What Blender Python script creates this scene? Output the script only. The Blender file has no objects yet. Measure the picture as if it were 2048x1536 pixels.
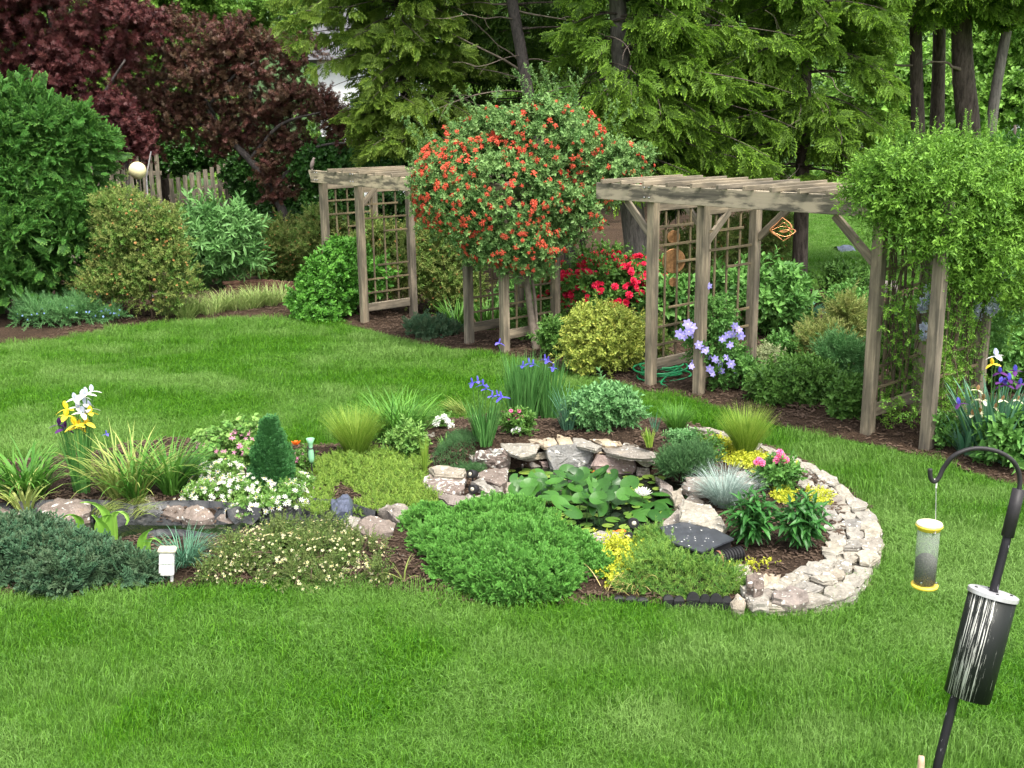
import bpy, bmesh, math, random
import numpy as np
from mathutils import Vector, Matrix, Quaternion, Euler, noise
from mathutils.geometry import delaunay_2d_cdt

R = math.radians
random.seed(7)
scene = bpy.context.scene
COL = scene.collection

# ------------------------------------------------------------------ camera, sky, sun, exposure
F_PX, PITCH, ROLL, CAM_H = 2150.0, 13.5, 0.8, 3.0      # in pixels of the 2048 px photograph, degrees, metres
cam_data = bpy.data.cameras.new('camera')
cam_data.sensor_width = 36.0
cam_data.lens = 36.0 * F_PX / 2048.0
cam_data.clip_end = 900.0
cam = bpy.data.objects.new('camera', cam_data)
COL.objects.link(cam)
CAM_ROT = Matrix.Rotation(R(90 - PITCH), 3, 'X') @ Matrix.Rotation(R(-ROLL), 3, 'Z')
cam.matrix_world = Matrix.Translation((0, 0, CAM_H)) @ CAM_ROT.to_4x4()
scene.camera = cam

SUN_EL, SUN_AZ = 62.0, 150.0       # high, behind the right shoulder; thin bright cloud
world = bpy.data.worlds.new('World')
scene.world = world
world.use_nodes = True
wn = world.node_tree
bg = wn.nodes['Background']
sky = wn.nodes.new('ShaderNodeTexSky')
sky.sky_type = 'NISHITA'
sky.sun_disc = False
sky.sun_elevation = R(SUN_EL)
sky.sun_rotation = R(SUN_AZ)
sky.air_density = 1.0
sky.dust_density = 4.0
hs = wn.nodes.new('ShaderNodeHueSaturation')
hs.inputs['Saturation'].default_value = 0.22
wn.links.new(sky.outputs[0], hs.inputs['Color'])
wn.links.new(hs.outputs[0], bg.inputs['Color'])
bg.inputs['Strength'].default_value = 0.14

sun_data = bpy.data.lights.new('sun', 'SUN')
sun_data.energy = 1.5
sun_data.angle = R(10)
sun_data.color = (1.0, 0.94, 0.82)
sun = bpy.data.objects.new('sun', sun_data)
COL.objects.link(sun)
_sd = Vector((math.sin(R(SUN_AZ)) * math.cos(R(SUN_EL)), math.cos(R(SUN_AZ)) * math.cos(R(SUN_EL)), math.sin(R(SUN_EL))))
sun.rotation_euler = _sd.to_track_quat('Z', 'Y').to_euler()

scene.view_settings.view_transform = 'Standard'
scene.view_settings.look = 'None'
scene.view_settings.exposure = 1.66
scene.view_settings.gamma = 1.0
scene.view_settings.use_curve_mapping = False
scene.cycles.max_bounces = 6
scene.cycles.diffuse_bounces = 4
scene.cycles.glossy_bounces = 3
scene.cycles.transmission_bounces = 6
scene.cycles.transparent_max_bounces = 8

# ------------------------------------------------------------------ geometry of the place
def ray(px, py):
    d = CAM_ROT @ Vector(((px - 1024) / F_PX, -(py - 768) / F_PX, -1.0))
    return d

def at_y(px, py, Y):
    """point on the ray through a photo pixel at world distance Y"""
    d = ray(px, py)
    return Vector((0, 0, CAM_H)) + d * (Y / d.y)

def at_z(px, py, z=0.0):
    d = ray(px, py)
    return Vector((0, 0, CAM_H)) + d * ((z - CAM_H) / d.z)

def mpp(Y):
    """metres per photo pixel at distance Y (about)"""
    return Y * 1.02 / F_PX

def smooth(a, b, x):
    t = max(0.0, min(1.0, (x - a) / (b - a)))
    return t * t * (3 - 2 * t)

PERG_U = Vector((0.663, -0.748, 0))
PERG_V = Vector((0.748, 0.663, 0))
C1_POS = at_z(1300, 770)

def lawn_h(x, y):
    h = 0.035 * noise.noise(Vector((x * 0.35, y * 0.5, 0))) + 0.012 * noise.noise(Vector((x * 1.3, y * 1.3, 5)))
    s = (x - C1_POS.x) * PERG_V.x + (y - C1_POS.y) * PERG_V.y
    if y > 9:
        h -= 0.16 * smooth(0.2, 1.6, s) * smooth(2.0, -1.0, x)
    return h

def G(px, py, z=None):
    if z is not None:
        return at_z(px, py, z)
    p = at_z(px, py, 0)
    for _ in range(5):
        p = at_z(px, py, lawn_h(p.x, p.y))
    return p

# ------------------------------------------------------------------ object helpers
def thing(name, label, cat, loc=(0, 0, 0), group=None):
    o = bpy.data.objects.new(name, None)
    o.empty_display_size = 0.1
    COL.objects.link(o)
    o.location = loc
    o['label'] = label
    o['category'] = cat
    if group:
        o['group'] = group
    return o

def tag(o, label=None, cat=None, group=None, kind=None):
    if label: o['label'] = label
    if cat: o['category'] = cat
    if group: o['group'] = group
    if kind: o['kind'] = kind
    return o

def wloc(o):
    v = Vector((0, 0, 0))
    while o is not None:
        v += Vector(o.location)
        o = o.parent
    return v

class MB:
    """collects shapes; build() links them as ONE mesh object"""
    def __init__(self):
        self.v, self.f, self.m, self.a = [], [], [], []
    def add(self, verts, faces, mat=0, lv=None, M=None):
        n = len(self.v)
        if M is not None:
            verts = [M @ Vector(p) for p in verts]
        self.v.extend([tuple(p) for p in verts])
        self.a.extend([random.random() if lv is None else lv] * len(verts)) if not isinstance(lv, (list, tuple)) else self.a.extend(lv)
        self.f.extend([tuple(i + n for i in q) for q in faces])
        self.m.extend([mat] * len(faces))
    def tube(self, pts, rad, n=6, mat=0, lv=None, cap=True):
        pts = [Vector(p) for p in pts]
        if not isinstance(rad, (list, tuple)): rad = [rad] * len(pts)
        vs, fs = [], []
        up = Vector((0, 0, 1))
        prev = None
        for i, p in enumerate(pts):
            d = (pts[min(i + 1, len(pts) - 1)] - pts[max(i - 1, 0)])
            if d.length < 1e-9: d = Vector((0, 0, 1))
            d.normalize()
            if prev is None:
                s = d.cross(up) if abs(d.z) < 0.95 else d.cross(Vector((1, 0, 0)))
            else:
                s = prev - d * prev.dot(d)
                if s.length < 1e-6: s = d.cross(up)
            s.normalize(); prev = s
            t = d.cross(s)
            for k in range(n):
                a = 2 * math.pi * k / n
                vs.append(p + (s * math.cos(a) + t * math.sin(a)) * rad[i])
        for i in range(len(pts) - 1):
            for k in range(n):
                fs.append((i * n + k, i * n + (k + 1) % n, (i + 1) * n + (k + 1) % n, (i + 1) * n + k))
        if cap:
            fs.append(tuple(range(n - 1, -1, -1)))
            fs.append(tuple((len(pts) - 1) * n + k for k in range(n)))
        self.add(vs, fs, mat, lv)
    def lathe(self, prof, n=20, mat=0, c=(0, 0, 0), lv=None, M=None):
        vs, fs = [], []
        for r, z in prof:
            for k in range(n):
                a = 2 * math.pi * k / n
                vs.append((c[0] + r * math.cos(a), c[1] + r * math.sin(a), c[2] + z))
        for i in range(len(prof) - 1):
            for k in range(n):
                fs.append((i * n + k, i * n + (k + 1) % n, (i + 1) * n + (k + 1) % n, (i + 1) * n + k))
        if prof[0][0] > 1e-4: fs.append(tuple(range(n - 1, -1, -1)))
        if prof[-1][0] > 1e-4: fs.append(tuple((len(prof) - 1) * n + k for k in range(n)))
        self.add(vs, fs, mat, lv, M)
    def box(self, lo, hi, mat=0, M=None, bev=0.0):
        x0, y0, z0 = lo; x1, y1, z1 = hi
        vs = [(x0, y0, z0), (x1, y0, z0), (x1, y1, z0), (x0, y1, z0), (x0, y0, z1), (x1, y0, z1), (x1, y1, z1), (x0, y1, z1)]
        self.add(vs, [(0, 3, 2, 1), (4, 5, 6, 7), (0, 1, 5, 4), (1, 2, 6, 5), (2, 3, 7, 6), (3, 0, 4, 7)], mat, None, M)
    def mesh(self, name, mats, offset=(0, 0, 0), smooth_shade=False):
        me = bpy.data.meshes.new(name)
        off = Vector(offset)
        me.from_pydata([(p[0] - off.x, p[1] - off.y, p[2] - off.z) for p in self.v], [], self.f)
        for m in (mats if isinstance(mats, (list, tuple)) else [mats]):
            me.materials.append(m)
        if any(self.m):
            me.polygons.foreach_set('material_index', self.m)
        at = me.attributes.new('lv', 'FLOAT', 'POINT')
        at.data.foreach_set('value', self.a)
        if smooth_shade:
            me.polygons.foreach_set('use_smooth', [True] * len(me.polygons))
        me.update()
        return me
    def build(self, name, mats, parent=None, smooth_shade=False, loc=None):
        if loc is None:
            off = wloc(parent) if parent else Vector((0, 0, 0))
            o = bpy.data.objects.new(name, self.mesh(name, mats, off, smooth_shade))
        else:
            o = bpy.data.objects.new(name, self.mesh(name, mats, loc, smooth_shade))
            o.location = Vector(loc) - (wloc(parent) if parent else Vector((0, 0, 0)))
        COL.objects.link(o)
        if parent: o.parent = parent
        return o

def place(name, me, parent, wpos, rot=None, scale=1.0):
    o = bpy.data.objects.new(name, me)
    COL.objects.link(o)
    if parent:
        o.parent = parent
        o.location = Vector(wpos) - wloc(parent)
    else:
        o.location = wpos
    if rot is not None:
        o.rotation_euler = rot
    o.scale = (scale, scale, scale) if not isinstance(scale, (tuple, list)) else scale
    return o

def bevel_mesh(me, w, seg=1):
    bm = bmesh.new(); bm.from_mesh(me)
    bmesh.ops.bevel(bm, geom=bm.edges[:], offset=w, segments=seg, affect='EDGES', clamp_overlap=True)
    bm.to_mesh(me); bm.free()

def beam(name, p0, p1, w, h, mat, parent, side=None, bev=0.006):
    """box with its local X along p0->p1, w across, h tall"""
    p0, p1 = Vector(p0), Vector(p1)
    X = (p1 - p0); L = X.length; X.normalize()
    if side is None:
        Y = Vector((0, 0, 1)).cross(X)
        if Y.length < 0.05: Y = Vector(PERG_U)
    else:
        Y = Vector(side); Y = Y - X * Y.dot(X)
    Y.normalize(); Z = X.cross(Y)
    me = bpy.data.meshes.new(name)
    bm = bmesh.new()
    ns = max(1, int(L / 0.5))
    bmesh.ops.create_cube(bm, size=1.0)
    for v in bm.verts:
        v.co = Vector((v.co.x * L, v.co.y * w, v.co.z * h))
    bmesh.ops.bevel(bm, geom=bm.edges[:], offset=min(bev, w * .2, h * .2), segments=1, affect='EDGES')
    bm.to_mesh(me); bm.free()
    me.materials.append(mat)
    o = bpy.data.objects.new(name, me)
    COL.objects.link(o)
    c = (p0 + p1) / 2
    M = Matrix((X, Y, Z)).transposed()
    o.rotation_euler = M.to_euler()
    if parent:
        o.parent = parent
        o.location = c - wloc(parent)
    else:
        o.location = c
    return o

# ------------------------------------------------------------------ materials
def new_mat(name):
    m = bpy.data.materials.new(name)
    m.use_nodes = True
    nt = m.node_tree
    return m, nt, nt.nodes['Principled BSDF'], nt.nodes['Material Output']

def N(nt, typ, **kw):
    n = nt.nodes.new(typ)
    for k, v in kw.items():
        setattr(n, k, v)
    return n

def mixc(nt, fac, a, b, blend='MIX'):
    n = nt.nodes.new('ShaderNodeMix'); n.data_type = 'RGBA'; n.blend_type = blend
    for s, val in ((n.inputs[0], fac), (n.inputs[6], a), (n.inputs[7], b)):
        if isinstance(val, (int, float)): s.default_value = val
        elif isinstance(val, tuple): s.default_value = (*val, 1) if len(val) == 3 else val
        else: nt.links.new(val, s)
    return n.outputs[2]

def ramp(nt, fac, stops):
    n = nt.nodes.new('ShaderNodeValToRGB')
    el = n.color_ramp.elements
    while len(el) < len(stops): el.new(0.5)
    for e, (p, c) in zip(el, stops):
        e.position = p
        e.color = (*c, 1) if len(c) == 3 else c
    if fac is not None: nt.links.new(fac, n.inputs[0])
    return n.outputs[0]

def noise_tex(nt, vec, scale, detail=4, rough=0.6, dist=0.0):
    n = nt.nodes.new('ShaderNodeTexNoise')
    n.inputs['Scale'].default_value = scale
    n.inputs['Detail'].default_value = detail
    n.inputs['Roughness'].default_value = rough
    n.inputs['Distortion'].default_value = dist
    if vec is not None: nt.links.new(vec, n.inputs['Vector'])
    return n

def bump(nt, height, strength, dist, normal_in):
    b = nt.nodes.new('ShaderNodeBump')
    b.inputs['Strength'].default_value = strength
    b.inputs['Distance'].default_value = dist
    nt.links.new(height, b.inputs['Height'])
    nt.links.new(b.outputs[0], normal_in)

def math_n(nt, op, a, b=None):
    n = nt.nodes.new('ShaderNodeMath'); n.operation = op
    for s, val in ((n.inputs[0], a), (n.inputs[1], b)):
        if val is None: continue
        if isinstance(val, (int, float)): s.default_value = val
        else: nt.links.new(val, s)
    return n.outputs[0]

def leaf_mat(name, c0, c1, c2=None, trans=0.25, rough=0.55, inst=True, spec=0.3):
    """leaf colour runs c0 -> c1 by the leaf's own value, then towards c2 by its spray's tint"""
    m, nt, p, out = new_mat(name)
    lv = N(nt, 'ShaderNodeAttribute', attribute_name='lv')
    col = mixc(nt, lv.outputs['Fac'], c0, c1)
    if c2 is not None and inst:
        tn = N(nt, 'ShaderNodeAttribute', attribute_name='tint', attribute_type='INSTANCER')
        col = mixc(nt, tn.outputs['Fac'], col, c2)
    nt.links.new(col, p.inputs['Base Color'])
    p.inputs['Roughness'].default_value = rough
    p.inputs['Specular IOR Level'].default_value = spec
    if trans > 0:
        tr = N(nt, 'ShaderNodeBsdfTranslucent')
        nt.links.new(col, tr.inputs['Color'])
        mx = N(nt, 'ShaderNodeMixShader')
        mx.inputs[0].default_value = trans
        nt.links.new(p.outputs[0], mx.inputs[1]); nt.links.new(tr.outputs[0], mx.inputs[2])
        nt.links.new(mx.outputs[0], out.inputs['Surface'])
    return m

def plain(name, c, rough=0.6, metal=0.0, var=0.25, scale=12.0, spec=0.4, bmp=0.0):
    m, nt, p, out = new_mat(name)
    tc = N(nt, 'ShaderNodeTexCoord')
    nz = noise_tex(nt, tc.outputs['Object'], scale, 5, 0.65)
    d = tuple(max(0, x * (1 - var)) for x in c); b = tuple(min(1, x * (1 + var)) for x in c)
    nt.links.new(ramp(nt, nz.outputs[0], [(0.3, d), (0.7, b)]), p.inputs['Base Color'])
    p.inputs['Roughness'].default_value = rough
    p.inputs['Metallic'].default_value = metal
    p.inputs['Specular IOR Level'].default_value = spec
    if bmp: bump(nt, nz.outputs[0], bmp, 0.01, p.inputs['Normal'])
    return m

def wood_mat(name, c0, c1, c2, peel=0.0):
    m, nt, p, out = new_mat(name)
    tc = N(nt, 'ShaderNodeTexCoord'); oi = N(nt, 'ShaderNodeObjectInfo')
    add = N(nt, 'ShaderNodeVectorMath', operation='ADD')
    sc = N(nt, 'ShaderNodeVectorMath', operation='SCALE'); sc.inputs['Scale'].default_value = 1.0
    nt.links.new(tc.outputs['Object'], sc.inputs[0])
    cmb = N(nt, 'ShaderNodeCombineXYZ')
    r7 = math_n(nt, 'MULTIPLY', oi.outputs['Random'], 37.0)
    for i in range(3): nt.links.new(r7, cmb.inputs[i])
    nt.links.new(sc.outputs[0], add.inputs[0]); nt.links.new(cmb.outputs[0], add.inputs[1])
    mp = N(nt, 'ShaderNodeMapping'); mp.inputs['Scale'].default_value = (1.6, 34, 34)
    nt.links.new(add.outputs[0], mp.inputs['Vector'])
    g = noise_tex(nt, mp.outputs[0], 1.0, 6, 0.65, 0.4)
    mp2 = N(nt, 'ShaderNodeMapping'); mp2.inputs['Scale'].default_value = (2.2, 9, 9)
    nt.links.new(add.outputs[0], mp2.inputs['Vector'])
    g2 = noise_tex(nt, mp2.outputs[0], 1.0, 5, 0.6)
    col = ramp(nt, g.outputs[0], [(0.28, c0), (0.5, c1), (0.72, c2)])
    blot = ramp(nt, g2.outputs[0], [(0.42, (0.6, 0.6, 0.58)), (0.62, (1.12, 1.08, 1.0))])
    col = mixc(nt, 1.0, col, blot, 'MULTIPLY')
    if peel:
        pl = ramp(nt, g2.outputs[0], [(0.5 - peel * .1, (0, 0, 0)), (0.54, (1, 1, 1))])
        col = mixc(nt, pl, col, (0.45, 0.38, 0.28))
    ob = ramp(nt, oi.outputs['Random'], [(0, (0.85, 0.85, 0.86)), (1, (1.1, 1.07, 1.0))])
    col = mixc(nt, 1.0, col, ob, 'MULTIPLY')
    nt.links.new(col, p.inputs['Base Color'])
    p.inputs['Roughness'].default_value = 0.85
    p.inputs['Specular IOR Level'].default_value = 0.2
    bump(nt, g.outputs[0], 0.5, 0.006, p.inputs['Normal'])
    return m

def stone_mat(name, cols, lichen=0.0, sc=7.0):
    m, nt, p, out = new_mat(name)
    tc = N(nt, 'ShaderNodeTexCoord'); oi = N(nt, 'ShaderNodeObjectInfo')
    add = N(nt, 'ShaderNodeVectorMath', operation='ADD')
    cmb = N(nt, 'ShaderNodeCombineXYZ')
    r7 = math_n(nt, 'MULTIPLY', oi.outputs['Random'], 53.0)
    for i in range(3): nt.links.new(r7, cmb.inputs[i])
    nt.links.new(tc.outputs['Object'], add.inputs[0]); nt.links.new(cmb.outputs[0], add.inputs[1])
    base = ramp(nt, oi.outputs['Random'], [(i / max(1, len(cols) - 1), c) for i, c in enumerate(cols)])
    n1 = noise_tex(nt, add.outputs[0], sc, 6, 0.65, 0.3)
    n2 = noise_tex(nt, add.outputs[0], sc * 7, 5, 0.7)
    col = mixc(nt, 1.0, base, ramp(nt, n1.outputs[0], [(0.3, (0.62, 0.6, 0.57)), (0.55, (1, 1, 1)), (0.75, (1.25, 1.18, 1.05))]), 'MULTIPLY')
    col = mixc(nt, 1.0, col, ramp(nt, n2.outputs[0], [(0.3, (0.7, 0.7, 0.7)), (0.7, (1.2, 1.2, 1.2))]), 'MULTIPLY')
    if lichen:
        n3 = noise_tex(nt, add.outputs[0], 22, 3, 0.55)
        col = mixc(nt, ramp(nt, n3.outputs[0], [(0.64 - lichen * .1, (0, 0, 0)), (0.67 - lichen * .1, (1, 1, 1))]), col, (0.55, 0.53, 0.48))
    nt.links.new(col, p.inputs['Base Color'])
    p.inputs['Roughness'].default_value = 0.85
    p.inputs['Specular IOR Level'].default_value = 0.25
    mx = math_n(nt, 'ADD', math_n(nt, 'MULTIPLY', n1.outputs[0], 1.5), n2.outputs[0])
    bump(nt, mx, 0.6, 0.015, p.inputs['Normal'])
    return m

def bark_mat(name, c0, c1, vscale=3.0):
    m, nt, p, out = new_mat(name)
    tc = N(nt, 'ShaderNodeTexCoord')
    mp = N(nt, 'ShaderNodeMapping'); mp.inputs['Scale'].default_value = (14, 14, vscale)
    nt.links.new(tc.outputs['Object'], mp.inputs['Vector'])
    g = noise_tex(nt, mp.outputs[0], 1.5, 6, 0.7, 0.5)
    nt.links.new(ramp(nt, g.outputs[0], [(0.35, c0), (0.65, c1)]), p.inputs['Base Color'])
    p.inputs['Roughness'].default_value = 0.9
    p.inputs['Specular IOR Level'].default_value = 0.15
    bump(nt, g.outputs[0], 0.9, 0.03, p.inputs['Normal'])
    return m

# ------------------------------------------------------------------ leaf and spray meshes
def leaf_v(L, W, fold=0.12, droop=0.15):
    """leaf along +Y, 4 triangles-ish"""
    vs = [(0, 0, 0), (-W / 2, L * .42, fold * W), (0, L * .45, 0), (W / 2, L * .42, fold * W),
          (-W * .3, L * .78, -droop * L * .4 + fold * W * .6), (0, L * .8, -droop * L * .5), (W * .3, L * .78, -droop * L * .4 + fold * W * .6), (0, L, -droop * L)]
    fs = [(0, 2, 1), (0, 3, 2), (1, 2, 5, 4), (2, 3, 6, 5), (4, 5, 7), (5, 6, 7)]
    return vs, fs

def leaf_s(L, W, fold=0.15, droop=0.12):
    """cheap leaf: two folded halves"""
    return [(0, 0, 0), (-W / 2, L * .5, fold * W), (0, L, -droop * L), (W / 2, L * .5, fold * W)], [(0, 2, 1), (0, 3, 2)]

def star_leaf(L):
    vs, fs = [], []
    for k, (a, s) in enumerate(((-75, .6), (-38, .85), (0, 1), (38, .85), (75, .6))):
        n = len(vs); ca, sa = math.cos(R(a)), math.sin(R(a))
        w = L * .13 * s
        for x, y in ((0, 0), (-w, L * s * .5), (0, L * s), (w, L * s * .5)):
            vs.append((x * ca + y * sa, -x * sa + y * ca, -0.1 * y))
        fs.append((n, n + 3, n + 2, n + 1))
    return vs, fs

def rot_to(d, spin=0.0):
    return Vector(d).to_track_quat('Y', 'Z').to_matrix() @ Matrix.Rotation(spin, 3, 'Y')

def spray(name, mat, kind='leaf', n=12, L=0.06, W=0.03, length=0.2, twig=0.0025, spread=60, seed=1, tipc=None, up=0.0):
    """a twig along +Z that carries n leaves"""
    rnd = random.Random(seed)
    b = MB()
    if twig:
        b.tube([(0, 0, 0), (0.01 * length, 0, length * .5), (0, 0.02 * length, length)], [twig, twig * .8, twig * .3], 3, 0, 0.0, cap=False)
    for i in range(n):
        t = (i + .5) / n
        a = i * 2.39996 + rnd.uniform(-.4, .4)
        sp = R(spread * (1 - 0.45 * t) + rnd.uniform(-14, 14))
        d = Vector((math.cos(a) * math.sin(sp), math.sin(a) * math.sin(sp), math.cos(sp) + up))
        d.normalize()
        s = rnd.uniform(.7, 1.15)
        if kind == 'leaf': vs, fs = leaf_v(L * s, W * s)
        elif kind == 'small': vs, fs = leaf_s(L * s, W * s)
        elif kind == 'star': vs, fs = star_leaf(L * s)
        elif kind == 'needle':
            vs = [(-W * .5, 0, 0), (W * .5, 0, 0), (W * .35, L * s * .8, -.06 * L), (0, L * s, -.1 * L), (-W * .35, L * s * .8, -.06 * L),
                  (0, 0, -W * .4), (0, L * s * .9, -W * .3 - .06 * L), (0, L * s * .9, W * .3 - .06 * L), (0, 0, W * .4)]
            fs = [(0, 1, 2, 3, 4), (5, 6, 7, 8)]
        M = rot_to(d, rnd.uniform(-.9, .9)).to_4x4()
        M.translation = Vector((0, 0, length * t * .95))
        if tipc is not None:
            lv = rnd.uniform(0, .35) if t < .55 else rnd.uniform(.5, 1.0)
        else:
            lv = rnd.random()
        b.add(vs, fs, 0, lv, M)
    me = b.mesh(name, mat)
    o = bpy.data.objects.new(name, me)
    return o

def fan_spray(name, mat, length=0.4, width=0.3, n=11, W=0.018, seed=1, droop=0.35):
    """conifer fan: side twiglets in a plane, along +Z, hanging down towards its tip; new growth at the tips"""
    rnd = random.Random(seed)
    b = MB()
    def tw(p, d, L, lvtip):
        d = Vector(d).normalized()
        s = d.cross(Vector((0, 1, 0)));
        if s.length < .1: s = Vector((1, 0, 0))
        s.normalize(); u = d.cross(s)
        sag = Vector((0, -1, 0)) * droop * L * .5
        a0, a1, a2 = p, p + d * L * .62 + sag * .5, p + d * L + sag
        vs, lv = [], []
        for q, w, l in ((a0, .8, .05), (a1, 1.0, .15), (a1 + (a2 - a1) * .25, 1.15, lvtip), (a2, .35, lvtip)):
            for e in (s, -s, u, -u):
                vs.append(q + e * W * w * .5); lv.append(l)
        fs = []
        for i in range(3):
            fs += [(i * 4, i * 4 + 1, i * 4 + 5, i * 4 + 4), (i * 4 + 2, i * 4 + 3, i * 4 + 7, i * 4 + 6)]
        b.add(vs, fs, 0, lv)
        return a1
    p = Vector((0, 0, 0))
    for i in range(n):
        t = (i + .5) / n
        c = Vector((0, -droop * length * .5 * t * t, length * t))
        side = 1 if i % 2 else -1
        L = width * (1 - .55 * abs(t - .35)) * rnd.uniform(.45, .75)
        d = Vector((side * rnd.uniform(.75, 1.1), rnd.uniform(-.35, .15), rnd.uniform(.45, .8)))
        q = tw(c, d, L, rnd.uniform(.35, 1))
        if L > width * .35:
            tw(q, (side * .3, -.3, .9), L * .6, rnd.uniform(.5, 1))
    tw(Vector((0, -droop * length * .35, length * .8)), (0, -.2, 1), length * .3, 1.0)
    b.tube([(0, 0, 0), (0, -droop * length * .12, length * .5), (0, -droop * length * .45, length * .95)], [.004, .003, .001], 3, 0, 0.0, cap=False)
    return bpy.data.objects.new(name, b.mesh(name, mat))

# ------------------------------------------------------------------ scatter through geometry nodes (foliage, grass, chips)
_groups = {}
def scatter_group(objs):
    key = tuple(o.name for o in objs)
    if key in _groups: return _groups[key]
    g = bpy.data.node_groups.new('scatter', 'GeometryNodeTree')
    g.interface.new_socket('Geometry', in_out='INPUT', socket_type='NodeSocketGeometry')
    g.interface.new_socket('Geometry', in_out='OUTPUT', socket_type='NodeSocketGeometry')
    gi = g.nodes.new('NodeGroupInput'); go = g.nodes.new('NodeGroupOutput')
    iop = g.nodes.new('GeometryNodeInstanceOnPoints')
    join = g.nodes.new('GeometryNodeGeometryToInstance')
    for o in objs:
        oi = g.nodes.new('GeometryNodeObjectInfo')
        oi.inputs['Object'].default_value = o
        oi.transform_space = 'ORIGINAL'
        g.links.new(oi.outputs['Geometry'], join.inputs[0])
    def attr(nm, typ):
        n = g.nodes.new('GeometryNodeInputNamedAttribute'); n.data_type = typ
        n.inputs['Name'].default_value = nm
        return n.outputs[0]
    e2r = g.nodes.new('FunctionNodeEulerToRotation')
    g.links.new(attr('rot', 'FLOAT_VECTOR'), e2r.inputs[0])
    g.links.new(gi.outputs[0], iop.inputs['Points'])
    g.links.new(join.outputs[0], iop.inputs['Instance'])
    iop.inputs['Pick Instance'].default_value = True
    g.links.new(attr('idx', 'INT'), iop.inputs['Instance Index'])
    g.links.new(e2r.outputs[0], iop.inputs['Rotation'])
    g.links.new(attr('scl', 'FLOAT'), iop.inputs['Scale'])
    g.links.new(iop.outputs[0], go.inputs[0])
    _groups[key] = g
    return g

def scatter(name, pts, objs, parent=None, tint=None, kind='stuff'):
    """pts: list of (pos, dir, spin, scale)"""
    off = wloc(parent) if parent else Vector((0, 0, 0))
    n = len(pts)
    me = bpy.data.meshes.new(name)
    me.vertices.add(n)
    co = np.array([(p[0][0] - off.x, p[0][1] - off.y, p[0][2] - off.z) for p in pts], dtype=np.float32)
    me.vertices.foreach_set('co', co.ravel())
    rot = np.empty((n, 3), np.float32)
    for i, p in enumerate(pts):
        q = Vector(p[1]).to_track_quat('Z', 'Y') @ Quaternion((0, 0, 1), p[2])
        rot[i] = q.to_euler()
    a = me.attributes.new('rot', 'FLOAT_VECTOR', 'POINT'); a.data.foreach_set('vector', rot.ravel())
    a = me.attributes.new('scl', 'FLOAT', 'POINT'); a.data.foreach_set('value', np.array([p[3] for p in pts], np.float32))
    a = me.attributes.new('idx', 'INT', 'POINT'); a.data.foreach_set('value', np.random.RandomState(n).randint(0, len(objs), n).astype(np.int32))
    if tint is None: tint = np.random.RandomState(n + 1).rand(n)
    a = me.attributes.new('tint', 'FLOAT', 'POINT'); a.data.foreach_set('value', np.array(tint, np.float32))
    for m in {m for o in objs for m in o.data.materials}:
        me.materials.append(m)
    o = bpy.data.objects.new(name, me)
    COL.objects.link(o)
    if parent: o.parent = parent
    md = o.modifiers.new('scatter', 'NODES'); md.node_group = scatter_group(objs)
    if kind: o['kind'] = kind
    return o

def rnd_dir(rnd):
    z = rnd.uniform(-1, 1); a = rnd.uniform(0, 2 * math.pi); s = math.sqrt(1 - z * z)
    return Vector((s * math.cos(a), s * math.sin(a), z))

def blob_pts(blobs, n, rnd, scale=1.0, clump=0, csize=0.38, upb=0.35, jit=0.5, zmin=-9, inner=0.35, front=0.0, svar=.3, fmul=1.0):
    """points on lumpy ellipsoids; blobs: (centre, (rx, ry, rz)). clump>0: sub-clumps on the envelope"""
    out = []
    areas = [(b[1][0] * b[1][2] + b[1][0] * b[1][1] + b[1][1] * b[1][2]) for b in blobs]
    tot = sum(areas)
    for (c, r), A in zip(blobs, areas):
        c = Vector(c); k = max(1, int(n * A / tot))
        if clump:
            kc = max(4, int(clump * A / tot))
            subs = []
            while len(subs) < kc:
                d = rnd_dir(rnd)
                if front and d.y > 0.3 and rnd.random() < front: continue
                e = rnd.uniform(.55, .9)
                subs.append((c + Vector((d.x * r[0] * e, d.y * r[1] * e, d.z * r[2] * e)), csize * rnd.uniform(.7, 1.25)))
        for _ in range(k):
            if clump and rnd.random() < .85:
                sc, f = subs[rnd.randrange(len(subs))]
                d = rnd_dir(rnd)
                if d.z < -.2 and rnd.random() < .7: d.z = -d.z
                q = rnd.uniform(.6, 1.0)
                mr = min(r) if False else (r[0] + r[1] + r[2]) / 3
                p = sc + Vector((d.x * mr * f * q, d.y * mr * f * q, d.z * mr * f * q * .75))
                nd = d
            else:
                d = rnd_dir(rnd)
                if front and d.y > 0.3 and rnd.random() < front: d.y = -d.y
                lump = 1 + .18 * noise.noise(Vector((d.x * 2.2 + c.x, d.y * 2.2, d.z * 2.2 + c.z)))
                q = (rnd.uniform(inner, 1.0) ** .6) * lump
                p = c + Vector((d.x * r[0] * q, d.y * r[1] * q, d.z * r[2] * q))
                nd = Vector((d.x / r[0], d.y / r[1], d.z / r[2])).normalized()
            if p.z < zmin: p.z = zmin + rnd.uniform(0, .05)
            dd = nd + Vector((0, 0, upb)) + rnd_dir(rnd) * jit
            if dd.length < .1: dd = Vector((0, 0, 1))
            dd.normalize()
            out.append((p, dd, rnd.uniform(0, 6.28), scale * rnd.uniform(1 - svar, 1 + svar)))
    return out
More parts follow.
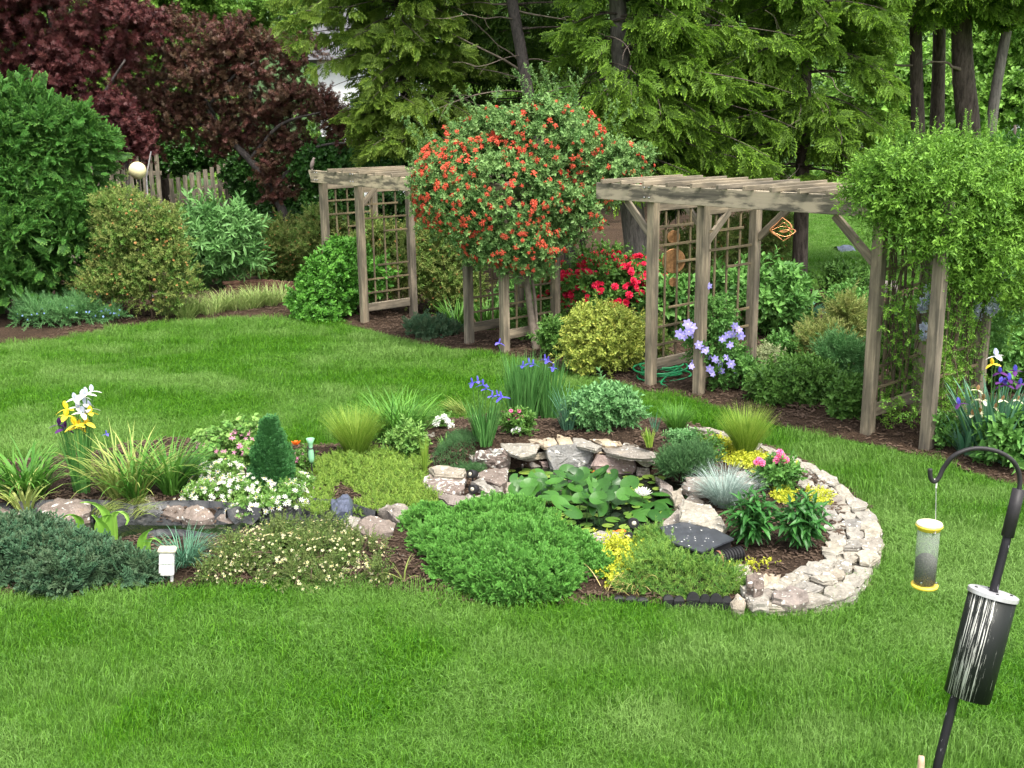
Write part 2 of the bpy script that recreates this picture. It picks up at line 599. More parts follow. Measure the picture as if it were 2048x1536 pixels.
# ------------------------------------------------------------------ materials of the place
M_wood = wood_mat('weathered wood', (0.12, 0.105, 0.085), (0.225, 0.195, 0.155), (0.36, 0.315, 0.25))
M_beam = wood_mat('peeling stained wood', (0.11, 0.10, 0.085), (0.23, 0.205, 0.165), (0.36, 0.32, 0.25), peel=.6)
M_lath = wood_mat('thin lath wood', (0.10, 0.085, 0.055), (0.17, 0.14, 0.09), (0.25, 0.21, 0.14))
M_fence = wood_mat('grey fence wood', (0.17, 0.155, 0.13), (0.32, 0.29, 0.24), (0.46, 0.42, 0.35))
M_slate = stone_mat('fieldstone', [(0.17, 0.15, 0.135), (0.26, 0.235, 0.20), (0.22, 0.185, 0.165), (0.33, 0.29, 0.23), (0.20, 0.19, 0.175), (0.29, 0.26, 0.225)], lichen=.2)
M_lichen = stone_mat('lichened boulder', [(0.19, 0.145, 0.13), (0.22, 0.18, 0.155)], lichen=.9)
M_pale = stone_mat('pale flagstone', [(0.36, 0.33, 0.27), (0.29, 0.27, 0.23), (0.34, 0.315, 0.27), (0.24, 0.225, 0.20), (0.40, 0.36, 0.29)], lichen=.1)
M_greyslab = stone_mat('grey slab', [(0.24, 0.235, 0.225), (0.22, 0.22, 0.215)], lichen=.15)
M_pinkslab = stone_mat('pink slab', [(0.30, 0.225, 0.20), (0.28, 0.215, 0.195)], lichen=.1)
M_tan = stone_mat('tan slab', [(0.42, 0.34, 0.24), (0.38, 0.32, 0.24)], lichen=.1)
M_brownrock = stone_mat('brown rock', [(0.17, 0.135, 0.115), (0.22, 0.18, 0.155)], lichen=.2)

M_leaf_c = {}
def LM(key, *a, **k):
    if key not in M_leaf_c: M_leaf_c[key] = leaf_mat(key, *a, **k)
    return M_leaf_c[key]

G_grass = LM('grass blades', (0.028, 0.120, 0.002), (0.125, 0.32, 0.014), (0.165, 0.30, 0.065), trans=.3, rough=.5)
G_yew = LM('yew needles', (0.035, 0.11, 0.022), (0.19, 0.38, 0.065), (0.10, 0.27, 0.05))
G_maple_red = LM('dark red maple', (0.045, 0.012, 0.014), (0.105, 0.024, 0.028), (0.13, 0.042, 0.038))
G_maple_br = LM('bronze maple', (0.075, 0.026, 0.024), (0.17, 0.060, 0.050), (0.10, 0.065, 0.034))
G_azalea = LM('azalea leaves', (0.055, 0.15, 0.022), (0.18, 0.34, 0.06), (0.27, 0.30, 0.085))
G_buddleia = LM('buddleia leaves', (0.05, 0.16, 0.035), (0.13, 0.31, 0.075), (0.19, 0.38, 0.12))
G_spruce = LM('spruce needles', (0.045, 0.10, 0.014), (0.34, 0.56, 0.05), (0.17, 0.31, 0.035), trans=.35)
G_spruce_d = LM('painted-shade spruce needles', (0.026, 0.065, 0.014), (0.15, 0.28, 0.03), (0.08, 0.16, 0.02))  # darker copy of the spruce needles, shade put into the colour
G_hemlock = LM('yellow green hemlock', (0.075, 0.15, 0.018), (0.30, 0.44, 0.055), (0.17, 0.26, 0.035))
G_forest = LM('broad leaves', (0.04, 0.12, 0.014), (0.13, 0.29, 0.035), (0.24, 0.42, 0.07), trans=.35)
G_forest_d = LM('far wood leaves', (0.028, 0.075, 0.012), (0.11, 0.24, 0.03), (0.22, 0.42, 0.06), trans=.2)
G_ivy = LM('ivy leaves', (0.016, 0.05, 0.012), (0.04, 0.12, 0.022), (0.06, 0.17, 0.03), rough=.35)
G_vinecover = LM('vinca leaves', (0.03, 0.13, 0.012), (0.09, 0.27, 0.03), (0.14, 0.36, 0.05), rough=.4)
G_honey = LM('honeysuckle leaves', (0.050, 0.14, 0.032), (0.14, 0.28, 0.075), (0.23, 0.38, 0.12), rough=.5)
G_dvine = LM('jasmine leaves', (0.040, 0.115, 0.012), (0.115, 0.26, 0.028), (0.22, 0.42, 0.05))
G_dark = LM('dark shrub leaves', (0.028, 0.09, 0.016), (0.10, 0.23, 0.035), (0.13, 0.27, 0.05))
G_mid = LM('mid green leaves', (0.035, 0.12, 0.02), (0.10, 0.26, 0.05), (0.15, 0.33, 0.07))
G_euony = LM('variegated leaves', (0.09, 0.18, 0.02), (0.56, 0.56, 0.11), (0.38, 0.46, 0.09), trans=.2)
G_cream = LM('cream leaves', (0.16, 0.24, 0.09), (0.55, 0.55, 0.32), (0.40, 0.46, 0.24), trans=.2)
G_goldconifer = LM('golden conifer', (0.09, 0.18, 0.035), (0.30, 0.36, 0.09), (0.34, 0.36, 0.12))
G_bluejun = LM('blue juniper', (0.035, 0.10, 0.05), (0.12, 0.25, 0.13), (0.10, 0.16, 0.08))
G_juniper = LM('bright juniper', (0.055, 0.18, 0.03), (0.23, 0.50, 0.09), (0.17, 0.42, 0.08))
G_sedum = LM('sedum green', (0.09, 0.19, 0.025), (0.22, 0.38, 0.06), (0.32, 0.46, 0.08))
G_gcover = LM('feathery cover', (0.055, 0.17, 0.03), (0.15, 0.33, 0.06), (0.26, 0.42, 0.08))
G_gold = LM('golden creeping leaves', (0.34, 0.42, 0.03), (0.68, 0.66, 0.06), (0.55, 0.58, 0.05))
G_thyme = LM('thyme', (0.035, 0.11, 0.035), (0.09, 0.21, 0.07), (0.12, 0.25, 0.09))
G_poten = LM('olive leaves', (0.055, 0.12, 0.025), (0.18, 0.30, 0.06), (0.16, 0.20, 0.06))
G_peony = LM('peony leaves', (0.02, 0.10, 0.018), (0.06, 0.20, 0.03), (0.09, 0.26, 0.04), rough=.4)
G_sage = LM('sage leaves', (0.045, 0.16, 0.04), (0.13, 0.32, 0.10), (0.20, 0.40, 0.15))
G_spruceling = LM('dwarf spruce', (0.03, 0.13, 0.04), (0.12, 0.32, 0.10), (0.08, 0.25, 0.07))
G_geran = LM('geranium leaves', (0.06, 0.18, 0.03), (0.16, 0.34, 0.07), (0.25, 0.42, 0.10))
G_ribbon = LM('ribbon grass', (0.14, 0.24, 0.05), (0.34, 0.42, 0.12), (0.40, 0.44, 0.18))
# single-mesh blades (no instancer tint)
B_iris = leaf_mat('iris blades', (0.045, 0.16, 0.03), (0.13, 0.32, 0.08), trans=.2)
B_day = leaf_mat('daylily blades', (0.05, 0.17, 0.02), (0.15, 0.34, 0.05), trans=.25)
B_yel = leaf_mat('yellowing blades', (0.16, 0.26, 0.05), (0.38, 0.42, 0.12), trans=.25)
B_feather = leaf_mat('feather grass', (0.12, 0.26, 0.02), (0.36, 0.48, 0.08), trans=.35)
B_fescue = leaf_mat('blue fescue', (0.20, 0.29, 0.25), (0.42, 0.50, 0.45), trans=.15)
B_grey = leaf_mat('grey green blades', (0.05, 0.16, 0.09), (0.13, 0.28, 0.17), trans=.2)
B_curl = leaf_mat('lime leaves', (0.16, 0.38, 0.04), (0.30, 0.55, 0.09), trans=.35)
B_straw = leaf_mat('straw', (0.45, 0.36, 0.12), (0.60, 0.50, 0.2), trans=.2)

def petal_mat(name, c, c2=None, trans=.3):
    return leaf_mat(name, c, c2 or tuple(min(1, x * 1.2) for x in c), trans=trans, rough=.6, spec=.2)
F_red = petal_mat('coral petals', (0.68, 0.075, 0.040), (0.86, 0.21, 0.12))
F_rhodo = petal_mat('crimson petals', (0.66, 0.015, 0.06), (0.86, 0.05, 0.13))
F_clem = petal_mat('lavender petals', (0.33, 0.28, 0.74), (0.47, 0.43, 0.86))
F_blue = petal_mat('violet blue petals', (0.11, 0.09, 0.60), (0.24, 0.20, 0.78))
F_white = petal_mat('white petals', (0.80, 0.80, 0.76), (0.92, 0.92, 0.88))
F_palel = petal_mat('pale lilac petals', (0.62, 0.66, 0.86), (0.82, 0.84, 0.92))
F_yellow = petal_mat('yellow petals', (0.80, 0.58, 0.03), (0.90, 0.70, 0.08))
F_maroon = petal_mat('dark purple petals', (0.07, 0.02, 0.12), (0.14, 0.04, 0.20))
F_pink = petal_mat('pink petals', (0.80, 0.12, 0.32), (0.92, 0.30, 0.50))
F_mauve = petal_mat('mauve petals', (0.50, 0.16, 0.30), (0.66, 0.30, 0.44))
F_orange = petal_mat('orange petals', (0.90, 0.16, 0.02), (0.95, 0.28, 0.04))
F_brown = petal_mat('faded petals', (0.34, 0.19, 0.08), (0.52, 0.32, 0.16))
F_cream = petal_mat('cream petals', (0.70, 0.66, 0.38), (0.88, 0.84, 0.60))

M_bark = bark_mat('spruce bark', (0.045, 0.035, 0.03), (0.15, 0.12, 0.10))
M_bark_g = bark_mat('grey bark', (0.09, 0.08, 0.075), (0.24, 0.215, 0.19))
M_bark_m = bark_mat('maple bark', (0.05, 0.045, 0.045), (0.13, 0.11, 0.10), 6)
M_twig = plain('dry twigs', (0.16, 0.13, 0.10), .9, var=.4)
M_stem = plain('brown stems', (0.09, 0.06, 0.04), .85, var=.4)
M_gstem = plain('green stems', (0.06, 0.16, 0.03), .6, var=.3)
M_black = plain('black plastic', (0.014, 0.014, 0.015), .6, var=.3, spec=.25)
M_blackm = plain('black painted iron', (0.022, 0.020, 0.022), .5, var=.4, spec=.25, bmp=.2)
M_copper = plain('copper', (0.72, 0.34, 0.16), .25, metal=1.0, var=.3)
M_rust = plain('tarnished copper disc', (0.36, 0.19, 0.085), .5, metal=.6, var=.45, scale=30)
M_hose = plain('green hose', (0.015, 0.26, 0.09), .35, var=.15, spec=.5)
M_yellowp = plain('yellow plastic', (0.80, 0.58, 0.06), .4, var=.08, spec=.5)
M_creamp = plain('cream lid top', (0.84, 0.78, 0.50), .45, var=.08)
M_whitep = plain('white plastic', (0.70, 0.68, 0.66), .5, var=.12)
M_concrete = plain('concrete brick', (0.46, 0.43, 0.33), .9, var=.2, scale=40, bmp=.3)
M_globe = plain('yellow globe', (0.82, 0.74, 0.42), .3, var=.05)
M_galv = plain('galvanised lid', (0.42, 0.41, 0.43), .45, metal=.3, var=.3, scale=18)
M_siding = plain('white siding', (0.78, 0.80, 0.82), .6, var=.04)
M_window = plain('window glass', (0.06, 0.09, 0.12), .08, var=.2, spec=.8)
M_roof = plain('grey roof', (0.10, 0.10, 0.11), .9, var=.3, scale=25)
M_brass = plain('steel screw', (0.4, 0.4, 0.4), .35, metal=1)
M_seed = plain('bird seed', (0.055, 0.05, 0.045), .9, var=.7, scale=160, bmp=.6)
M_bluerock = plain('dark blue rock', (0.07, 0.08, 0.12), .35, var=.5, scale=18, spec=.6, bmp=.4)
M_bird = plain('bird feathers', (0.14, 0.11, 0.10), .8, var=.4, scale=60)

def mat_green_glass():
    m, nt, p, out = new_mat('green frosted glass')
    p.inputs['Base Color'].default_value = (0.30, 0.62, 0.38, 1)
    p.inputs['Roughness'].default_value = .3
    p.inputs['Transmission Weight'].default_value = .3
    return m
M_gglass = mat_green_glass()

def mat_tube():
    m, nt, p, out = new_mat('clear feeder tube')
    tr = N(nt, 'ShaderNodeBsdfTransparent'); tr.inputs[0].default_value = (0.86, 0.88, 0.86, 1)
    p.inputs['Base Color'].default_value = (0.50, 0.52, 0.50, 1)
    p.inputs['Roughness'].default_value = .2
    mx = N(nt, 'ShaderNodeMixShader'); mx.inputs[0].default_value = .22
    nt.links.new(tr.outputs[0], mx.inputs[1]); nt.links.new(p.outputs[0], mx.inputs[2])
    nt.links.new(mx.outputs[0], out.inputs['Surface'])
    return m
M_tube = mat_tube()

def mat_baffle():
    """black painted tin with white droppings and wear running down one side"""
    m, nt, p, out = new_mat('streaked black baffle')
    tc = N(nt, 'ShaderNodeTexCoord')
    sep = N(nt, 'ShaderNodeSeparateXYZ'); nt.links.new(tc.outputs['Object'], sep.inputs[0])
    ang = math_n(nt, 'ARCTAN2', sep.outputs[1], sep.outputs[0])
    cmb = N(nt, 'ShaderNodeCombineXYZ')
    nt.links.new(math_n(nt, 'MULTIPLY', ang, 15.0), cmb.inputs[0])
    nt.links.new(math_n(nt, 'MULTIPLY', sep.outputs[2], 5.0), cmb.inputs[2])
    nz = noise_tex(nt, cmb.outputs[0], 1.1, 6, .7, .3)
    side = ramp(nt, math_n(nt, 'MULTIPLY_ADD', ang, 0.15915), [(0, (0, 0, 0)), (1, (1, 1, 1))])
    # streak zone centred at angle ~ -2.5 rad (left front)
    dx = math_n(nt, 'ABSOLUTE', ang)
    zone = ramp(nt, dx, [(0.0, (.13, .13, .13)), (0.55, (.10, .10, .10)), (0.80, (0, 0, 0))])
    thr = math_n(nt, 'ADD', nz.outputs[0], zone)
    col = ramp(nt, thr, [(0.64, (0.010, 0.012, 0.011)), (0.68, (0.50, 0.50, 0.46))])
    nt.links.new(col, p.inputs['Base Color'])
    p.inputs['Roughness'].default_value = .5
    p.inputs['Specular IOR Level'].default_value = .22
    return m
M_baffle = mat_baffle()

def mat_polepaint():
    m, nt, p, out = new_mat('chipped black pole paint')
    tc = N(nt, 'ShaderNodeTexCoord')
    mp = N(nt, 'ShaderNodeMapping'); mp.inputs['Scale'].default_value = (60, 60, 14)
    nt.links.new(tc.outputs['Object'], mp.inputs['Vector'])
    nz = noise_tex(nt, mp.outputs[0], 1.0, 4, .7)
    nt.links.new(ramp(nt, nz.outputs[0], [(0.62, (0.012, 0.011, 0.014)), (0.66, (0.35, 0.33, 0.36))]), p.inputs['Base Color'])
    p.inputs['Roughness'].default_value = .5
    p.inputs['Specular IOR Level'].default_value = .25
    return m
M_pole = mat_polepaint()

def mat_lawn():
    m, nt, p, out = new_mat('lawn ground')
    tc = N(nt, 'ShaderNodeTexCoord')
    n1 = noise_tex(nt, tc.outputs['Object'], 0.6, 3, .5)
    n2 = noise_tex(nt, tc.outputs['Object'], 60, 4, .7)
    c = ramp(nt, n1.outputs[0], [(.35, (0.045, 0.12, 0.014)), (.65, (0.08, 0.18, 0.026))])
    c = mixc(nt, 1.0, c, ramp(nt, n2.outputs[0], [(.3, (.55, .55, .5)), (.7, (1.35, 1.3, 1.2))]), 'MULTIPLY')
    nt.links.new(c, p.inputs['Base Color']); p.inputs['Roughness'].default_value = .95
    p.inputs['Specular IOR Level'].default_value = .1
    bump(nt, n2.outputs[0], .8, .03, p.inputs['Normal'])
    return m
M_lawn = mat_lawn()

def mat_mulch(name, a, b, c):
    m, nt, p, out = new_mat(name)
    tc = N(nt, 'ShaderNodeTexCoord')
    n1 = noise_tex(nt, tc.outputs['Object'], 1.3, 4, .6)
    n2 = noise_tex(nt, tc.outputs['Object'], 55, 6, .75, .6)
    col = ramp(nt, n2.outputs[0], [(.33, a), (.52, b), (.70, c)])
    col = mixc(nt, 1.0, col, ramp(nt, n1.outputs[0], [(.35, (.75, .72, .7)), (.65, (1.2, 1.15, 1.1))]), 'MULTIPLY')
    nt.links.new(col, p.inputs['Base Color']); p.inputs['Roughness'].default_value = .95
    p.inputs['Specular IOR Level'].default_value = .12
    bump(nt, n2.outputs[0], 1.0, .03, p.inputs['Normal'])
    return m
M_mulch = mat_mulch('bark mulch', (0.016, 0.011, 0.008), (0.050, 0.034, 0.024), (0.13, 0.095, 0.068))
M_mulch2 = mat_mulch('back bed mulch', (0.018, 0.012, 0.009), (0.06, 0.040, 0.027), (0.15, 0.105, 0.075))
M_chip = leaf_mat('bark chips', (0.030, 0.019, 0.012), (0.15, 0.10, 0.068), (0.08, 0.052, 0.036), trans=0, rough=.9)

def mat_water():
    m, nt, p, out = new_mat('dark pond water')
    p.inputs['Base Color'].default_value = (0.008, 0.012, 0.007, 1)
    p.inputs['Roughness'].default_value = .04
    p.inputs['Specular IOR Level'].default_value = .5
    tc = N(nt, 'ShaderNodeTexCoord')
    nz = noise_tex(nt, tc.outputs['Object'], 5, 2, .5)
    bump(nt, nz.outputs[0], .06, .02, p.inputs['Normal'])
    return m
M_water = mat_water()

def mat_liner():
    m, nt, p, out = new_mat('grey pond liner')
    tc = N(nt, 'ShaderNodeTexCoord')
    nz = noise_tex(nt, tc.outputs['Object'], 9, 6, .7, 1.2)
    nt.links.new(ramp(nt, nz.outputs[0], [(.38, (0.014, 0.015, 0.017)), (.58, (0.035, 0.036, 0.038)), (.76, (0.12, 0.11, 0.10))]), p.inputs['Base Color'])
    nt.links.new(ramp(nt, nz.outputs[0], [(.35, (.12, .12, .12)), (.6, (.6, .6, .6))]), p.inputs['Roughness'])
    bump(nt, nz.outputs[0], .3, .02, p.inputs['Normal'])
    return m
M_liner = mat_liner()

def mat_pad(name, c0, c1):
    m, nt, p, out = new_mat(name)
    oi = N(nt, 'ShaderNodeObjectInfo')
    tc = N(nt, 'ShaderNodeTexCoord')
    wv = noise_tex(nt, tc.outputs['Object'], 14, 3, .5)
    c = mixc(nt, oi.outputs['Random'], c0, c1)
    c = mixc(nt, 1.0, c, ramp(nt, wv.outputs[0], [(.35, (.85, .85, .8)), (.65, (1.12, 1.1, 1.1))]), 'MULTIPLY')
    nt.links.new(c, p.inputs['Base Color'])
    p.inputs['Roughness'].default_value = .38
    p.inputs['Specular IOR Level'].default_value = .3
    return m
M_pad = mat_pad('lily leaf', (0.014, 0.060, 0.009), (0.050, 0.150, 0.022))
M_padflat = mat_pad('floating pad', (0.07, 0.16, 0.022), (0.20, 0.28, 0.05))
# ------------------------------------------------------------------ ground outlines
def project(p):
    q = CAM_ROT.transposed() @ (Vector(p) - Vector((0, 0, CAM_H)))
    return 1024 + F_PX * q.x / -q.z, 768 - F_PX * q.y / -q.z

def smooth_poly(pts, closed=True, sub=4):
    n = len(pts); out = []
    rng = range(n) if closed else range(n - 1)
    for i in rng:
        p0 = pts[(i - 1) % n] if closed or i > 0 else pts[0]
        p1 = pts[i]; p2 = pts[(i + 1) % n]
        p3 = pts[(i + 2) % n] if closed or i + 2 < n else pts[-1]
        for k in range(sub):
            t = k / sub
            out.append(tuple(0.5 * ((2 * b) + (-a + c) * t + (2 * a - 5 * b + 4 * c - d) * t * t + (-a + 3 * b - 3 * c + d) * t ** 3)
                             for a, b, c, d in zip(p0, p1, p2, p3)))
    if not closed: out.append(tuple(pts[-1]))
    return out

def inside(poly, X, Y):
    X = np.asarray(X, float); Y = np.asarray(Y, float)
    r = np.zeros(X.shape, bool)
    n = len(poly); j = n - 1
    for i in range(n):
        xi, yi = poly[i][0], poly[i][1]; xj, yj = poly[j][0], poly[j][1]
        c = ((yi > Y) != (yj > Y)) & (X < (xj - xi) * (Y - yi) / (yj - yi + 1e-12) + xi)
        r ^= c; j = i
    return r

def dist_poly(poly, X, Y, closed=True):
    X = np.asarray(X, float); Y = np.asarray(Y, float)
    d = np.full(X.shape, 1e9)
    n = len(poly)
    for i in range(n if closed else n - 1):
        ax, ay = poly[i][0], poly[i][1]; bx, by = poly[(i + 1) % n][0], poly[(i + 1) % n][1]
        L = (bx - ax) ** 2 + (by - ay) ** 2 + 1e-12
        t = np.clip(((X - ax) * (bx - ax) + (Y - ay) * (by - ay)) / L, 0, 1)
        d = np.minimum(d, np.hypot(X - ax - t * (bx - ax), Y - ay - t * (by - ay)))
    return d

ISLAND_PX = [(-160, 1200), (0, 1192), (150, 1186), (320, 1178), (600, 1172), (780, 1182), (900, 1205), (1050, 1215), (1250, 1205), (1460, 1218), (1560, 1216),
             (1650, 1208), (1715, 1180), (1745, 1140), (1757, 1090), (1750, 1045), (1720, 1000), (1680, 965), (1630, 935), (1560, 902), (1450, 868), (1380, 850), (1290, 838),
             (1150, 822), (1030, 826), (930, 838), (850, 845), (780, 880), (650, 893), (500, 885), (380, 880), (250, 890), (140, 915), (0, 925), (-180, 940)]
ISLAND = smooth_poly([G(*p).to_2d() for p in ISLAND_PX], sub=5)
BACK_PX = [(-200, 715), (0, 690), (110, 682), (230, 660), (330, 648), (450, 641), (590, 641), (700, 652), (820, 684), (930, 701), (1000, 712), (1130, 742),
           (1250, 770), (1300, 784), (1400, 806), (1530, 846), (1620, 868), (1740, 890), (1860, 918), (1960, 952), (2048, 972), (2250, 1030)]
_bk = smooth_poly([tuple(G(*p).to_2d()) for p in BACK_PX], closed=False, sub=4)
BACK = _bk + [(9.5, 8.5), (9.0, 19.5), (5.0, 19.5), (7.0, 28), (10.0, 42), (60, 60), (60, 95), (-70, 95), (-60, 18)]
POND_PX = [(1000, 950), (1090, 928), (1200, 930), (1300, 945), (1372, 975), (1362, 1020), (1315, 1058), (1262, 1075), (1200, 1078), (1120, 1055), (1040, 1010)]
POND = smooth_poly([tuple(at_z(*p, 0.02).to_2d()) for p in POND_PX], sub=4)
STREAM_PX = [(-200, 1072), (0, 1058), (130, 1048), (260, 1055), (380, 1062), (480, 1052), (590, 1042), (700, 1052), (790, 1040), (860, 1030)]
STREAM = smooth_poly([tuple(at_z(*p, 0.04).to_2d()) for p in STREAM_PX], closed=False, sub=4)
_w = [at_z(880, 955, .02), at_z(1150, 935, .02), at_z(1330, 958, .02)]
_wc = np.polyfit([p.x for p in _w], [p.y for p in _w], 2)
def wall_y(x): return float(np.polyval(_wc, x))
_xl, _xr = _w[0].x, _w[2].x

def island_extra(x, y, e, dpond, inpond, dstream):
    z = .006 + .08 * smooth(0, .35, e)
    t = y - wall_y(x)
    fade = smooth(_xl - .35, _xl + .25, x) * smooth(_xr + .5, _xr - .15, x)
    z += .19 * smooth(-.02, .1, t) * fade * (1 - smooth(.55, 1.35, t)) if t > -.05 else 0
    if inpond: z = -.45 if dpond > .12 else .0
    else: z -= .05 * (1 - smooth(0, .15, dpond))
    if dstream < .3: z -= .09 * (1 - smooth(.16, .3, dstream))
    z += .012 * noise.noise(Vector((x * 6, y * 6, 1)))
    return z

def bed_h(x, y):
    X = np.array([x]); Y = np.array([y])
    if not inside(ISLAND, X, Y)[0]:
        return lawn_h(x, y)
    return lawn_h(x, y) + max(-.02, island_extra(x, y, float(dist_poly(ISLAND, X, Y)[0]), 9, False, 9))

def GB(px, py):
    p = at_z(px, py, .08)
    for _ in range(4):
        p = at_z(px, py, bed_h(p.x, p.y))
    return p

def tri_sheet(name, poly, step, hfun, mat, region=None, jitter=.35):
    xs = [p[0] for p in poly]; ys = [p[1] for p in poly]
    rg = region or (min(xs), min(ys), max(xs), max(ys))
    gx, gy = np.meshgrid(np.arange(rg[0], rg[2], step), np.arange(rg[1], rg[3], step))
    rs = np.random.RandomState(3)
    gx = (gx + rs.uniform(-jitter, jitter, gx.shape) * step).ravel(); gy = (gy + rs.uniform(-jitter, jitter, gy.shape) * step).ravel()
    ok = inside(poly, gx, gy); gx = gx[ok]; gy = gy[ok]
    dd = dist_poly(poly, gx, gy); ok = dd > step * .35; gx = gx[ok]; gy = gy[ok]
    n = len(poly)
    vs = [Vector((p[0], p[1])) for p in poly] + [Vector((a, b)) for a, b in zip(gx, gy)]
    vo, eo, fo, *_ = delaunay_2d_cdt(vs, [], [list(range(n))], 1, 1e-5)
    X = np.array([v.x for v in vo]); Y = np.array([v.y for v in vo])
    Z = hfun(X, Y)
    me = bpy.data.meshes.new(name)
    me.from_pydata([(a, b, c) for a, b, c in zip(X, Y, Z)], [], [tuple(f) for f in fo])
    me.materials.append(mat)
    me.polygons.foreach_set('use_smooth', [True] * len(me.polygons))
    me.update()
    o = bpy.data.objects.new(name, me); COL.objects.link(o)
    return o

# lawn: one sheet that reaches the horizon
def axis(a0, d0, step, d1, a1):
    mid = list(np.arange(d0, d1, step))
    lo, hi, s = [], [], step
    x = d0
    while x > a0: s *= 1.35; x -= s; lo.append(x)
    x = mid[-1]; s = step
    while x < a1: s *= 1.35; x += s; hi.append(x)
    return np.array(lo[::-1] + mid + hi)
_xs = axis(-600, -11, .1, 11, 600); _ys = axis(-60, 3, .1, 24, 800)
_X, _Y = np.meshgrid(_xs, _ys)
_Z = np.array([lawn_h(a, b) for a, b in zip(_X.ravel(), _Y.ravel())]).reshape(_X.shape)
for _poly in (ISLAND, BACK):
    _in = inside(_poly, _X, _Y); _d = dist_poly(_poly, _X, _Y)
    _Z = _Z - np.where(_in, np.clip(_d / .12, 0, 1) * .12, 0)
_in = inside(POND, _X, _Y); _Z = _Z - np.where(_in, .6, 0)
_d = dist_poly(POND, _X, _Y); _Z = _Z - np.where(_d < .2, .25, 0)
_d = dist_poly(STREAM, _X, _Y, False); _Z = _Z - np.where(_d < .35, .12, 0)
_me = bpy.data.meshes.new('lawn')
_nx, _ny = len(_xs), len(_ys)
_idx = np.arange(_nx * _ny).reshape(_ny, _nx)
_f = np.stack([_idx[:-1, :-1], _idx[:-1, 1:], _idx[1:, 1:], _idx[1:, :-1]], -1).reshape(-1, 4)
_me.from_pydata(np.stack([_X.ravel(), _Y.ravel(), _Z.ravel()], -1).tolist(), [], _f.tolist())
_me.materials.append(M_lawn); _me.polygons.foreach_set('use_smooth', [True] * len(_me.polygons))
lawn = bpy.data.objects.new('lawn', _me); COL.objects.link(lawn); lawn['kind'] = 'structure'

def _island_h(X, Y):
    e = dist_poly(ISLAND, X, Y); dp = dist_poly(POND, X, Y); ip = inside(POND, X, Y); ds = dist_poly(STREAM, X, Y, False)
    return np.array([lawn_h(x, y) + island_extra(x, y, a, b, c, d) for x, y, a, b, c, d in zip(X, Y, e, dp, ip, ds)])
tag(tri_sheet('island_flower_bed', ISLAND, .07, _island_h, M_mulch), kind='structure')
def _back_h(X, Y):
    e = dist_poly(BACK, X, Y)
    return np.array([lawn_h(x, y) + .006 + .05 * smooth(0, .4, a) + .02 * noise.noise(Vector((x * 2.5, y * 2.5, 3))) for x, y, a in zip(X, Y, e)])
tag(tri_sheet('back_border_bed', BACK, .3, _back_h, M_mulch2, region=(-16, 7, 12, 45)), kind='structure')

# added hill beyond the far trees, stops sky light coming through their gaps
b = MB()
hx = np.linspace(-160, 160, 40); hy = np.linspace(62, 190, 14)
vs = []
for j, y in enumerate(hy):
    for i, x in enumerate(hx):
        t = j / 13
        vs.append((x, y, -.5 + 26 * math.sin(min(1, t * 1.6) * math.pi / 2) * (.85 + .3 * noise.noise(Vector((x * .02, y * .02, 0)))) + 2.2 * noise.noise(Vector((x * .15, y * .15, 0))) * min(1, t * 3)))
fs = [(j * 40 + i, j * 40 + i + 1, (j + 1) * 40 + i + 1, (j + 1) * 40 + i) for j in range(13) for i in range(39)]
b.add(vs, fs, 0, .5)
tag(b.build('added_hill', plain('far woodland', (0.035, 0.075, 0.02), .95, var=.6, scale=.5, bmp=.5), None, True), kind='structure')

# pond water and the dark basin
b = MB()
pw = [(p[0], p[1], .02) for p in POND]
b.add(pw, [tuple(range(len(pw)))], 0, .5)
tag(b.build('pond_water', M_water), kind='structure')

# ------------------------------------------------------------------ grass blades on the lawn
def grass_patch(name, mat, nb, rad, h, w, seed):
    rnd = random.Random(seed); b = MB()
    for _ in range(nb):
        a = rnd.uniform(0, 6.28); r = rad * math.sqrt(rnd.random())
        x, y = r * math.cos(a), r * math.sin(a)
        a2 = rnd.uniform(0, 6.28); ln = rnd.uniform(.2, 1.25); hh = h * rnd.uniform(.55, 1.2); ww = w * rnd.uniform(.7, 1.2)
        dx, dy = math.cos(a2) * ln, math.sin(a2) * ln
        sx, sy = -math.sin(a2) * ww / 2, math.cos(a2) * ww / 2
        a3 = rnd.uniform(-1.2, 1.2); sx, sy = sx * math.cos(a3) - sy * math.sin(a3), sx * math.sin(a3) + sy * math.cos(a3)
        m = (x + dx * hh * .3, y + dy * hh * .3, hh * .6); t = (x + dx * hh * .9, y + dy * hh * .9, hh * (1 - .25 * ln))
        lv = rnd.random() ** 1.5
        b.add([(x - sx, y - sy, -.01), (x + sx, y + sy, -.01), (m[0] + sx * .8, m[1] + sy * .8, m[2]), (m[0] - sx * .8, m[1] - sy * .8, m[2]), t],
              [(0, 1, 2, 3), (3, 2, 4)], 0, lv)
    return bpy.data.objects.new(name, b.mesh(name, mat))
GR = [grass_patch('grass_patch%d' % i, G_grass, 220, .13, .056, .0034, i) for i in range(6)]
rnd = random.Random(11)
pts, tints = [], []
y = 3.3
while y < 24:
    s = .085 + .006 * y
    hw = y * .53 + .8
    x = -hw + rnd.uniform(0, s)
    while x < hw:
        pts.append((x + rnd.uniform(-.4, .4) * s, y + rnd.uniform(-.4, .4) * s, s))
        x += s
    y += s
A = np.array(pts)
dI = dist_poly(ISLAND, A[:, 0], A[:, 1]); dB = dist_poly(BACK, A[:, 0], A[:, 1])
keep = ~inside(ISLAND, A[:, 0], A[:, 1]) & ~inside(BACK, A[:, 0], A[:, 1]) & (dI > .04) & (dB > .05)
out = []
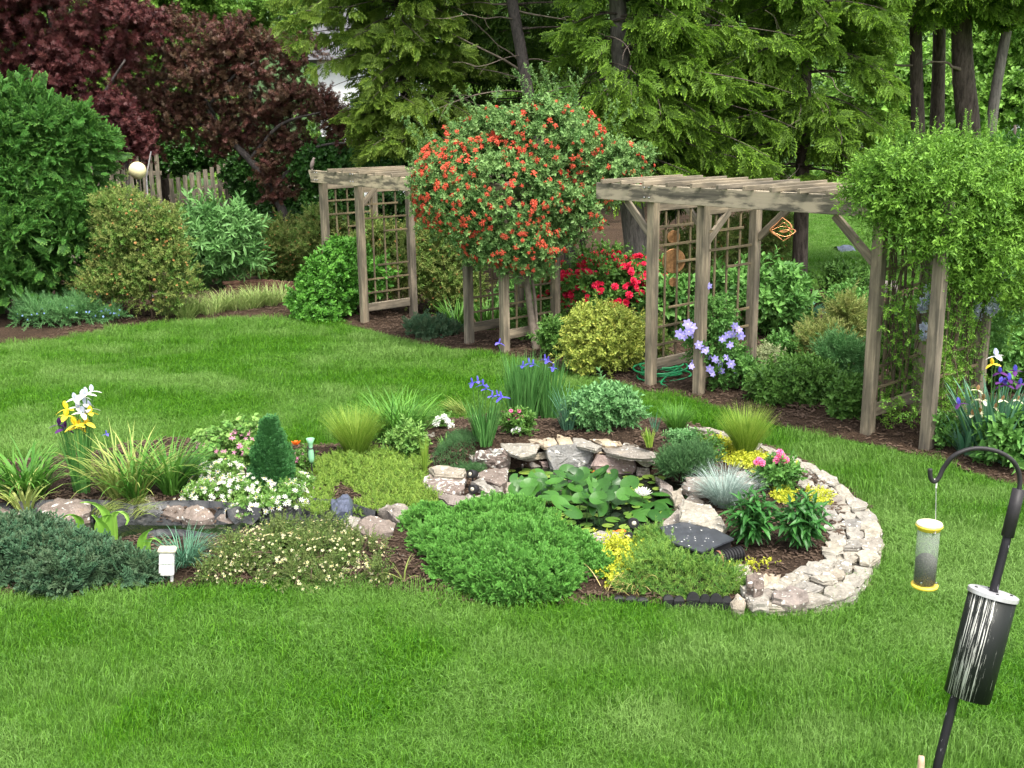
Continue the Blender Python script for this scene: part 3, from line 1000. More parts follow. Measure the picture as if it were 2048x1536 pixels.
for (x, y, s), k, di, db in zip(pts, keep, dI, dB):
    if not k: continue
    edge = min(di, db)
    sc = (.95 + .05 * y) * rnd.uniform(.85, 1.15) * (.55 if db < .1 else 1.12 if di < .14 and y < 7.6 else .7 if di < .1 else 1)
    a = 3.0 * noise.noise(Vector((x * .5, y * .5, 9)))
    st = noise.noise(Vector((x * .45 + y * .15, y * .9, 2)))
    l = .16 + .16 * noise.noise(Vector((x * 1.2, y * 1.2, 4)))
    sc *= 1 + .45 * noise.noise(Vector((x * 2.6, y * 2.6, 20)))
    out.append(((x, y, lawn_h(x, y)), (math.cos(a) * l, math.sin(a) * l, 1), rnd.uniform(0, 6.28), sc * .92))
    tints.append(max(0, min(1, .34 + 1.0 * st + .8 * noise.noise(Vector((x * 2.2, y * 2.2, 7))) + rnd.uniform(-.15, .15))))
tag(scatter('lawn_grass', out, GR, tint=tints), 'short mown green grass covering the lawn', 'grass')
# the far lawn beyond the trees
out = []
for _ in range(5000):
    y = rnd.uniform(19.7, 42); x = rnd.uniform(4.6 + max(0, (y - 22) * .24), y * .53)
    if inside(BACK, [x], [y])[0]: continue
    out.append(((x, y, lawn_h(x, y)), (rnd.uniform(-.2, .2), rnd.uniform(-.2, .2), 1), rnd.uniform(0, 6), 1.9))
tag(scatter('far_lawn_grass', out, GR), 'mown grass of the far lawn beyond the right pergola', 'grass')

# mulch chips
def chip_obj(seed):
    rnd = random.Random(seed); b = MB()
    for _ in range(5):
        L, W, H = rnd.uniform(.012, .04), rnd.uniform(.005, .013), rnd.uniform(.002, .005)
        M = Euler((rnd.uniform(-.4, .4), rnd.uniform(-.4, .4), rnd.uniform(0, 6))).to_matrix().to_4x4(); M.translation = (rnd.uniform(-.05, .05), rnd.uniform(-.05, .05), rnd.uniform(0, .01))
        lv = rnd.random() ** 2
        b.add([(-L/2, -W/2, 0), (L/2, -W/2, 0), (L/2, W/2, 0), (-L/2, W/2, 0), (-L/2, -W/2, H), (L/2, -W/2, H), (L/2, W/2, H), (-L/2, W/2, H)],
              [(4, 5, 6, 7), (0, 1, 5, 4), (1, 2, 6, 5), (2, 3, 7, 6), (3, 0, 4, 7)], 0, lv, M)
    return bpy.data.objects.new('chip%d' % seed, b.mesh('chip', M_chip))
CH = [chip_obj(i) for i in range(4)]
X = np.array([p.x for p in map(Vector, [(rnd.uniform(-5, 4), 0, 0) for _ in range(9000)])]); Y = np.random.RandomState(5).uniform(6.2, 11.5, 9000)
ok = inside(ISLAND, X, Y) & ~inside(POND, X, Y); X, Y = X[ok], Y[ok]
Z = _island_h(X, Y)
tag(scatter('island_mulch_chips', [((x, y, z + .004), (0, 0, 1), rnd.uniform(0, 6), rnd.uniform(.7, 1.4)) for x, y, z in zip(X, Y, Z)], CH), 'bark chips lying over the soil of the island bed', 'bark mulch')
X = np.random.RandomState(6).uniform(-7, 8, 16000); Y = np.random.RandomState(8).uniform(8, 20, 16000)
ok = inside(BACK, X, Y); X, Y = X[ok], Y[ok]; Z = _back_h(X, Y)
tag(scatter('border_mulch_chips', [((x, y, z + .004), (0, 0, 1), rnd.uniform(0, 6), rnd.uniform(.9, 1.7)) for x, y, z in zip(X, Y, Z)], CH), 'bark chips lying over the border beneath the pergolas', 'bark mulch')
# ------------------------------------------------------------------ pergolas
U, V = PERG_U, PERG_V
UP = Vector((0, 0, 1))
def post_px(px, py): return G(px, py)
A2 = post_px(730, 649); A1 = post_px(660, 634); B1 = post_px(939, 692); B2 = post_px(1010, 707)
C1 = post_px(1301, 772); C2 = post_px(1397, 796); D1 = post_px(1734, 870); D2 = post_px(1852, 902)
DEP = .95
def at_px_on(P, d, px):
    lo, hi = -6.0, 6.0
    f = lambda t: project(P + d * t)[0] - px
    s = f(hi) > f(lo)
    for _ in range(50):
        m = (lo + hi) / 2
        if (f(m) > 0) == s: hi = m
        else: lo = m
    return P + d * lo

def hz_of(P, py):          # height at which a point above P shows on photo row py
    lo, hi = 0.0, 4.0
    for _ in range(40):
        m = (lo + hi) / 2
        if project((P.x, P.y, m))[1] > py: lo = m
        else: hi = m
    return lo

def trellis_panel(par, F, zt, zb=.19, laths=True, ground=0):
    Bk = F + V * DEP
    g = F.z
    beam('bottom_rail', F + V * .07 + UP * (zb + .065), Bk - V * .07 + UP * (zb + .065), .035, .13, M_wood, par)
    beam('top_rail', F + V * .07 + UP * (zt - .08), Bk - V * .07 + UP * (zt - .08), .035, .10, M_wood, par)
    for t in (.24, .47, .71):
        p = F + V * (DEP * t)
        beam('lath', p + UP * (zb + .13) - U * .006, p + UP * (zt - .13) - U * .006, .028, .016, M_lath, par, side=V, bev=.002)
    for h, a, c in ((.48, .07, .92), (.69, .07, .92), (.90, .3, .92), (1.42, .45, .92), (1.63, .07, .92), (1.84, .07, .75)):
        h = h * zt / 2.15
        beam('lath', F + V * (DEP * a) + UP * h + U * .010, F + V * (DEP * c) + UP * h + U * .010, .016, .028, M_lath, par, bev=.002)

def post(par, P, z1, w=.108, zlow=-.35):
    o = beam('post', (P.x, P.y, P.z + zlow), (P.x, P.y, z1), w, w, M_wood, par, side=V, bev=.008)
    return o

def brace(par, P, d, z0, z1, off=.42, side=None):
    beam('knee_brace', P + d * .05 + UP * (z0 - P.z), P + d * off + UP * (z1 - P.z), .04, .085, M_wood, par)

def bolts(par, P, z):
    for dx in (-.035, .035):
        for dz in (-.05, .06):
            b = MB(); b.lathe([(0.013, 0), (.013, .008), (.009, .014), (0, .015)], 8)
            me = b.mesh('bolt', M_brass)
            o = place('bolt', me, par, P + U * dx - V * .118 + UP * (z + dz - P.z), (-V).to_track_quat('Z', 'Y').to_euler())

def pergola(name, label, L0, L1, posts, zt0, zt1, raft_px, beam_h=.19, scallop=False):
    """front beam from L0 to L1 (on the post line); heights interpolate"""
    mid = (L0 + L1) / 2
    t = thing(name, label, 'pergola', (mid.x, mid.y, 0))
    d = (L1 - L0); d.z = 0; ln = d.length; d.normalize()
    def zt(P):
        k = ((P - L0).x * d.x + (P - L0).y * d.y) / ln
        return zt0 + (zt1 - zt0) * k
    fixed = []
    for P in posts:
        q = at_px_on(Vector((L0.x, L0.y, P.z)), d, project(P)[0]); fixed.append(Vector((q.x, q.y, P.z)))
    posts = fixed
    for P in posts:
        Bk = P + V * DEP
        post(t, P, zt(P) - .03); post(t, Vector((Bk.x, Bk.y, P.z - .08)), zt(P) - .03)
        trellis_panel(t, P, zt(P) - beam_h + .02 - P.z)
    for off, nm in ((-V * .087, 'front_beam'), (V * (DEP + .087), 'rear_beam')):
        a = L0 + off; c = L1 + off
        beam(nm, (a.x, a.y, zt0 - beam_h / 2), (c.x, c.y, zt1 - beam_h / 2), .045, beam_h, M_beam, t, bev=.005)
    for px in raft_px:
        a = at_px_on(Vector((L0.x, L0.y, zt0)) - V * .26, d, px)
        z = zt(a) + .027
        e = random.uniform(-.03, .03)
        beam('rafter', (a.x, a.y, z), (a.x + V.x * (DEP + .52 + e), a.y + V.y * (DEP + .52 + e), z), .036, .05, M_wood, t, bev=.004)
    return t, zt, posts

# left pergola: columns A and B
zA = hz_of(A1, 340); zB = zA + .0
LA = at_px_on(Vector((A1.x, A1.y, zA)), -U, 632); LA.z = 0
dAB = (B1 - A2).normalized(); dAB.z = 0
LB = Vector((B2.x, B2.y, 0)) + dAB * .12
perg_left, ztA, (A1, A2, B1, B2) = pergola('timber_pergola', 'weathered grey timber pergola on the left with red-flowered vine swallowing its right end', LA, LB, [A1, A2, B1, B2], zA, zA - .1,
                         [655, 684, 716, 748, 782, 815, 850, 886, 924, 964, 1003])
brace(perg_left, A2, V, 1.85, 2.18, .38)
# scalloped end of the front beam
b = MB()
e = LA - V * .087
prof = [(0, .095), (-.05, .095), (-.045, .05), (-.02, .01), (.0, -.05)]
bd = -dAB
b2 = [(e + dAB * x + UP * (zA - .095 + z)) for x, z in prof]
n = len(b2)
b.add([p - V * .022 for p in b2] + [p + V * .022 for p in b2], [tuple(range(n)), tuple(range(2 * n - 1, n - 1, -1))] + [(i, i + n, (i + 1) % n + n, (i + 1) % n) for i in range(n)], 0, .5)
b.build('beam_end', M_beam, perg_left)
# right pergola: columns C and D
zC = hz_of(C1, 369); zD = hz_of(D1, 391)
dCD = (D1 - C1); dCD.z = 0; dCD.normalize()
LC = at_px_on(Vector((C1.x, C1.y, zC)), -dCD, 1205); LC.z = 0
LD = Vector((D2.x, D2.y, 0)) + dCD * .12
kz = (zD - zC) / (D1 - C1).length
perg_right, ztC, (C1, C2, D1, D2) = pergola('timber_pergola', 'weathered timber pergola with bare peeling beam and bright green vine over its right end', LC, LD, [C1, C2, D1, D2],
                          zC - kz * .5, zD + kz * 1.1, [1203, 1241, 1286, 1333, 1382, 1434, 1487, 1541, 1597, 1654, 1712, 1775, 1840])
print('zA', zA, 'zC', zC, 'zD', zD, 'C1', C1, 'D1', D1, 'A1', A1)
brace(perg_right, C1, -dCD, zC - .56, zC - .20, .42)
brace(perg_right, C1 + V * DEP, -dCD, zC - .56, zC - .20, .42)
brace(perg_right, C2, V, zC - .62, zC - .28, .45)
brace(perg_right, C2 + V * DEP, dCD, zC - .62, zC - .22, .5)
brace(perg_right, D1, -dCD, zD - .62, zD - .2, .5)
for P in (C1,): bolts(perg_right, P, zC - .09)
bolts(perg_left, A1, zA - .1); bolts(perg_left, A2, zA - .1)

# ------------------------------------------------------------------ picket fence at the back left, house, shed
def fence(name, label, p0, p1, zt0, zt1, n, w, wave=.0):
    c = (p0 + p1) / 2
    t = thing(name, label, 'fence', (c.x, c.y, 0))
    d = (p1 - p0); L = d.length; d.normalize(); nrm = Vector((d.y, -d.x, 0))
    for i in range(n):
        k = (i + .5) / n
        p = p0 + d * (L * k); z = zt0 + (zt1 - zt0) * k + wave * math.sin(k * 3.1) + random.uniform(-.02, .02)
        beam('picket', (p.x, p.y, -.1), (p.x, p.y, z), w * random.uniform(.92, 1.05), .02, M_fence, t, side=d, bev=.003)
    for h in (.35, .8):
        a = p0 - nrm * -.03; 
        beam('fence_rail', p0 - nrm * .035 + UP * (zt0 * h), p1 - nrm * .035 + UP * (zt1 * h), .04, .09, M_fence, t)
    return t
FY = 24.5
f0 = at_y(335, 360, FY); f1 = at_y(470, 322, FY + .5)
ft = fence('picket_fence', 'weathered grey picket fence rising to the right behind the buddleia bush', Vector((f0.x, f0.y, 0)), Vector((f1.x, f1.y, 0)), f0.z, f1.z, 10, .095)
beam('fence_post', (f1.x + .1, f1.y, -.1), (f1.x + .1, f1.y, f1.z + .05), .1, .1, M_fence, ft)
g0 = at_y(478, 335, FY + .6); g1 = at_y(700, 360, FY + 1.5)
fence('picket_fence', 'ivy-grown grey picket fence in the shade under the bronze maple', Vector((g0.x, g0.y, 0)), Vector((g1.x, g1.y, 0)), g0.z, g1.z, 17, .10)
g0 = at_y(90, 300, FY + .4); g1 = at_y(318, 300, FY + .4)
fence('picket_fence', 'dark fence section behind the yellow globe, mostly hidden by ivy', Vector((g0.x, g0.y, 0)), Vector((g1.x, g1.y, 0)), g0.z, g1.z, 17, .10)
fp = at_y(862, 262, 21.5)
tag(beam('fence_post', (fp.x, fp.y, -.1), (fp.x, fp.y, fp.z), .16, .14, M_fence, None), 'short weathered post above the left edge of the red-flowered vine', 'post')

def house():
    Y = 42
    a = at_y(640, 240, Y); c = at_y(880, 240, Y)
    t = thing('white_house', 'white house glimpsed through the conifer foliage at upper left centre', 'house', (a.x, Y, 0))
    zt = at_y(700, 120, Y).z
    b = MB(); b.box((a.x, Y, 0), (c.x, Y + 7, zt)); b.build('wall', M_siding, t)
    for px0, px1, py0, py1 in ((700, 724, 198, 234), (742, 752, 200, 230), (775, 800, 170, 232)):
        p = at_y(px0, py0, Y - .05); q = at_y(px1, py1, Y - .05)
        b = MB(); b.box((p.x - .08, Y - .07, q.z - .08), (q.x + .08, Y - .004, p.z + .08)); fr = b.build('window', M_siding, t)
        b = MB(); b.box((p.x, Y - .09, q.z), (q.x, Y - .074, p.z)); b.build('pane', M_window, fr)
    b = MB(); xm = (a.x + c.x) / 2
    b.add([(a.x - .4, Y - .5, zt), (c.x + .4, Y - .5, zt), (c.x + .4, Y + 7.5, zt), (a.x - .4, Y + 7.5, zt), (a.x - .4, Y + 3.5, zt + 2.2), (c.x + .4, Y + 3.5, zt + 2.2)],
          [(0, 1, 5, 4), (2, 3, 4, 5), (0, 4, 3), (1, 2, 5), (0, 3, 2, 1)], 0, .5)
    b.build('roof', M_roof, t)
house()
p = at_y(1968, 262, 46); q = at_y(2200, 285, 46)
t = thing('white_outbuilding', 'low pale blue-white outbuilding behind the trunks at the far right', 'building', (p.x, 46, 0))
b = MB(); b.box((p.x, 46, 0), (q.x, 52, p.z)); b.build('wall', M_siding, t)
b = MB(); b.box((p.x - .3, 45.6, p.z), (q.x, 52.4, p.z + .25)); b.build('roof', plain('pale roof', (.55, .6, .66), .6), t)
# ------------------------------------------------------------------ spray library
S = {}
def sp(key, n, *a, **k):
    S[key] = [spray('%s_%d' % (key, i), *a, seed=i * 7 + 1, **k) for i in range(n)]
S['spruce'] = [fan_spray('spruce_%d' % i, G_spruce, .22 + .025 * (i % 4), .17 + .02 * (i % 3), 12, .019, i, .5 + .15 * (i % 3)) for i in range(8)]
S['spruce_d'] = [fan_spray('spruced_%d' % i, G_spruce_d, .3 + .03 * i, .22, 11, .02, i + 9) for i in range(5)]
S['hemlock'] = [fan_spray('hemlock_%d' % i, G_hemlock, .25, .20, 14, .015, i + 20, .45) for i in range(3)]
S['yew'] = [fan_spray('yew_%d' % i, G_yew, .15, .12, 13, .016, i + 30, .25) for i in range(4)]
sp('maple_red', 3, G_maple_red, 'star', 16, .085, .05, .28, spread=85)
sp('maple_br', 3, G_maple_br, 'star', 18, .07, .05, .26, spread=85)
sp('forest', 3, G_forest, 'small', 16, .11, .075, .40, spread=75)
sp('forest_d', 3, G_forest_d, 'small', 16, .15, .10, .50, spread=80)
sp('ivy', 3, G_ivy, 'leaf', 10, .07, .065, .16, spread=75)

def taper(par, name, pts, r0, r1, mat, n=8, sm=True):
    pts = smooth_poly([tuple(p) for p in pts], closed=False, sub=4) if len(pts) > 2 else [tuple(p) for p in pts]
    b = MB(); k = len(pts) - 1
    b.tube(pts, [r0 + (r1 - r0) * i / k for i in range(k + 1)], n)
    return b.build(name, mat, par, sm, loc=pts[0])

def px_blobs(lst, Y, depth=.8):
    """[(px, py, rx_px, ry_px, dY, depth factor)] -> ellipsoids at distance Y"""
    out = []
    for e in lst:
        px, py, rx, ry = e[:4]; dy = e[4] if len(e) > 4 else 0; df = e[5] if len(e) > 5 else depth
        y = Y + dy; m = mpp(y)
        out.append((at_y(px, py, y), (rx * m, (rx + ry) * .5 * m * df, ry * m)))
    return out

def tree(name, label, base_px, Y, trunk, r0, r1, blobs, spr, n, scale, mat=None, clump=30, csize=.4, limbs=(), cat='tree', depth=.8, seed=1, group=None, **kw):
    rnd = random.Random(seed)
    bp = at_y(base_px[0], base_px[1], Y)
    t = thing(name, label, cat, (bp.x, Y, 0), group)
    pts = [at_y(p[0], p[1], Y + (p[2] if len(p) > 2 else 0)) for p in trunk]
    if trunk: taper(t, 'trunk', pts, r0, r1, mat or M_bark)
    for L in limbs:
        taper(t, 'limb', [at_y(p[0], p[1], Y + (p[2] if len(p) > 2 else 0)) for p in L[1:]], L[0], L[0] * .35, mat or M_bark, 6)
    if n:
        P = blob_pts(px_blobs(blobs, Y, depth), n, rnd, scale, clump, csize, front=.75, **kw)
        scatter('foliage', P, S[spr], t)
    return t

# ------------------------------------------------------------------ conifers built of boughs
def conifer(name, label, Y, trunk, r0, r1, boughs, spr, scale, seed, dead=(), mat=None, cat='conifer', per=84):
    """boughs: list of (px, py, length, azimuth deg (0 = right, -90 = to the camera), sag)"""
    rnd = random.Random(seed)
    pts = [at_y(p[0], p[1], Y + (p[2] if len(p) > 2 else 0)) for p in trunk]
    t = thing(name, label, cat, (pts[0].x, Y, 0))
    taper(t, 'trunk', pts, r0, r1, mat or M_bark, 10)
    S_ = []; b = MB()
    for (px, py, L, az, sag) in boughs:
        o = at_y(px, py, Y); a = R(az)
        d = Vector((math.cos(a), math.sin(a), 0)); s = Vector((-d.y, d.x, 0))
        path = []
        for i in range(9):
            k = i / 8
            path.append(o + d * (L * k) + UP * (L * (.12 * k - sag * k * k)) + s * (.12 * L * math.sin(k * 3 + az)))
        b.tube(path, [.018 * (1 - .8 * i / 8) for i in range(9)], 5, 0, 0, cap=False)
        for j in range(int(per * L / 2)):
            k = rnd.uniform(.18, 1.0) ** .8
            i = min(7, int(k * 8)); f = k * 8 - i
            c = path[i].lerp(path[i + 1], min(1, f))
            sd = rnd.choice((-1, 1)); w = rnd.uniform(.0, .32) * (1.15 - k * .5) * L * .5
            c = c + s * (sd * w) + UP * (-.35 * w - rnd.uniform(0, .12))
            dd = d * rnd.uniform(.4, 1) + s * (sd * rnd.uniform(.3, 1.1)) + UP * rnd.uniform(-1.0, .15)
            if noise.noise(c * 1.5) < -.16: continue
            S_.append((c, (dd + rnd_dir(rnd) * .45).normalized(), rnd.uniform(-1.5, 1.5), scale * rnd.uniform(.75, 1.25) * (1.1 - .3 * k)))
    if b.v: b.build('boughs', M_bark, t)['kind'] = 'stuff'
    if S_: scatter('foliage', S_, S[spr], t)
    for D in dead:
        o = at_y(*D[:2], Y); e = [at_y(q[0], q[1], Y + q[2]) for q in D[3]]
        mid = [(o * (1 - k) + e[-1] * k) * .3 + (o.lerp(e[0], min(1, k * 2)) if k < .5 else e[0].lerp(e[-1], k * 2 - 1)) * .7 + rnd_dir(rnd) * .035 for k in (.2, .4, .6, .8)]
        taper(t, 'dead_branch', [o] + mid + [e[-1]], D[2] * .75, .003, M_twig, 5)
        for k in (1, 2, 3):
            q = mid[k] + Vector((rnd.uniform(-.3, .3), rnd.uniform(-.2, .1), rnd.uniform(-.35, .15)))
            taper(t, 'dead_twig', [mid[k], (mid[k] + q) / 2 + rnd_dir(rnd) * .03, q], D[2] * .3, .002, M_twig, 4)
    return t

def auto_boughs(rnd, px, rows, per_row, L0, L1, az0=-200, az1=20, sag=.3):
    out = []
    n = len(rows)
    for i, r in enumerate(rows):
        L = L0 + (L1 - L0) * i / max(1, n - 1)
        x = px[0] + (px[1] - px[0]) * i / max(1, n - 1)
        for _ in range(per_row):
            out.append((x, r + rnd.uniform(-12, 12), L * rnd.uniform(.7, 1.1), rnd.uniform(az0, az1), sag * rnd.uniform(.6, 1.4)))
    return out

rnd = random.Random(5)
# big spruce right of centre
bo = auto_boughs(rnd, (1238, 1228), list(range(320, -420, -46)), 5, 1.5, 1.6, -100, 25, .32)
bo += auto_boughs(rnd, (1238, 1228), list(range(330, -420, -60)), 2, .9, 1.0, -200, -110, .35)
bo += [(1250, 250, 2.4, -30, .32), (1250, 200, 2.6, -15, .3), (1250, 150, 2.7, -40, .25), (1250, 60, 2.6, -25, .2), (1250, 310, 1.7, -60, .25), (1250, 340, 1.5, -20, .2), (1250, 300, 2.2, -5, .25)]
conifer('spruce_tree', 'tall spruce with thick grey trunk beside the red-flowered vine, bright drooping boughs', 17.2,
        [(1277, 520), (1262, 400), (1250, 250), (1238, 60), (1226, -200), (1210, -600)], .21, .09, bo, 'spruce', 1.0, 3, mat=M_bark_g,
        dead=[(1262, 330, .02, [(1200, 335, -.3), (1150, 322, -.5)]), (1300, 330, .02, [(1330, 350, -.5), (1345, 375, -.6)]), (1262, 345, .018, [(1330, 290, -.5), (1345, 245, -.7)]), (1255, 170, .018, [(1200, 110, -.3), (1160, 115, -.5)])])
bo = auto_boughs(rnd, (1606, 1622), list(range(335, -420, -46)), 6, 1.5, 1.7, -205, 20, .36)
bo += [(1606, 220, 2.3, -150, .3), (1606, 150, 2.3, -165, .28), (1606, 330, 1.5, -120, .25), (1606, 290, 1.9, -175, .25), (1606, 100, 2.2, -140, .25), (1606, 340, 1.6, -60, .2)]
conifer('spruce_tree', 'spruce behind the middle of the right pergola, brown trunk standing left of the far lawn', 18.0,
        [(1598, 575), (1602, 450), (1606, 300), (1612, 100), (1625, -250), (1635, -600)], .135, .07, bo, 'spruce', .95, 4,
        dead=[(1606, 300, .02, [(1560, 330, -.6), (1550, 360, -.8)]), (1606, 130, .02, [(1660, 150, -1.2), (1690, 190, -1.4)]), (1606, 150, .015, [(1640, 190, -1.3), (1650, 240, -1.4)]),
              (1690, 330, .016, [(1715, 240, -.5), (1745, 200, -.5)]), (1606, 130, .012, [(1570, 60, -1.2), (1530, 20, -1.4)])])
# third spruce, farther, filling between
bo = auto_boughs(rnd, (1430, 1430), list(range(330, -420, -70)), 6, 1.7, 1.8, -210, 30, .3)
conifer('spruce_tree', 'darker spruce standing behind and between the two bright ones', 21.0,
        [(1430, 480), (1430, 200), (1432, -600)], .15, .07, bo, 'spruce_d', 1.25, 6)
# bare leaning spruce trunk in the middle with dead branches
bo = auto_boughs(rnd, (1010, 1000), [-160, -210, -270, -330], 6, 1.8, 1.8, -220, 40, .15)
bo += auto_boughs(rnd, (1040, 1010), [60, 0, -60, -120], 4, 2.2, 2.0, 20, 160, .25)
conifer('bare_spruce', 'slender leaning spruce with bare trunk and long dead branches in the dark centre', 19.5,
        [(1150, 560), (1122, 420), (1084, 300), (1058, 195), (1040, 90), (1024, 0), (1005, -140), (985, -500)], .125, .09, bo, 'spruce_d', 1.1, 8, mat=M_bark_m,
        dead=[(1040, 140, .035, [(960, 90, -.3), (860, 55, -.5), (800, 20, -.8)]), (1046, 130, .02, [(990, 80, .2), (900, 10, .2)]), (1030, 20, .025, [(1100, 30, -.2), (1190, 45, -.3)]),
              (1034, 40, .02, [(960, 30, -.6), (850, 35, -.9)]), (1054, 185, .022, [(960, 175, -.5), (850, 230, -.8)]), (1050, 120, .02, [(1110, 125, .3), (1200, 130, .3)]),
              (1056, 195, .018, [(1130, 170, .3), (1230, 150, .3)]), (1060, 215, .018, [(1150, 210, .5), (1240, 205, .4)]), (1050, 160, .016, [(900, 130, .4), (800, 65, .3)]),
              (1030, 10, .02, [(930, -10, .3), (850, 20, .3), (790, 60, 0)]), (1045, 110, .014, [(960, 140, -.8), (905, 125, -1.0)]), (1060, 210, .015, [(980, 225, .2), (900, 190, .2)])])
# more dead, twiggy trees in the shade
for i, (x0, x1, lab) in enumerate(((905, 880, 'thin bare sapling in the shade left of the leaning spruce'), (1165, 1150, 'thin dead trunk in the shade right of the leaning spruce'),
                                   (960, 985, 'dim slim trunk deep in the shade behind the flowering vine'))):
    dd = []
    for k in range(9):
        y = rnd.uniform(20, 300); s = rnd.choice((-1, 1)); L = rnd.uniform(60, 170)
        xx = x0 + (x1 - x0) * (300 - y) / 300
        dd.append((xx, y, .012, [(xx + s * L * .5, y - rnd.uniform(-10, 25), -.3), (xx + s * L, y + rnd.uniform(-10, 45), -.5)]))
    bo = auto_boughs(rnd, (x1, x1), [200, 120, 50, -20, -90, -160], 4, 1.7, 1.6, -220, 40, .25)
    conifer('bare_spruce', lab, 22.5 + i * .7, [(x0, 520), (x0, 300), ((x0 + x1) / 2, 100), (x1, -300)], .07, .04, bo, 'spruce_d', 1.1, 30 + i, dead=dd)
# yellow green hemlock upper left centre
bo = auto_boughs(rnd, (815, 795), list(range(270, -380, -38)), 7, 1.2, 1.9, -215, 15, .32)
bo += [(800, 60, 2.0, -160, .2), (800, 20, 2.2, -170, .2), (800, 110, 1.6, -150, .25), (800, 150, 1.3, -165, .3), (800, -20, 2.4, -172, .15), (800, -20, 2.0, -120, .2), (805, 200, 1.2, -150, .3)]
conifer('hemlock_tree', 'feathery yellow-green hemlock above the left pergola, in front of the white house', 20.0,
        [(818, 300), (812, 200), (805, 90), (795, -50), (790, -500)], .12, .06, bo, 'hemlock', 1.0, 12, mat=M_bark, per=70)
# right-hand trunks
def trunk_tree(lab, Y, tr, r0, r1, bo, mat, seed, spr='spruce', dead=()):
    conifer('pine_tree', lab, Y, tr, r0, r1, bo, spr, 1.1, seed, mat=mat, dead=dead)
trunk_tree('dark pine trunk standing leftmost of the group behind the green vine', 21, [(1838, 420), (1836, 250), (1832, 100), (1828, -400)], .14, .10,
           auto_boughs(rnd, (1830, 1830), list(range(0, -300, -45)), 5, 2.0, 2.0, -200, 20, .35), M_bark, 41, dead=[(1835, 130, .035, [(1770, 128, -.4), (1720, 155, -.6)])])
trunk_tree('pine trunk second from the left in the group behind the green vine', 21.8, [(1872, 420), (1874, 250), (1878, 100), (1885, -400)], .16, .10,
           auto_boughs(rnd, (1880, 1880), list(range(-20, -300, -50)), 5, 2.2, 2.0, -200, 20, .35), M_bark, 42)
trunk_tree('thick curved pine trunk rising just behind the top of the green vine', 20.5, [(1940, 420), (1936, 250), (1926, 140), (1922, 0), (1915, -400)], .23, .15,
           auto_boughs(rnd, (1922, 1922), list(range(-30, -300, -50)), 5, 2.3, 2.2, -200, 20, .3), M_bark, 43, dead=[(1926, 150, .06, [(1905, 120, -.3), (1850, 118, -.5)])])
trunk_tree('slim grey trunk leaning right near the right edge of the view', 20.0, [(1975, 380), (1985, 230), (2004, 110), (2024, 0), (2060, -300)], .10, .08,
           auto_boughs(rnd, (2030, 2040), list(range(-60, -300, -50)), 4, 1.8, 1.8, -200, 20, .3), M_bark_g, 44)

# ------------------------------------------------------------------ maples at the left
tree('red_maple', 'dark red maple filling the top left corner behind the green yew', (60, 500), 21.5,
     [(150, 480), (140, 300), (120, 150), (90, -40)], .14, .06,
     [(60, 60, 150, 75), (190, 60, 110, 60), (110, 150, 110, 50), (20, 140, 110, 80), (190, 130, 70, 50), (60, -80, 220, 110), (-80, 60, 120, 120), (160, 200, 50, 35), (240, 20, 60, 40)],
     'maple_red', 3600, 1.0, M_bark_m, 60, .36, seed=2, upb=.15, jit=.7, limbs=[(.05, (140, 300), (200, 200, -.3), (250, 120, -.5))])
tree('bronze_maple', 'spreading bronze-leaved maple with dark leaning trunk over the picket fence', (600, 560), 22.8,
     [(590, 480), (545, 380), (500, 320), (450, 270), (415, 215), (400, 150)], .10, .04,
     [(360, 90, 70, 45), (450, 85, 90, 40), (300, 160, 45, 60), (400, 160, 90, 50), (500, 130, 80, 50), (530, 200, 90, 38), (620, 215, 70, 30), (330, 240, 90, 45, .2), (430, 260, 80, 45, .3),
      (660, 260, 60, 26, -.2), (720, 275, 60, 22, -.2), (590, 290, 60, 35), (570, 355, 45, 28, -.1), (555, 385, 35, 22), (270, 120, 40, 40), (620, 330, 45, 30, .2), (250, 255, 50, 45, .2), (520, 270, 70, 40, .4), (600, 120, 60, 30)],
     'maple_br', 3900, 1.0, M_bark_m, 120, .38, seed=3, upb=.2, jit=.65,
     limbs=[(.05, (500, 320), (560, 250, -.3), (640, 225, -.5)), (.05, (450, 270), (360, 230, .2), (290, 180, .2)), (.045, (415, 215), (470, 150, -.3), (520, 120, -.4)), (.05, (545, 380), (620, 300, -.4), (700, 285, -.6)), (.03, (430, 230), (395, 170, -.4), (360, 110, -.4))])
tree('red_maple', 'small bright wine-red maple branch mass hanging left of the bronze maple', (250, 500), 21.0, [(262, 480), (255, 350), (245, 260)], .05, .03,
     [(240, 235, 45, 45), (225, 290, 30, 30), (265, 290, 40, 30)], 'maple_red', 420, .95, M_bark_m, 12, .4, seed=4)

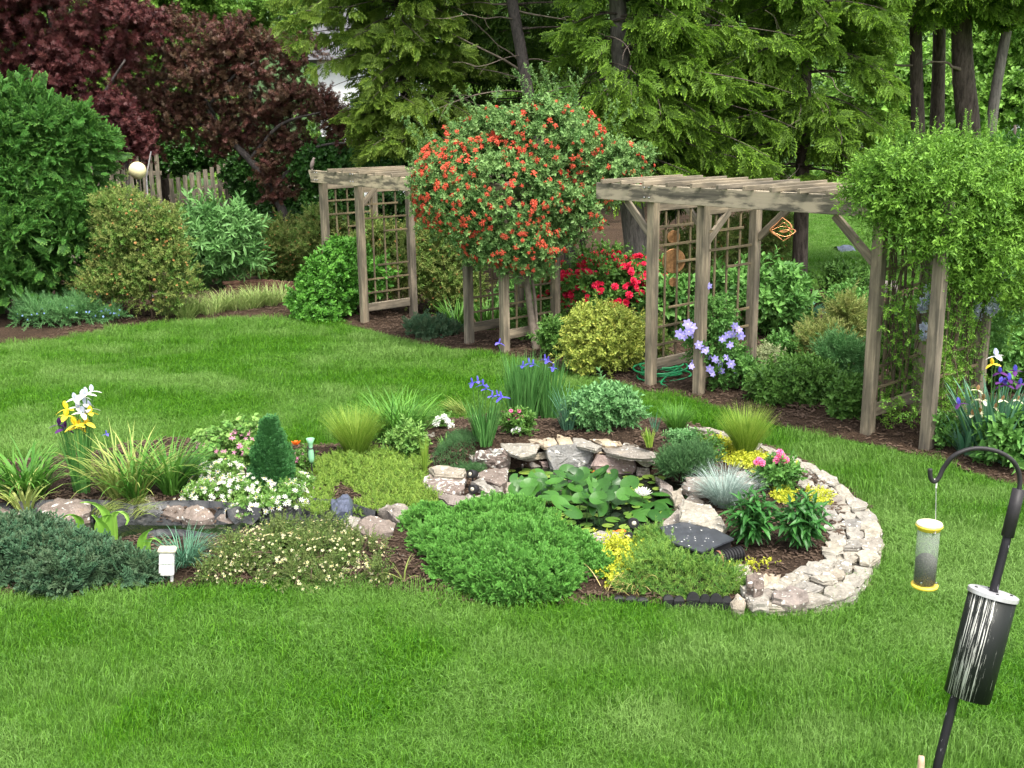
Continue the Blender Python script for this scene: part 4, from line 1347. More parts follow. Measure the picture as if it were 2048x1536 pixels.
# ------------------------------------------------------------------ broadleaf trees far behind
far = [(330, 25, 120, 50, 'light green leafy tree top above the bronze maple', 26), (500, 20, 130, 60, 'light green tree top left of the feathery hemlock', 28), (240, 170, 60, 90, 'bright green tree glimpsed between the two maples', 25)]
for i, (px, py, rx, ry, lab, Y) in enumerate(far):
    tree('broadleaf_tree', lab, (px, 400), Y, [(px, 420), (px, 200), (px, py)], .12, .06, [(px, py, rx, ry), (px - rx * .5, py + ry * .5, rx * .6, ry * .6), (px + rx * .5, py + ry * .4, rx * .6, ry * .6), (px, py - ry, rx, ry)],
         'forest', 900, 1.0, M_bark, 26, .4, seed=50 + i, group=None)
for i, (px, py, rx, ry, lab, Y) in enumerate([(900, 235, 90, 60, 'green understory tree in the gap left of the leaning spruce', 27), (720, 330, 110, 40, 'leafy bush below the white house', 30),
                                             (1000, 270, 60, 30, 'sunlit bush far behind the flowering vine top', 28), (860, 310, 80, 60, 'dark leafy thicket behind the left pergola end', 23)]):
    tree('understory_bush', lab, (px, 400), Y, [(px, 440), (px, 300), (px, py)], .06, .03, [(px, py, rx, ry), (px - rx * .5, py + ry * .4, rx * .5, ry * .6), (px + rx * .5, py + ry * .4, rx * .5, ry * .6)],
         'forest' if i != 3 else 'ivy', 420 if i != 3 else 900, .9 if i != 3 else 1.2, M_bark, 14, .4, seed=70 + i, cat='bush')

# far woodland, one mass
rnd = random.Random(99)
P = []
for _ in range(11000):
    x = rnd.uniform(-26, 26); y = 47 + rnd.uniform(0, 9) if x < -3 and x > -9.5 else 33 + rnd.uniform(0, 10)
    if x > 4 + (y - 20) * .2: y = rnd.uniform(46, 54); x = x * 1.15
    z = rnd.random() ** .8 * 11.5
    lump = noise.noise(Vector((x * .35, y * .35, z * .35)))
    if lump < -.12: continue
    P.append(((x, y, z), (rnd.uniform(-.7, .7), rnd.uniform(-1.2, .1), rnd.uniform(.1, 1)), rnd.uniform(0, 6), rnd.uniform(1.4, 2.4)))
scatter('foliage', P, S['forest_d'], None)
o = bpy.data.objects[-1] if False else None
for ob in COL.objects:
    if ob.name == 'foliage' and ob.parent is None:
        ob.name = 'far_woodland'; tag(ob, 'dim green woodland closing the view behind all the trees', 'woodland', kind='stuff')
# light green hedge and trees beyond the far lawn at the right
for i, (px, py, rx, ry, Y, lab, s) in enumerate([(2000, 60, 90, 90, 45, 'pale green tree beyond the far lawn in the upper right corner', 'forest'),
        (1990, 215, 110, 35, 44, 'dark rounded shrubs in front of the outbuilding at the right edge', 'forest_d'), (1790, 200, 90, 90, 40, 'green tree between the spruce and the right-hand trunks', 'forest_d'),
        (1700, 395, 110, 38, 44, 'hedge along the back of the far lawn', 'forest'), (1960, 150, 120, 60, 49, 'leafy tree seen between the thick trunk and the leaning trunk', 'forest')]):
    tree('distant_tree', lab, (px, 400), Y, [(px, 430), (px, py)], .15, .08, [(px, py, rx, ry), (px - rx * .6, py + ry * .3, rx * .5, ry * .6), (px + rx * .6, py + ry * .3, rx * .5, ry * .6)],
         s, 700, 1.6, M_bark, 20, .35, seed=90 + i)
# evergreen shrub low at the right edge behind the vine
tree('bluish_conifer', 'blue-green young conifer at the right edge behind the vine', (2020, 330), 15.5, [(2030, 400), (2030, 250)], .05, .02,
     [(2030, 330, 50, 60), (2010, 370, 50, 40)], 'yew', 420, 1.2, M_bark, 14, .4, seed=97)

# ivy on the dark fence and the shade behind the maple
P_ = [(740, 430, 70, 45, 'green thicket behind the left pergola hiding the lower part of the house', 25.5), (640, 430, 60, 40, 'dark thicket beside the ivy fence behind the left pergola', 24.8), (560, 470, 60, 40, 'dim undergrowth at the foot of the bronze maple', 23.6)]
for i, (px, py, rx, ry, lab, Y) in enumerate(P_):
    tree('understory_bush', lab, (px, 480), Y, [(px, 490), (px, py)], .05, .03, [(px, py, rx, ry), (px - rx * .5, py + ry * .3, rx * .6, ry * .7), (px + rx * .5, py + ry * .3, rx * .6, ry * .7)], 'ivy', 900, 1.2, M_bark, 16, .4, seed=170 + i, cat='bush')
def ivy(lab, blobs, Y, n, seed, sc=1.0):
    t = thing('ivy', lab, 'ivy', tuple(at_y(blobs[0][0], blobs[0][1], Y).to_2d()) + (0,))
    P = blob_pts(px_blobs(blobs, Y, .35), n, random.Random(seed), sc, 0, inner=.3, upb=.1, jit=.8, front=.8)
    scatter('foliage', P, S['ivy'], t)
ivy('dark ivy covering the fence behind the yellow globe', [(250, 340, 60, 40), (350, 310, 80, 35), (430, 305, 60, 30), (300, 300, 60, 30)], FY + .9, 1300, 3, 1.1)
ivy('glossy ivy draped over the picket fence right of the open pickets', [(490, 370, 28, 50), (470, 345, 25, 25), (520, 420, 40, 50), (600, 430, 60, 50), (670, 400, 50, 60), (560, 330, 60, 50)], FY + .2, 2200, 4)
ivy('ivy and creeper mass above the left pergola roof', [(720, 330, 90, 35), (800, 320, 60, 40), (640, 330, 50, 40), (860, 300, 50, 40)], 22.5, 1500, 5, 1.1)
# ------------------------------------------------------------------ shrubs of the borders
sp('azalea', 3, G_azalea, 'small', 14, .045, .020, .14, spread=65)
sp('buddleia', 3, G_buddleia, 'leaf', 12, .17, .040, .26, spread=65)
sp('vinca', 3, G_vinecover, 'leaf', 10, .065, .04, .14, spread=65)
sp('honey', 3, G_honey, 'small', 12, .055, .035, .16, spread=75)
sp('dvine', 4, G_dvine, 'leaf', 11, .055, .020, .20, spread=70)
sp('dark', 3, G_dark, 'leaf', 12, .065, .03, .16, spread=62)
sp('mid', 3, G_mid, 'leaf', 12, .06, .028, .15, spread=60)
sp('bigmid', 3, G_mid, 'leaf', 9, .12, .055, .2, spread=62)
sp('euony', 3, G_euony, 'small', 13, .042, .024, .13, spread=65)
sp('cream', 3, G_cream, 'small', 14, .035, .018, .12, spread=70)
sp('goldconifer', 3, G_goldconifer, 'small', 18, .06, .012, .22, spread=40)
sp('greyshrub', 3, G_sage, 'small', 18, .06, .010, .20, spread=42)
S['bluejun'] = [fan_spray('bluejun_%d' % i, G_bluejun, .10, .07, 11, .010, i + 60, .1) for i in range(3)]
S['juniper'] = [fan_spray('juniper_%d' % i, G_juniper, .075, .055, 12, .0085, i + 70, .1) for i in range(4)]

def shrub(name, label, px, top, base, hw, spr, n, scale=1.0, clump=24, csize=.42, depth=.9, ground=G, seed=None, cat='shrub', flat=1.0, group=None, extra=(), stems=3, **kw):
    """px centre, photo rows of top and foot, half width in pixels; its foot stands on the ground"""
    seed = seed or int(px * 7 + base)
    rnd = random.Random(seed)
    g = ground(px, base)
    m = mpp(g.y); rx = hw * m; ry = rx * depth
    Y = g.y + ry * .85
    gz = g.z
    top_z = at_y(px, top, Y).z
    h = max(.08, top_z - gz)
    t = thing(name, label, cat, (g.x, Y, gz), group)
    blobs = [(Vector((at_y(px, (top + base) / 2, Y).x, Y, gz + h * .52)), (rx, ry, h * .5))]
    if clump:
        c_, r_ = blobs[0]
        blobs[0] = (c_, (r_[0] * .84, r_[1] * .84, r_[2] * .86))
        extra = list(extra) + [(rnd.choice((-1, 1)) * rnd.uniform(.25, .6), rnd.uniform(-.5, .42), rnd.uniform(.38, .62), rnd.uniform(.38, .6)) for _ in range(4)]
    for (dx, dz, fr, fz) in extra:
        blobs.append((blobs[0][0] + Vector((dx * rx, 0, dz * h * .5)), (rx * fr, ry * fr, h * .5 * fz)))
    if stems:
        b = MB()
        for _ in range(stems):
            a = rnd.uniform(0, 6.28); e = rnd.uniform(.2, .6)
            b.tube([(g.x + math.cos(a) * .03, Y + math.sin(a) * .03, gz - .03), (g.x + math.cos(a) * rx * e * .5, Y + math.sin(a) * ry * e * .5, gz + h * .35), (g.x + math.cos(a) * rx * e, Y + math.sin(a) * ry * e, gz + h * .75)],
                   [.014, .010, .004], 5, 0, 0)
        b.build('stems', M_stem, t)['kind'] = 'stuff'
    P = blob_pts(blobs, n, rnd, scale, clump, csize, zmin=gz + .01, front=.6, **kw)
    for i in range(0, len(P), 23):      # stray shoots break the outline
        q = P[i]; P[i] = (Vector(q[0]) + Vector(q[1]) * rnd.uniform(.03, .12) * min(1.5, h + .3) + UP * .03, q[1], q[2], q[3])
    scatter('foliage', P, S[spr], t)
    if spr == 'azalea':
        sf = on_blobs(blobs, int(n * .022), rnd, 1.02, -.5)
        scatter('spent_blooms', [(p, d + UP * .4, rnd.uniform(0, 6), rnd.uniform(.35, .75)) for p, d in sf], S['spent'], t)
    return t, blobs, rnd

def on_blobs(blobs, k, rnd, out=1.0, zlo=-.3, front=True):
    """positions and outward directions on the side of the blobs that faces the lawn"""
    A = [b[1][0] * b[1][2] for b in blobs]; tot = sum(A); r = []
    while len(r) < k:
        u = rnd.random() * tot; i = 0
        while u > A[i]: u -= A[i]; i += 1
        c, q = blobs[i]
        d = rnd_dir(rnd)
        if front and d.y > .15: d.y = -d.y
        if d.z < zlo: continue
        p = c + Vector((d.x * q[0], d.y * q[1], d.z * q[2])) * out
        ok = True
        for j, (c2, q2) in enumerate(blobs):
            if j != i:
                e = p - c2
                if (e.x / q2[0]) ** 2 + (e.y / q2[1]) ** 2 + (e.z / q2[2]) ** 2 < .75: ok = False
        if ok: r.append((p, d))
    return r

def petal(b, L, W, d, curl=.3, mat=0, at=(0, 0, 0), spin=0.0, nseg=3, lv=None, cup=.1):
    M = rot_to(d, spin).to_4x4(); M.translation = Vector(at)
    vs, fs = [], []
    for i in range(nseg + 1):
        t = i / nseg
        w = W * math.sin(math.pi * min(.93, .12 + .80 * t)) * .5
        vs += [(-w, L * t, -curl * L * t * t + cup * w), (0, L * t, -curl * L * t * t), (w, L * t, -curl * L * t * t + cup * w)]
    for i in range(nseg):
        fs += [(i * 3, i * 3 + 1, i * 3 + 4, i * 3 + 3), (i * 3 + 1, i * 3 + 2, i * 3 + 5, i * 3 + 4)]
    b.add(vs, fs, mat, lv if lv is not None else random.random(), M)

def ring_dirs(n, elev, a0=0.0):
    return [Vector((math.cos(a0 + 2 * math.pi * i / n) * math.cos(R(elev)), math.sin(a0 + 2 * math.pi * i / n) * math.cos(R(elev)), math.sin(R(elev)))) for i in range(n)]

# flower meshes (open along +Z)
def m_honey():
    b = MB(); rr = random.Random(2)
    for i in range(11):
        a = rr.uniform(0, 6.28); e = R(rr.uniform(15, 65)); d = Vector((math.cos(a) * math.cos(e), math.sin(a) * math.cos(e), math.sin(e)))
        L = rr.uniform(.035, .05)
        b.tube([(0, 0, 0), d * L * .6, d * L], [.0028, .005, .010], 5, 0, rr.random(), cap=True)
        for q in ring_dirs(4, 10, rr.random()):
            dd = (q + d * .5).normalized(); petal(b, .016, .010, dd, .4, 0, d * L, nseg=1)
    return b.mesh('honeysuckle_cluster', F_red)
def m_ball(name, mat, r, layers=((4, 70), (7, 40), (9, 10))):
    b = MB()
    for k, (n, e) in enumerate(layers):
        for d in ring_dirs(n, e, k * .5): petal(b, r, r * .85, d, .25, 0, (0, 0, 0), nseg=2, cup=.3)
    return b.mesh(name, mat)
def m_star(name, mat, n, r, w, cmat=None, e=12, curl=.2):
    b = MB()
    for d in ring_dirs(n, e): petal(b, r, w, d, curl, 0, nseg=3)
    if cmat: b.lathe([(r * .0, r * .10), (r * .16, r * .08), (r * .16, 0)], 6, 1)
    return b.mesh(name, [mat] + ([cmat] if cmat else []))
def m_iris(name, up, down, s=1.0, siberian=False):
    b = MB()
    for i, d in enumerate(ring_dirs(3, 68)): petal(b, .075 * s, .05 * s if not siberian else .025 * s, d, -.25, 0, (0, 0, .0), nseg=4, cup=.5)
    for i, d in enumerate(ring_dirs(3, 22, math.pi / 3)): petal(b, .085 * s, .055 * s, d, .75, 1, (0, 0, .0), nseg=4, cup=-.2)
    b.tube([(0, 0, -.05 * s), (0, 0, 0)], [.006 * s, .012 * s], 6, 2, .5)
    return b.mesh(name, [up, down, M_gstem])
FM = {}
FM['honey'] = m_honey()
FM['rhodo'] = m_ball('rhododendron_truss', F_rhodo, .065)
FM['clem'] = m_star('clematis_flower', F_clem, 6, .075, .05, F_cream)
FM['geran'] = m_star('geranium_flower', F_mauve, 5, .022, .018)
FM['daisy'] = m_star('white_flower', F_white, 6, .022, .016, F_yellow)
FM['pinkb'] = m_ball('pink_flower', F_pink, .04)
FM['whiteb'] = m_ball('white_blossom', F_white, .045)
FM['orange'] = m_star('poppy_flower', F_orange, 5, .055, .06, F_maroon, 35, -.1)
FM['iris_blue'] = m_iris('siberian_iris', F_blue, F_blue, .85, True)
FM['iris_violet'] = m_iris('bearded_iris_violet', F_blue, F_maroon, 1.15)
FM['iris_white'] = m_iris('bearded_iris_white', F_palel, F_white, 1.2)
FM['iris_yellow'] = m_iris('bearded_iris_yellow', F_yellow, F_yellow, 1.1)
FM['iris_maroon'] = m_iris('bearded_iris_maroon', F_maroon, F_maroon, 1.1)
FM['iris_brown'] = m_iris('bearded_iris_faded', F_brown, F_cream, .95)
FM['wist'] = m_ball('lilac_cluster', F_palel, .05, ((5, 60), (7, 15), (6, -30)))

def put_flowers(t, key, pos, name='flower', smin=.8, smax=1.2, tilt=.4, rnd=random):
    for p, d in pos:
        dd = (Vector(d) + rnd_dir(rnd) * tilt).normalized()
        q = dd.to_track_quat('Z', 'Y') @ Quaternion((0, 0, 1), rnd.uniform(0, 6.28))
        place(name, FM[key], t, p, q.to_euler(), rnd.uniform(smin, smax))

S['spent'] = [bpy.data.objects.new('spent', m_ball('spent_azalea_bloom', petal_mat('spent bloom', (.42, .20, .07), (.60, .34, .14)), .035, ((4, 60), (5, 25))))]
# ---- left border
shrub('yew_bush', 'huge dark green feathery evergreen bush at the left edge', 0, 138, 660, 226, 'yew', 21000, 1.0, 170, .26, seed=5, extra=[(-.2, .35, .9, .6), (.1, -.35, 1.0, .6), (.35, .3, .5, .5)], upb=-.1, jit=.45, inner=.6, depth=.8)
shrub('azalea_bush', 'tall azalea with orange-brown tinged leaves right of the big evergreen', 280, 372, 655, 100, 'azalea', 5200, 1.0, 100, .3, seed=6, extra=[(-.25, .5, .6, .5), (.35, -.35, .8, .6), (-.6, -.5, .7, .5)], jit=.7)
shrub('buddleia_bush', 'grey-green butterfly bush with long narrow leaves in front of the picket fence', 430, 402, 590, 85, 'buddleia', 1500, 1.0, 45, .33, seed=7, extra=[(-.5, .35, .5, .5), (.4, .3, .5, .5)], upb=-.05)
shrub('azalea_bush', 'low spreading azalea behind the brick edging right of the butterfly bush', 590, 425, 575, 90, 'azalea', 3200, 1.1, 60, .32, seed=8, extra=[(-.6, .1, .6, .6), (.6, .4, .5, .6), (1.0, -.2, .6, .7)])
shrub('azalea_bush', 'spreading azalea between the butterfly bush and the left pergola, nearer the lawn', 560, 442, 578, 62, 'azalea', 2400, 1.05, 50, .32, seed=108)
shrub('azalea_bush', 'azalea rising behind the creeper mound left of the pergola post', 640, 408, 590, 58, 'azalea', 2400, 1.05, 50, .32, seed=109)
shrub('azalea_bush', 'azalea seen through the trellis of the left pergola', 770, 430, 635, 85, 'azalea', 3000, 1.1, 50, .32, seed=9, extra=[(-.5, .35, .6, .6)])
shrub('azalea_bush', 'broad azalea between the left pergola and the red-flowered vine', 885, 425, 640, 90, 'azalea', 3000, 1.05, 70, .32, seed=10, extra=[(.3, .4, .7, .5), (-.5, -.2, .5, .6)])
shrub('vinca_mound', 'glossy bright green creeper mounding round the foot of the left pergola post', 672, 492, 645, 72, 'vinca', 3400, 1.0, 60, .3, seed=11, extra=[(-.35, -.5, 1.0, .5), (.55, .3, .6, .7), (1.1, .05, .5, .6), (.2, .5, .5, .5)], inner=.7)
t, bl, rr = shrub('forget_me_not', 'low bluish forget-me-not patch under the big evergreen', 120, 600, 668, 95, 'greyshrub', 900, .9, 26, .35, seed=12)
put_flowers(t, 'geran', [], 'flower')
FM['bluef'] = m_star('blue_flower', petal_mat('sky blue petals', (.28, .42, .80)), 5, .02, .018)
put_flowers(t, 'bluef', on_blobs(bl, 34, rr, 1.03, .1), 'flower', .5, .9, rnd=rr)
t, bl, rr = shrub('forget_me_not', 'small blue-flowered clump right of the bluish patch under the evergreen', 215, 615, 655, 35, 'greyshrub', 260, .8, 10, .35, seed=13)
put_flowers(t, 'bluef', on_blobs(bl, 30, rr, 1.03, .1), 'flower', .6, 1.0, rnd=rr)

# yellow globe on its stand and the thin stake beside it
gp = at_y(275, 341, 19.3)
t = thing('gazing_globe', 'round pale yellow globe above the azalea at left', 'globe', (gp.x, gp.y, 0))
b = MB(); b.lathe([(0.0, -.137)] + [(.152 * math.cos(R(a)), .152 * math.sin(R(a))) for a in range(-75, 90, 15)] + [(0, .152)], 24); b.build('globe', M_globe, t, True, loc=tuple(gp)) if False else None
b = MB(); b.lathe([(.0005, -.152)] + [(.152 * math.cos(R(a)), .152 * math.sin(R(a))) for a in range(-75, 90, 15)] + [(.0005, .152)], 24, c=tuple(gp)); b.build('globe', M_globe, t, True)
b = MB(); b.tube([(gp.x, gp.y, -.1), (gp.x, gp.y, gp.z - .13)], .025, 8); b.build('pedestal', M_blackm, t)
a = at_y(293, 352, 19.4); c = at_y(302, 303, 19.4)
b = MB(); b.tube([(a.x - .1, a.y, -.1), a, c], .012, 6)
tag(b.build('garden_stake', M_galv, None), 'thin slanted metal stake right of the yellow globe', 'stake')

# brick edging behind ribbon grass
bk = thing('brick_edging', 'old stacked brick edging under the azalea at left', 'brick wall', tuple(G(560, 585)))
MB1 = MB(); MB1.box((-.10, -.045, -.03), (.10, .045, .03)); me_brick = MB1.mesh('brick', stone_mat('old brick', [(.12, .06, .045), (.16, .09, .06)], 0, 20)); bevel_mesh(me_brick, .006)
w0 = G(450, 590); w1 = G(625, 592)
for row in range(3):
    for i in range(13):
        p = w0.lerp(w1, (i + .5 * (row % 2)) / 13)
        place('brick', me_brick, bk, (p.x, p.y + .25, lawn_h(p.x, p.y) + .06 + row * .068), (random.uniform(-.03, .03), 0, random.uniform(-.06, .06) + math.atan2(w1.y - w0.y, w1.x - w0.x)))

# ---- blade plants
def blades(b, c, n, rad, h, w, spread=.5, droop=.5, rnd=random, seg=6, lvr=(0, 1), mat=0, az=None, wave=0.0):
    c = Vector(c)
    for _ in range(n):
        a = rnd.uniform(0, 6.28); r = rad * math.sqrt(rnd.random())
        p = c + Vector((math.cos(a) * r, math.sin(a) * r, 0))
        a2 = a + rnd.uniform(-.9, .9) if az is None else az + rnd.uniform(-.5, .5)
        sp_ = spread * rnd.uniform(.2, 1.0); H = h * rnd.uniform(.65, 1.1); W = w * rnd.uniform(.75, 1.15)
        d = Vector((math.cos(a2), math.sin(a2), 0)); s = Vector((-d.y, d.x, 0))
        tw = rnd.uniform(-.6, .6); s = (s * math.cos(tw) + d * math.sin(tw))
        dr = droop * rnd.uniform(.5, 1.3)
        vs, fs = [], []
        pos = p.copy(); ang = math.atan(sp_)
        st = H / seg
        for i in range(seg + 1):
            t = i / seg
            ww = W * (1 - t ** 2.2) * .5 * (.75 + .25 * min(1, t * 4))
            vs += [tuple(pos - s * ww), tuple(pos + s * ww)] if i < seg else [tuple(pos)]
            pos = pos + (d * math.sin(ang) + UP * math.cos(ang)) * st
            ang += dr * st / H * 1.8 * (.4 + t)
        for i in range(seg - 1): fs.append((i * 2, i * 2 + 1, i * 2 + 3, i * 2 + 2))
        fs.append(((seg - 1) * 2, (seg - 1) * 2 + 1, seg * 2))
        b.add(vs, fs, mat, rnd.uniform(*lvr))

def blade_plant(name, label, px, base, top, hw, n, w, mat, spread=.5, droop=.5, cat='plant', ground=GB, seed=None, lvr=(0, 1), group=None, az=None, clumps=1, seg=6):
    rnd = random.Random(seed or int(px + base))
    g = ground(px, base); m = mpp(g.y)
    h = at_y(px, top, g.y).z - g.z
    t = thing(name, label, cat, tuple(g), group)
    b = MB()
    for k in range(clumps):
        o = Vector((0, 0, 0)) if clumps == 1 else Vector((rnd.uniform(-1, 1) * hw * m * .6, rnd.uniform(-.5, .5) * hw * m, 0))
        hh = h * (1 + .35 * min(1.2, spread * droop))
        blades(b, g + o - UP * .01, n // clumps, hw * m * .4 if clumps == 1 else hw * m * .25, hh, w, spread, droop, rnd, seg, lvr, az=az)
    b.build('leaf_blades', mat, t)['kind'] = 'stuff'
    return t, g, h, rnd

def stemmed(t, g, key, pts, Y=None, r=.004, name='flower', smin=.9, smax=1.15, rnd=random):
    """flowers given by photo pixel, each on its own stem from the clump"""
    for (px, py) in pts:
        y = (Y if Y is not None else g.y) + rnd.uniform(-.05, .05)
        p = at_y(px, py, y)
        b = MB(); b.tube([(g.x + (p.x - g.x) * .35, g.y, g.z), (p.x * .7 + g.x * .3, y, (p.z + g.z) * .5), (p.x, y, p.z - .03)], r, 5)
        b.build('stem', M_gstem, t)
        q = (UP + rnd_dir(rnd) * .25).normalized().to_track_quat('Z', 'Y') @ Quaternion((0, 0, 1), rnd.uniform(0, 6))
        place(name, FM[key], t, p, q.to_euler(), rnd.uniform(smin, smax))

for i, (px, base, lab) in enumerate([(352, 640, 'ribbon grass tuft at the left end of the pale grassy edging'), (398, 634, 'pale ribbon grass tuft second from the left in the edging'), (448, 628, 'striped grass tuft below the butterfly bush'),
                                      (498, 622, 'ribbon grass tuft in front of the brick edging'), (548, 614, 'ribbon grass tuft nearest the creeper mound')]):
    blade_plant('ribbon_grass', lab, px, base, base - 50, 44, 300, .012, leaf_mat('ribbon blades', (.14, .26, .05), (.42, .50, .18)) if i == 0 else bpy.data.materials['ribbon blades'], .8, .9, ground=G, group='ribbon grass edging at the left', clumps=4, seg=4)

# ---- around columns A and B
shrub('blue_juniper', 'low blue-grey juniper between the left pergola and the flowering vine column', 868, 642, 684, 56, 'bluejun', 700, 1.0, 26, .3, seed=21)
blade_plant('daylily', 'green daylily clump arching behind the blue-grey juniper', 915, 660, 598, 45, 130, .022, B_day, .7, .8, ground=G)
blade_plant('daylily', 'daylily leaves seen through the trellis under the red-flowered vine', 975, 665, 590, 40, 130, .022, B_day, .5, .7, ground=G)
shrub('azalea_bush', 'low azalea filling the ground behind the blue-grey juniper', 905, 540, 640, 62, 'azalea', 1500, 1.0, 40, .32, seed=121)
shrub('green_shrub', 'leafy green undergrowth between the columns beneath the red-flowered vine', 1045, 560, 655, 48, 'mid', 800, 1.0, 24, .34, seed=122)
shrub('vinca_patch', 'flat creeper patch at the lawn edge below the left pergola post', 640, 618, 650, 52, 'vinca', 800, .8, 24, .34, seed=123)
shrub('boxwood', 'small dark shrub at the foot of the vine trunk', 1050, 625, 690, 32, 'dark', 320, .7, 12, .4, seed=22)
# ------------------------------------------------------------------ flowering vine on column B
YB = B2.y + .12
t = thing('honeysuckle_vine', 'great dome of coral-red flowering honeysuckle over the middle of the pergola', 'vine', (B2.x, YB, 0))
hb = px_blobs([(990, 390, 150, 110, 0, .7), (1095, 290, 110, 80, .1, .8), (1190, 340, 95, 55, .2, .8), (900, 370, 70, 85, 0, .8), (1030, 480, 100, 55, -.1, .8), (1265, 325, 40, 28, .3, .8), (930, 300, 60, 50, .2), (1000, 260, 70, 40, .2),
               (1130, 420, 80, 60, 0), (1055, 525, 60, 25, -.1), (965, 490, 45, 30, 0), (860, 330, 30, 30), (1160, 270, 40, 28), (1240, 300, 30, 18), (1100, 470, 50, 40), (870, 430, 35, 40), (1080, 235, 50, 25), (1190, 390, 40, 25)], YB, .8)
rr = random.Random(31)
P = blob_pts(hb, 8200, rr, .85, 170, .25, upb=.1, jit=.7, front=.7, inner=.75)
for _ in range(26):      # loose runners that stick out at the top and left
    s0 = Vector(random.Random(_).choice(hb)[0]); a = rr.uniform(.3, 2.9)
    px = rr.choice([860, 900, 950, 1010, 1060, 1100, 1140, 830, 1220]); py = {860: 300, 900: 262, 950: 240, 1010: 225, 1060: 205, 1100: 195, 1140: 205, 830: 345, 1220: 265}[px]
    c = at_y(px + rr.uniform(-15, 15), py, YB)
    for k in range(9):
        P.append((c + Vector((math.cos(a) * .04 * k, 0, .045 * k)), (rr.uniform(-1, 1), -.4, 1), rr.uniform(0, 6), .5))
scatter('foliage', P, S['honey'], t)
tr = [Vector((B2.x + .45, YB - .1, -.2)), Vector((B2.x + .36, YB, .5)), Vector((B2.x + .30, YB + .02, 1.0)), Vector((B2.x + .22, YB, 1.5)), Vector((B2.x, YB, 2.1))]
taper(t, 'trunk', tr, .05, .035, M_twig, 7)
taper(t, 'trunk', [p + Vector((.08 * math.sin(i), .06, 0)) for i, p in enumerate(tr)], .03, .02, M_twig, 6)
pos = []
for p, d in on_blobs(hb, 1250, rr, 1.04, -.6):
    q = project(p)
    dens = .5 + .7 * smooth(.0, 1, (1150 - q[0]) / 300) * smooth(240, 330, q[1])
    dens *= .55 + .9 * max(0, noise.noise(p * 2.2) + .25)
    if rr.random() < dens: pos.append((p, d))
put_flowers(t, 'honey', pos[:298], 'flower_cluster', .6, 1.1, rnd=rr)
S['honeyfl'] = [bpy.data.objects.new('honeyfl', FM['honey'])]
scatter('small_flower_clusters', [(p, d, rr.uniform(0, 6), rr.uniform(.45, .85)) for p, d in pos[298:]], S['honeyfl'], t)
print('honey flowers', len(pos))

# ------------------------------------------------------------------ green vine on column D
YD = D2.y + .18
t = thing('jasmine_vine', 'bright yellow-green vine heaped over the right end of the pergola and hanging down its trellis', 'vine', (D2.x, YD, 0))
db = px_blobs([(1850, 362, 140, 72, 0, .7), (1765, 385, 70, 50, 0, .8), (1960, 400, 120, 100, .2, .8), (2060, 430, 110, 120, .3, .8), (1880, 318, 85, 42, .2, .8), (1950, 335, 80, 48, .3), (1900, 440, 120, 70, 0, .6), (1790, 440, 60, 50, -.1, .6),
               (2020, 540, 80, 70, .2, .6), (1860, 470, 80, 60, -.15, .6), (1900, 400, 90, 60, -.2, .8), (1960, 520, 70, 60, -.1, .6), (1915, 565, 40, 50, 0, .5), (2060, 620, 60, 60, .4, .5)], YD, .8)
rr = random.Random(33)
P = blob_pts(db, 7500, rr, .78, 210, .22, upb=.0, jit=.7, front=.6, inner=.75)
for _ in range(38):     # upright wisps on top
    c = at_y(rr.uniform(1760, 2000), rr.uniform(282, 315), YD + rr.uniform(-.2, .4)); lean = rr.uniform(-.3, .3)
    for k in range(5): P.append((c + Vector((lean * .05 * k, 0, .055 * k)), (lean, 0, 1), rr.uniform(0, 6), .35))
# curtains down the posts and trellis panels
Pd = []
for _ in range(1500):
    F = rr.choice((D1, D2, D2, D2)); k = rr.random()
    z = rr.random() ** 1.0 * 1.95 + .05
    q = F + V * (DEP * (.1 + .9 * k)) + U * rr.uniform(-.09, .09) - V * 0
    dens = .35 + .65 * noise.noise(Vector((q.x * 3, q.y * 3, z * 2.5))) + (.25 if z < .8 or z > 1.5 else 0)
    if rr.random() < dens + .25: Pd.append(((q.x, q.y, z + q.z), (U * rr.uniform(-1, 1) - V * rr.uniform(-.2, 1) + UP * rr.uniform(-.8, .4)), rr.uniform(0, 6), .55))
Pd2 = []
for _ in range(420):    # ivy-like leaves climbing the front of the second post and filling the corner
    px = rr.uniform(1760, 1945); py = rr.uniform(560, 850)
    c = at_y(px, py, YD + rr.uniform(-.1, .5))
    if c.z < .02: continue
    if noise.noise(c * 2.4) > -.1: Pd2.append((c, (rr.uniform(-1, 1), -1, rr.uniform(-.5, .5)), rr.uniform(0, 6), .55))
scatter('foliage', P, S['dvine'], t)
scatter('hanging_foliage', Pd + Pd2, S['dvine'], t)
b = MB()
for _ in range(34):
    F = rr.choice((D1, D2)); k = rr.random(); q = F + V * (DEP * k) + U * rr.uniform(-.05, .05)
    z = 2.2; pts = []
    while z > rr.uniform(.1, .5) and len(pts) < 9:
        pts.append((q.x + rr.uniform(-.04, .04), q.y + rr.uniform(-.04, .04), z)); z -= .26
    if len(pts) > 2: b.tube(pts, .007, 4, 0, 0, cap=False)
b.build('stems', M_stem, t)['kind'] = 'stuff'

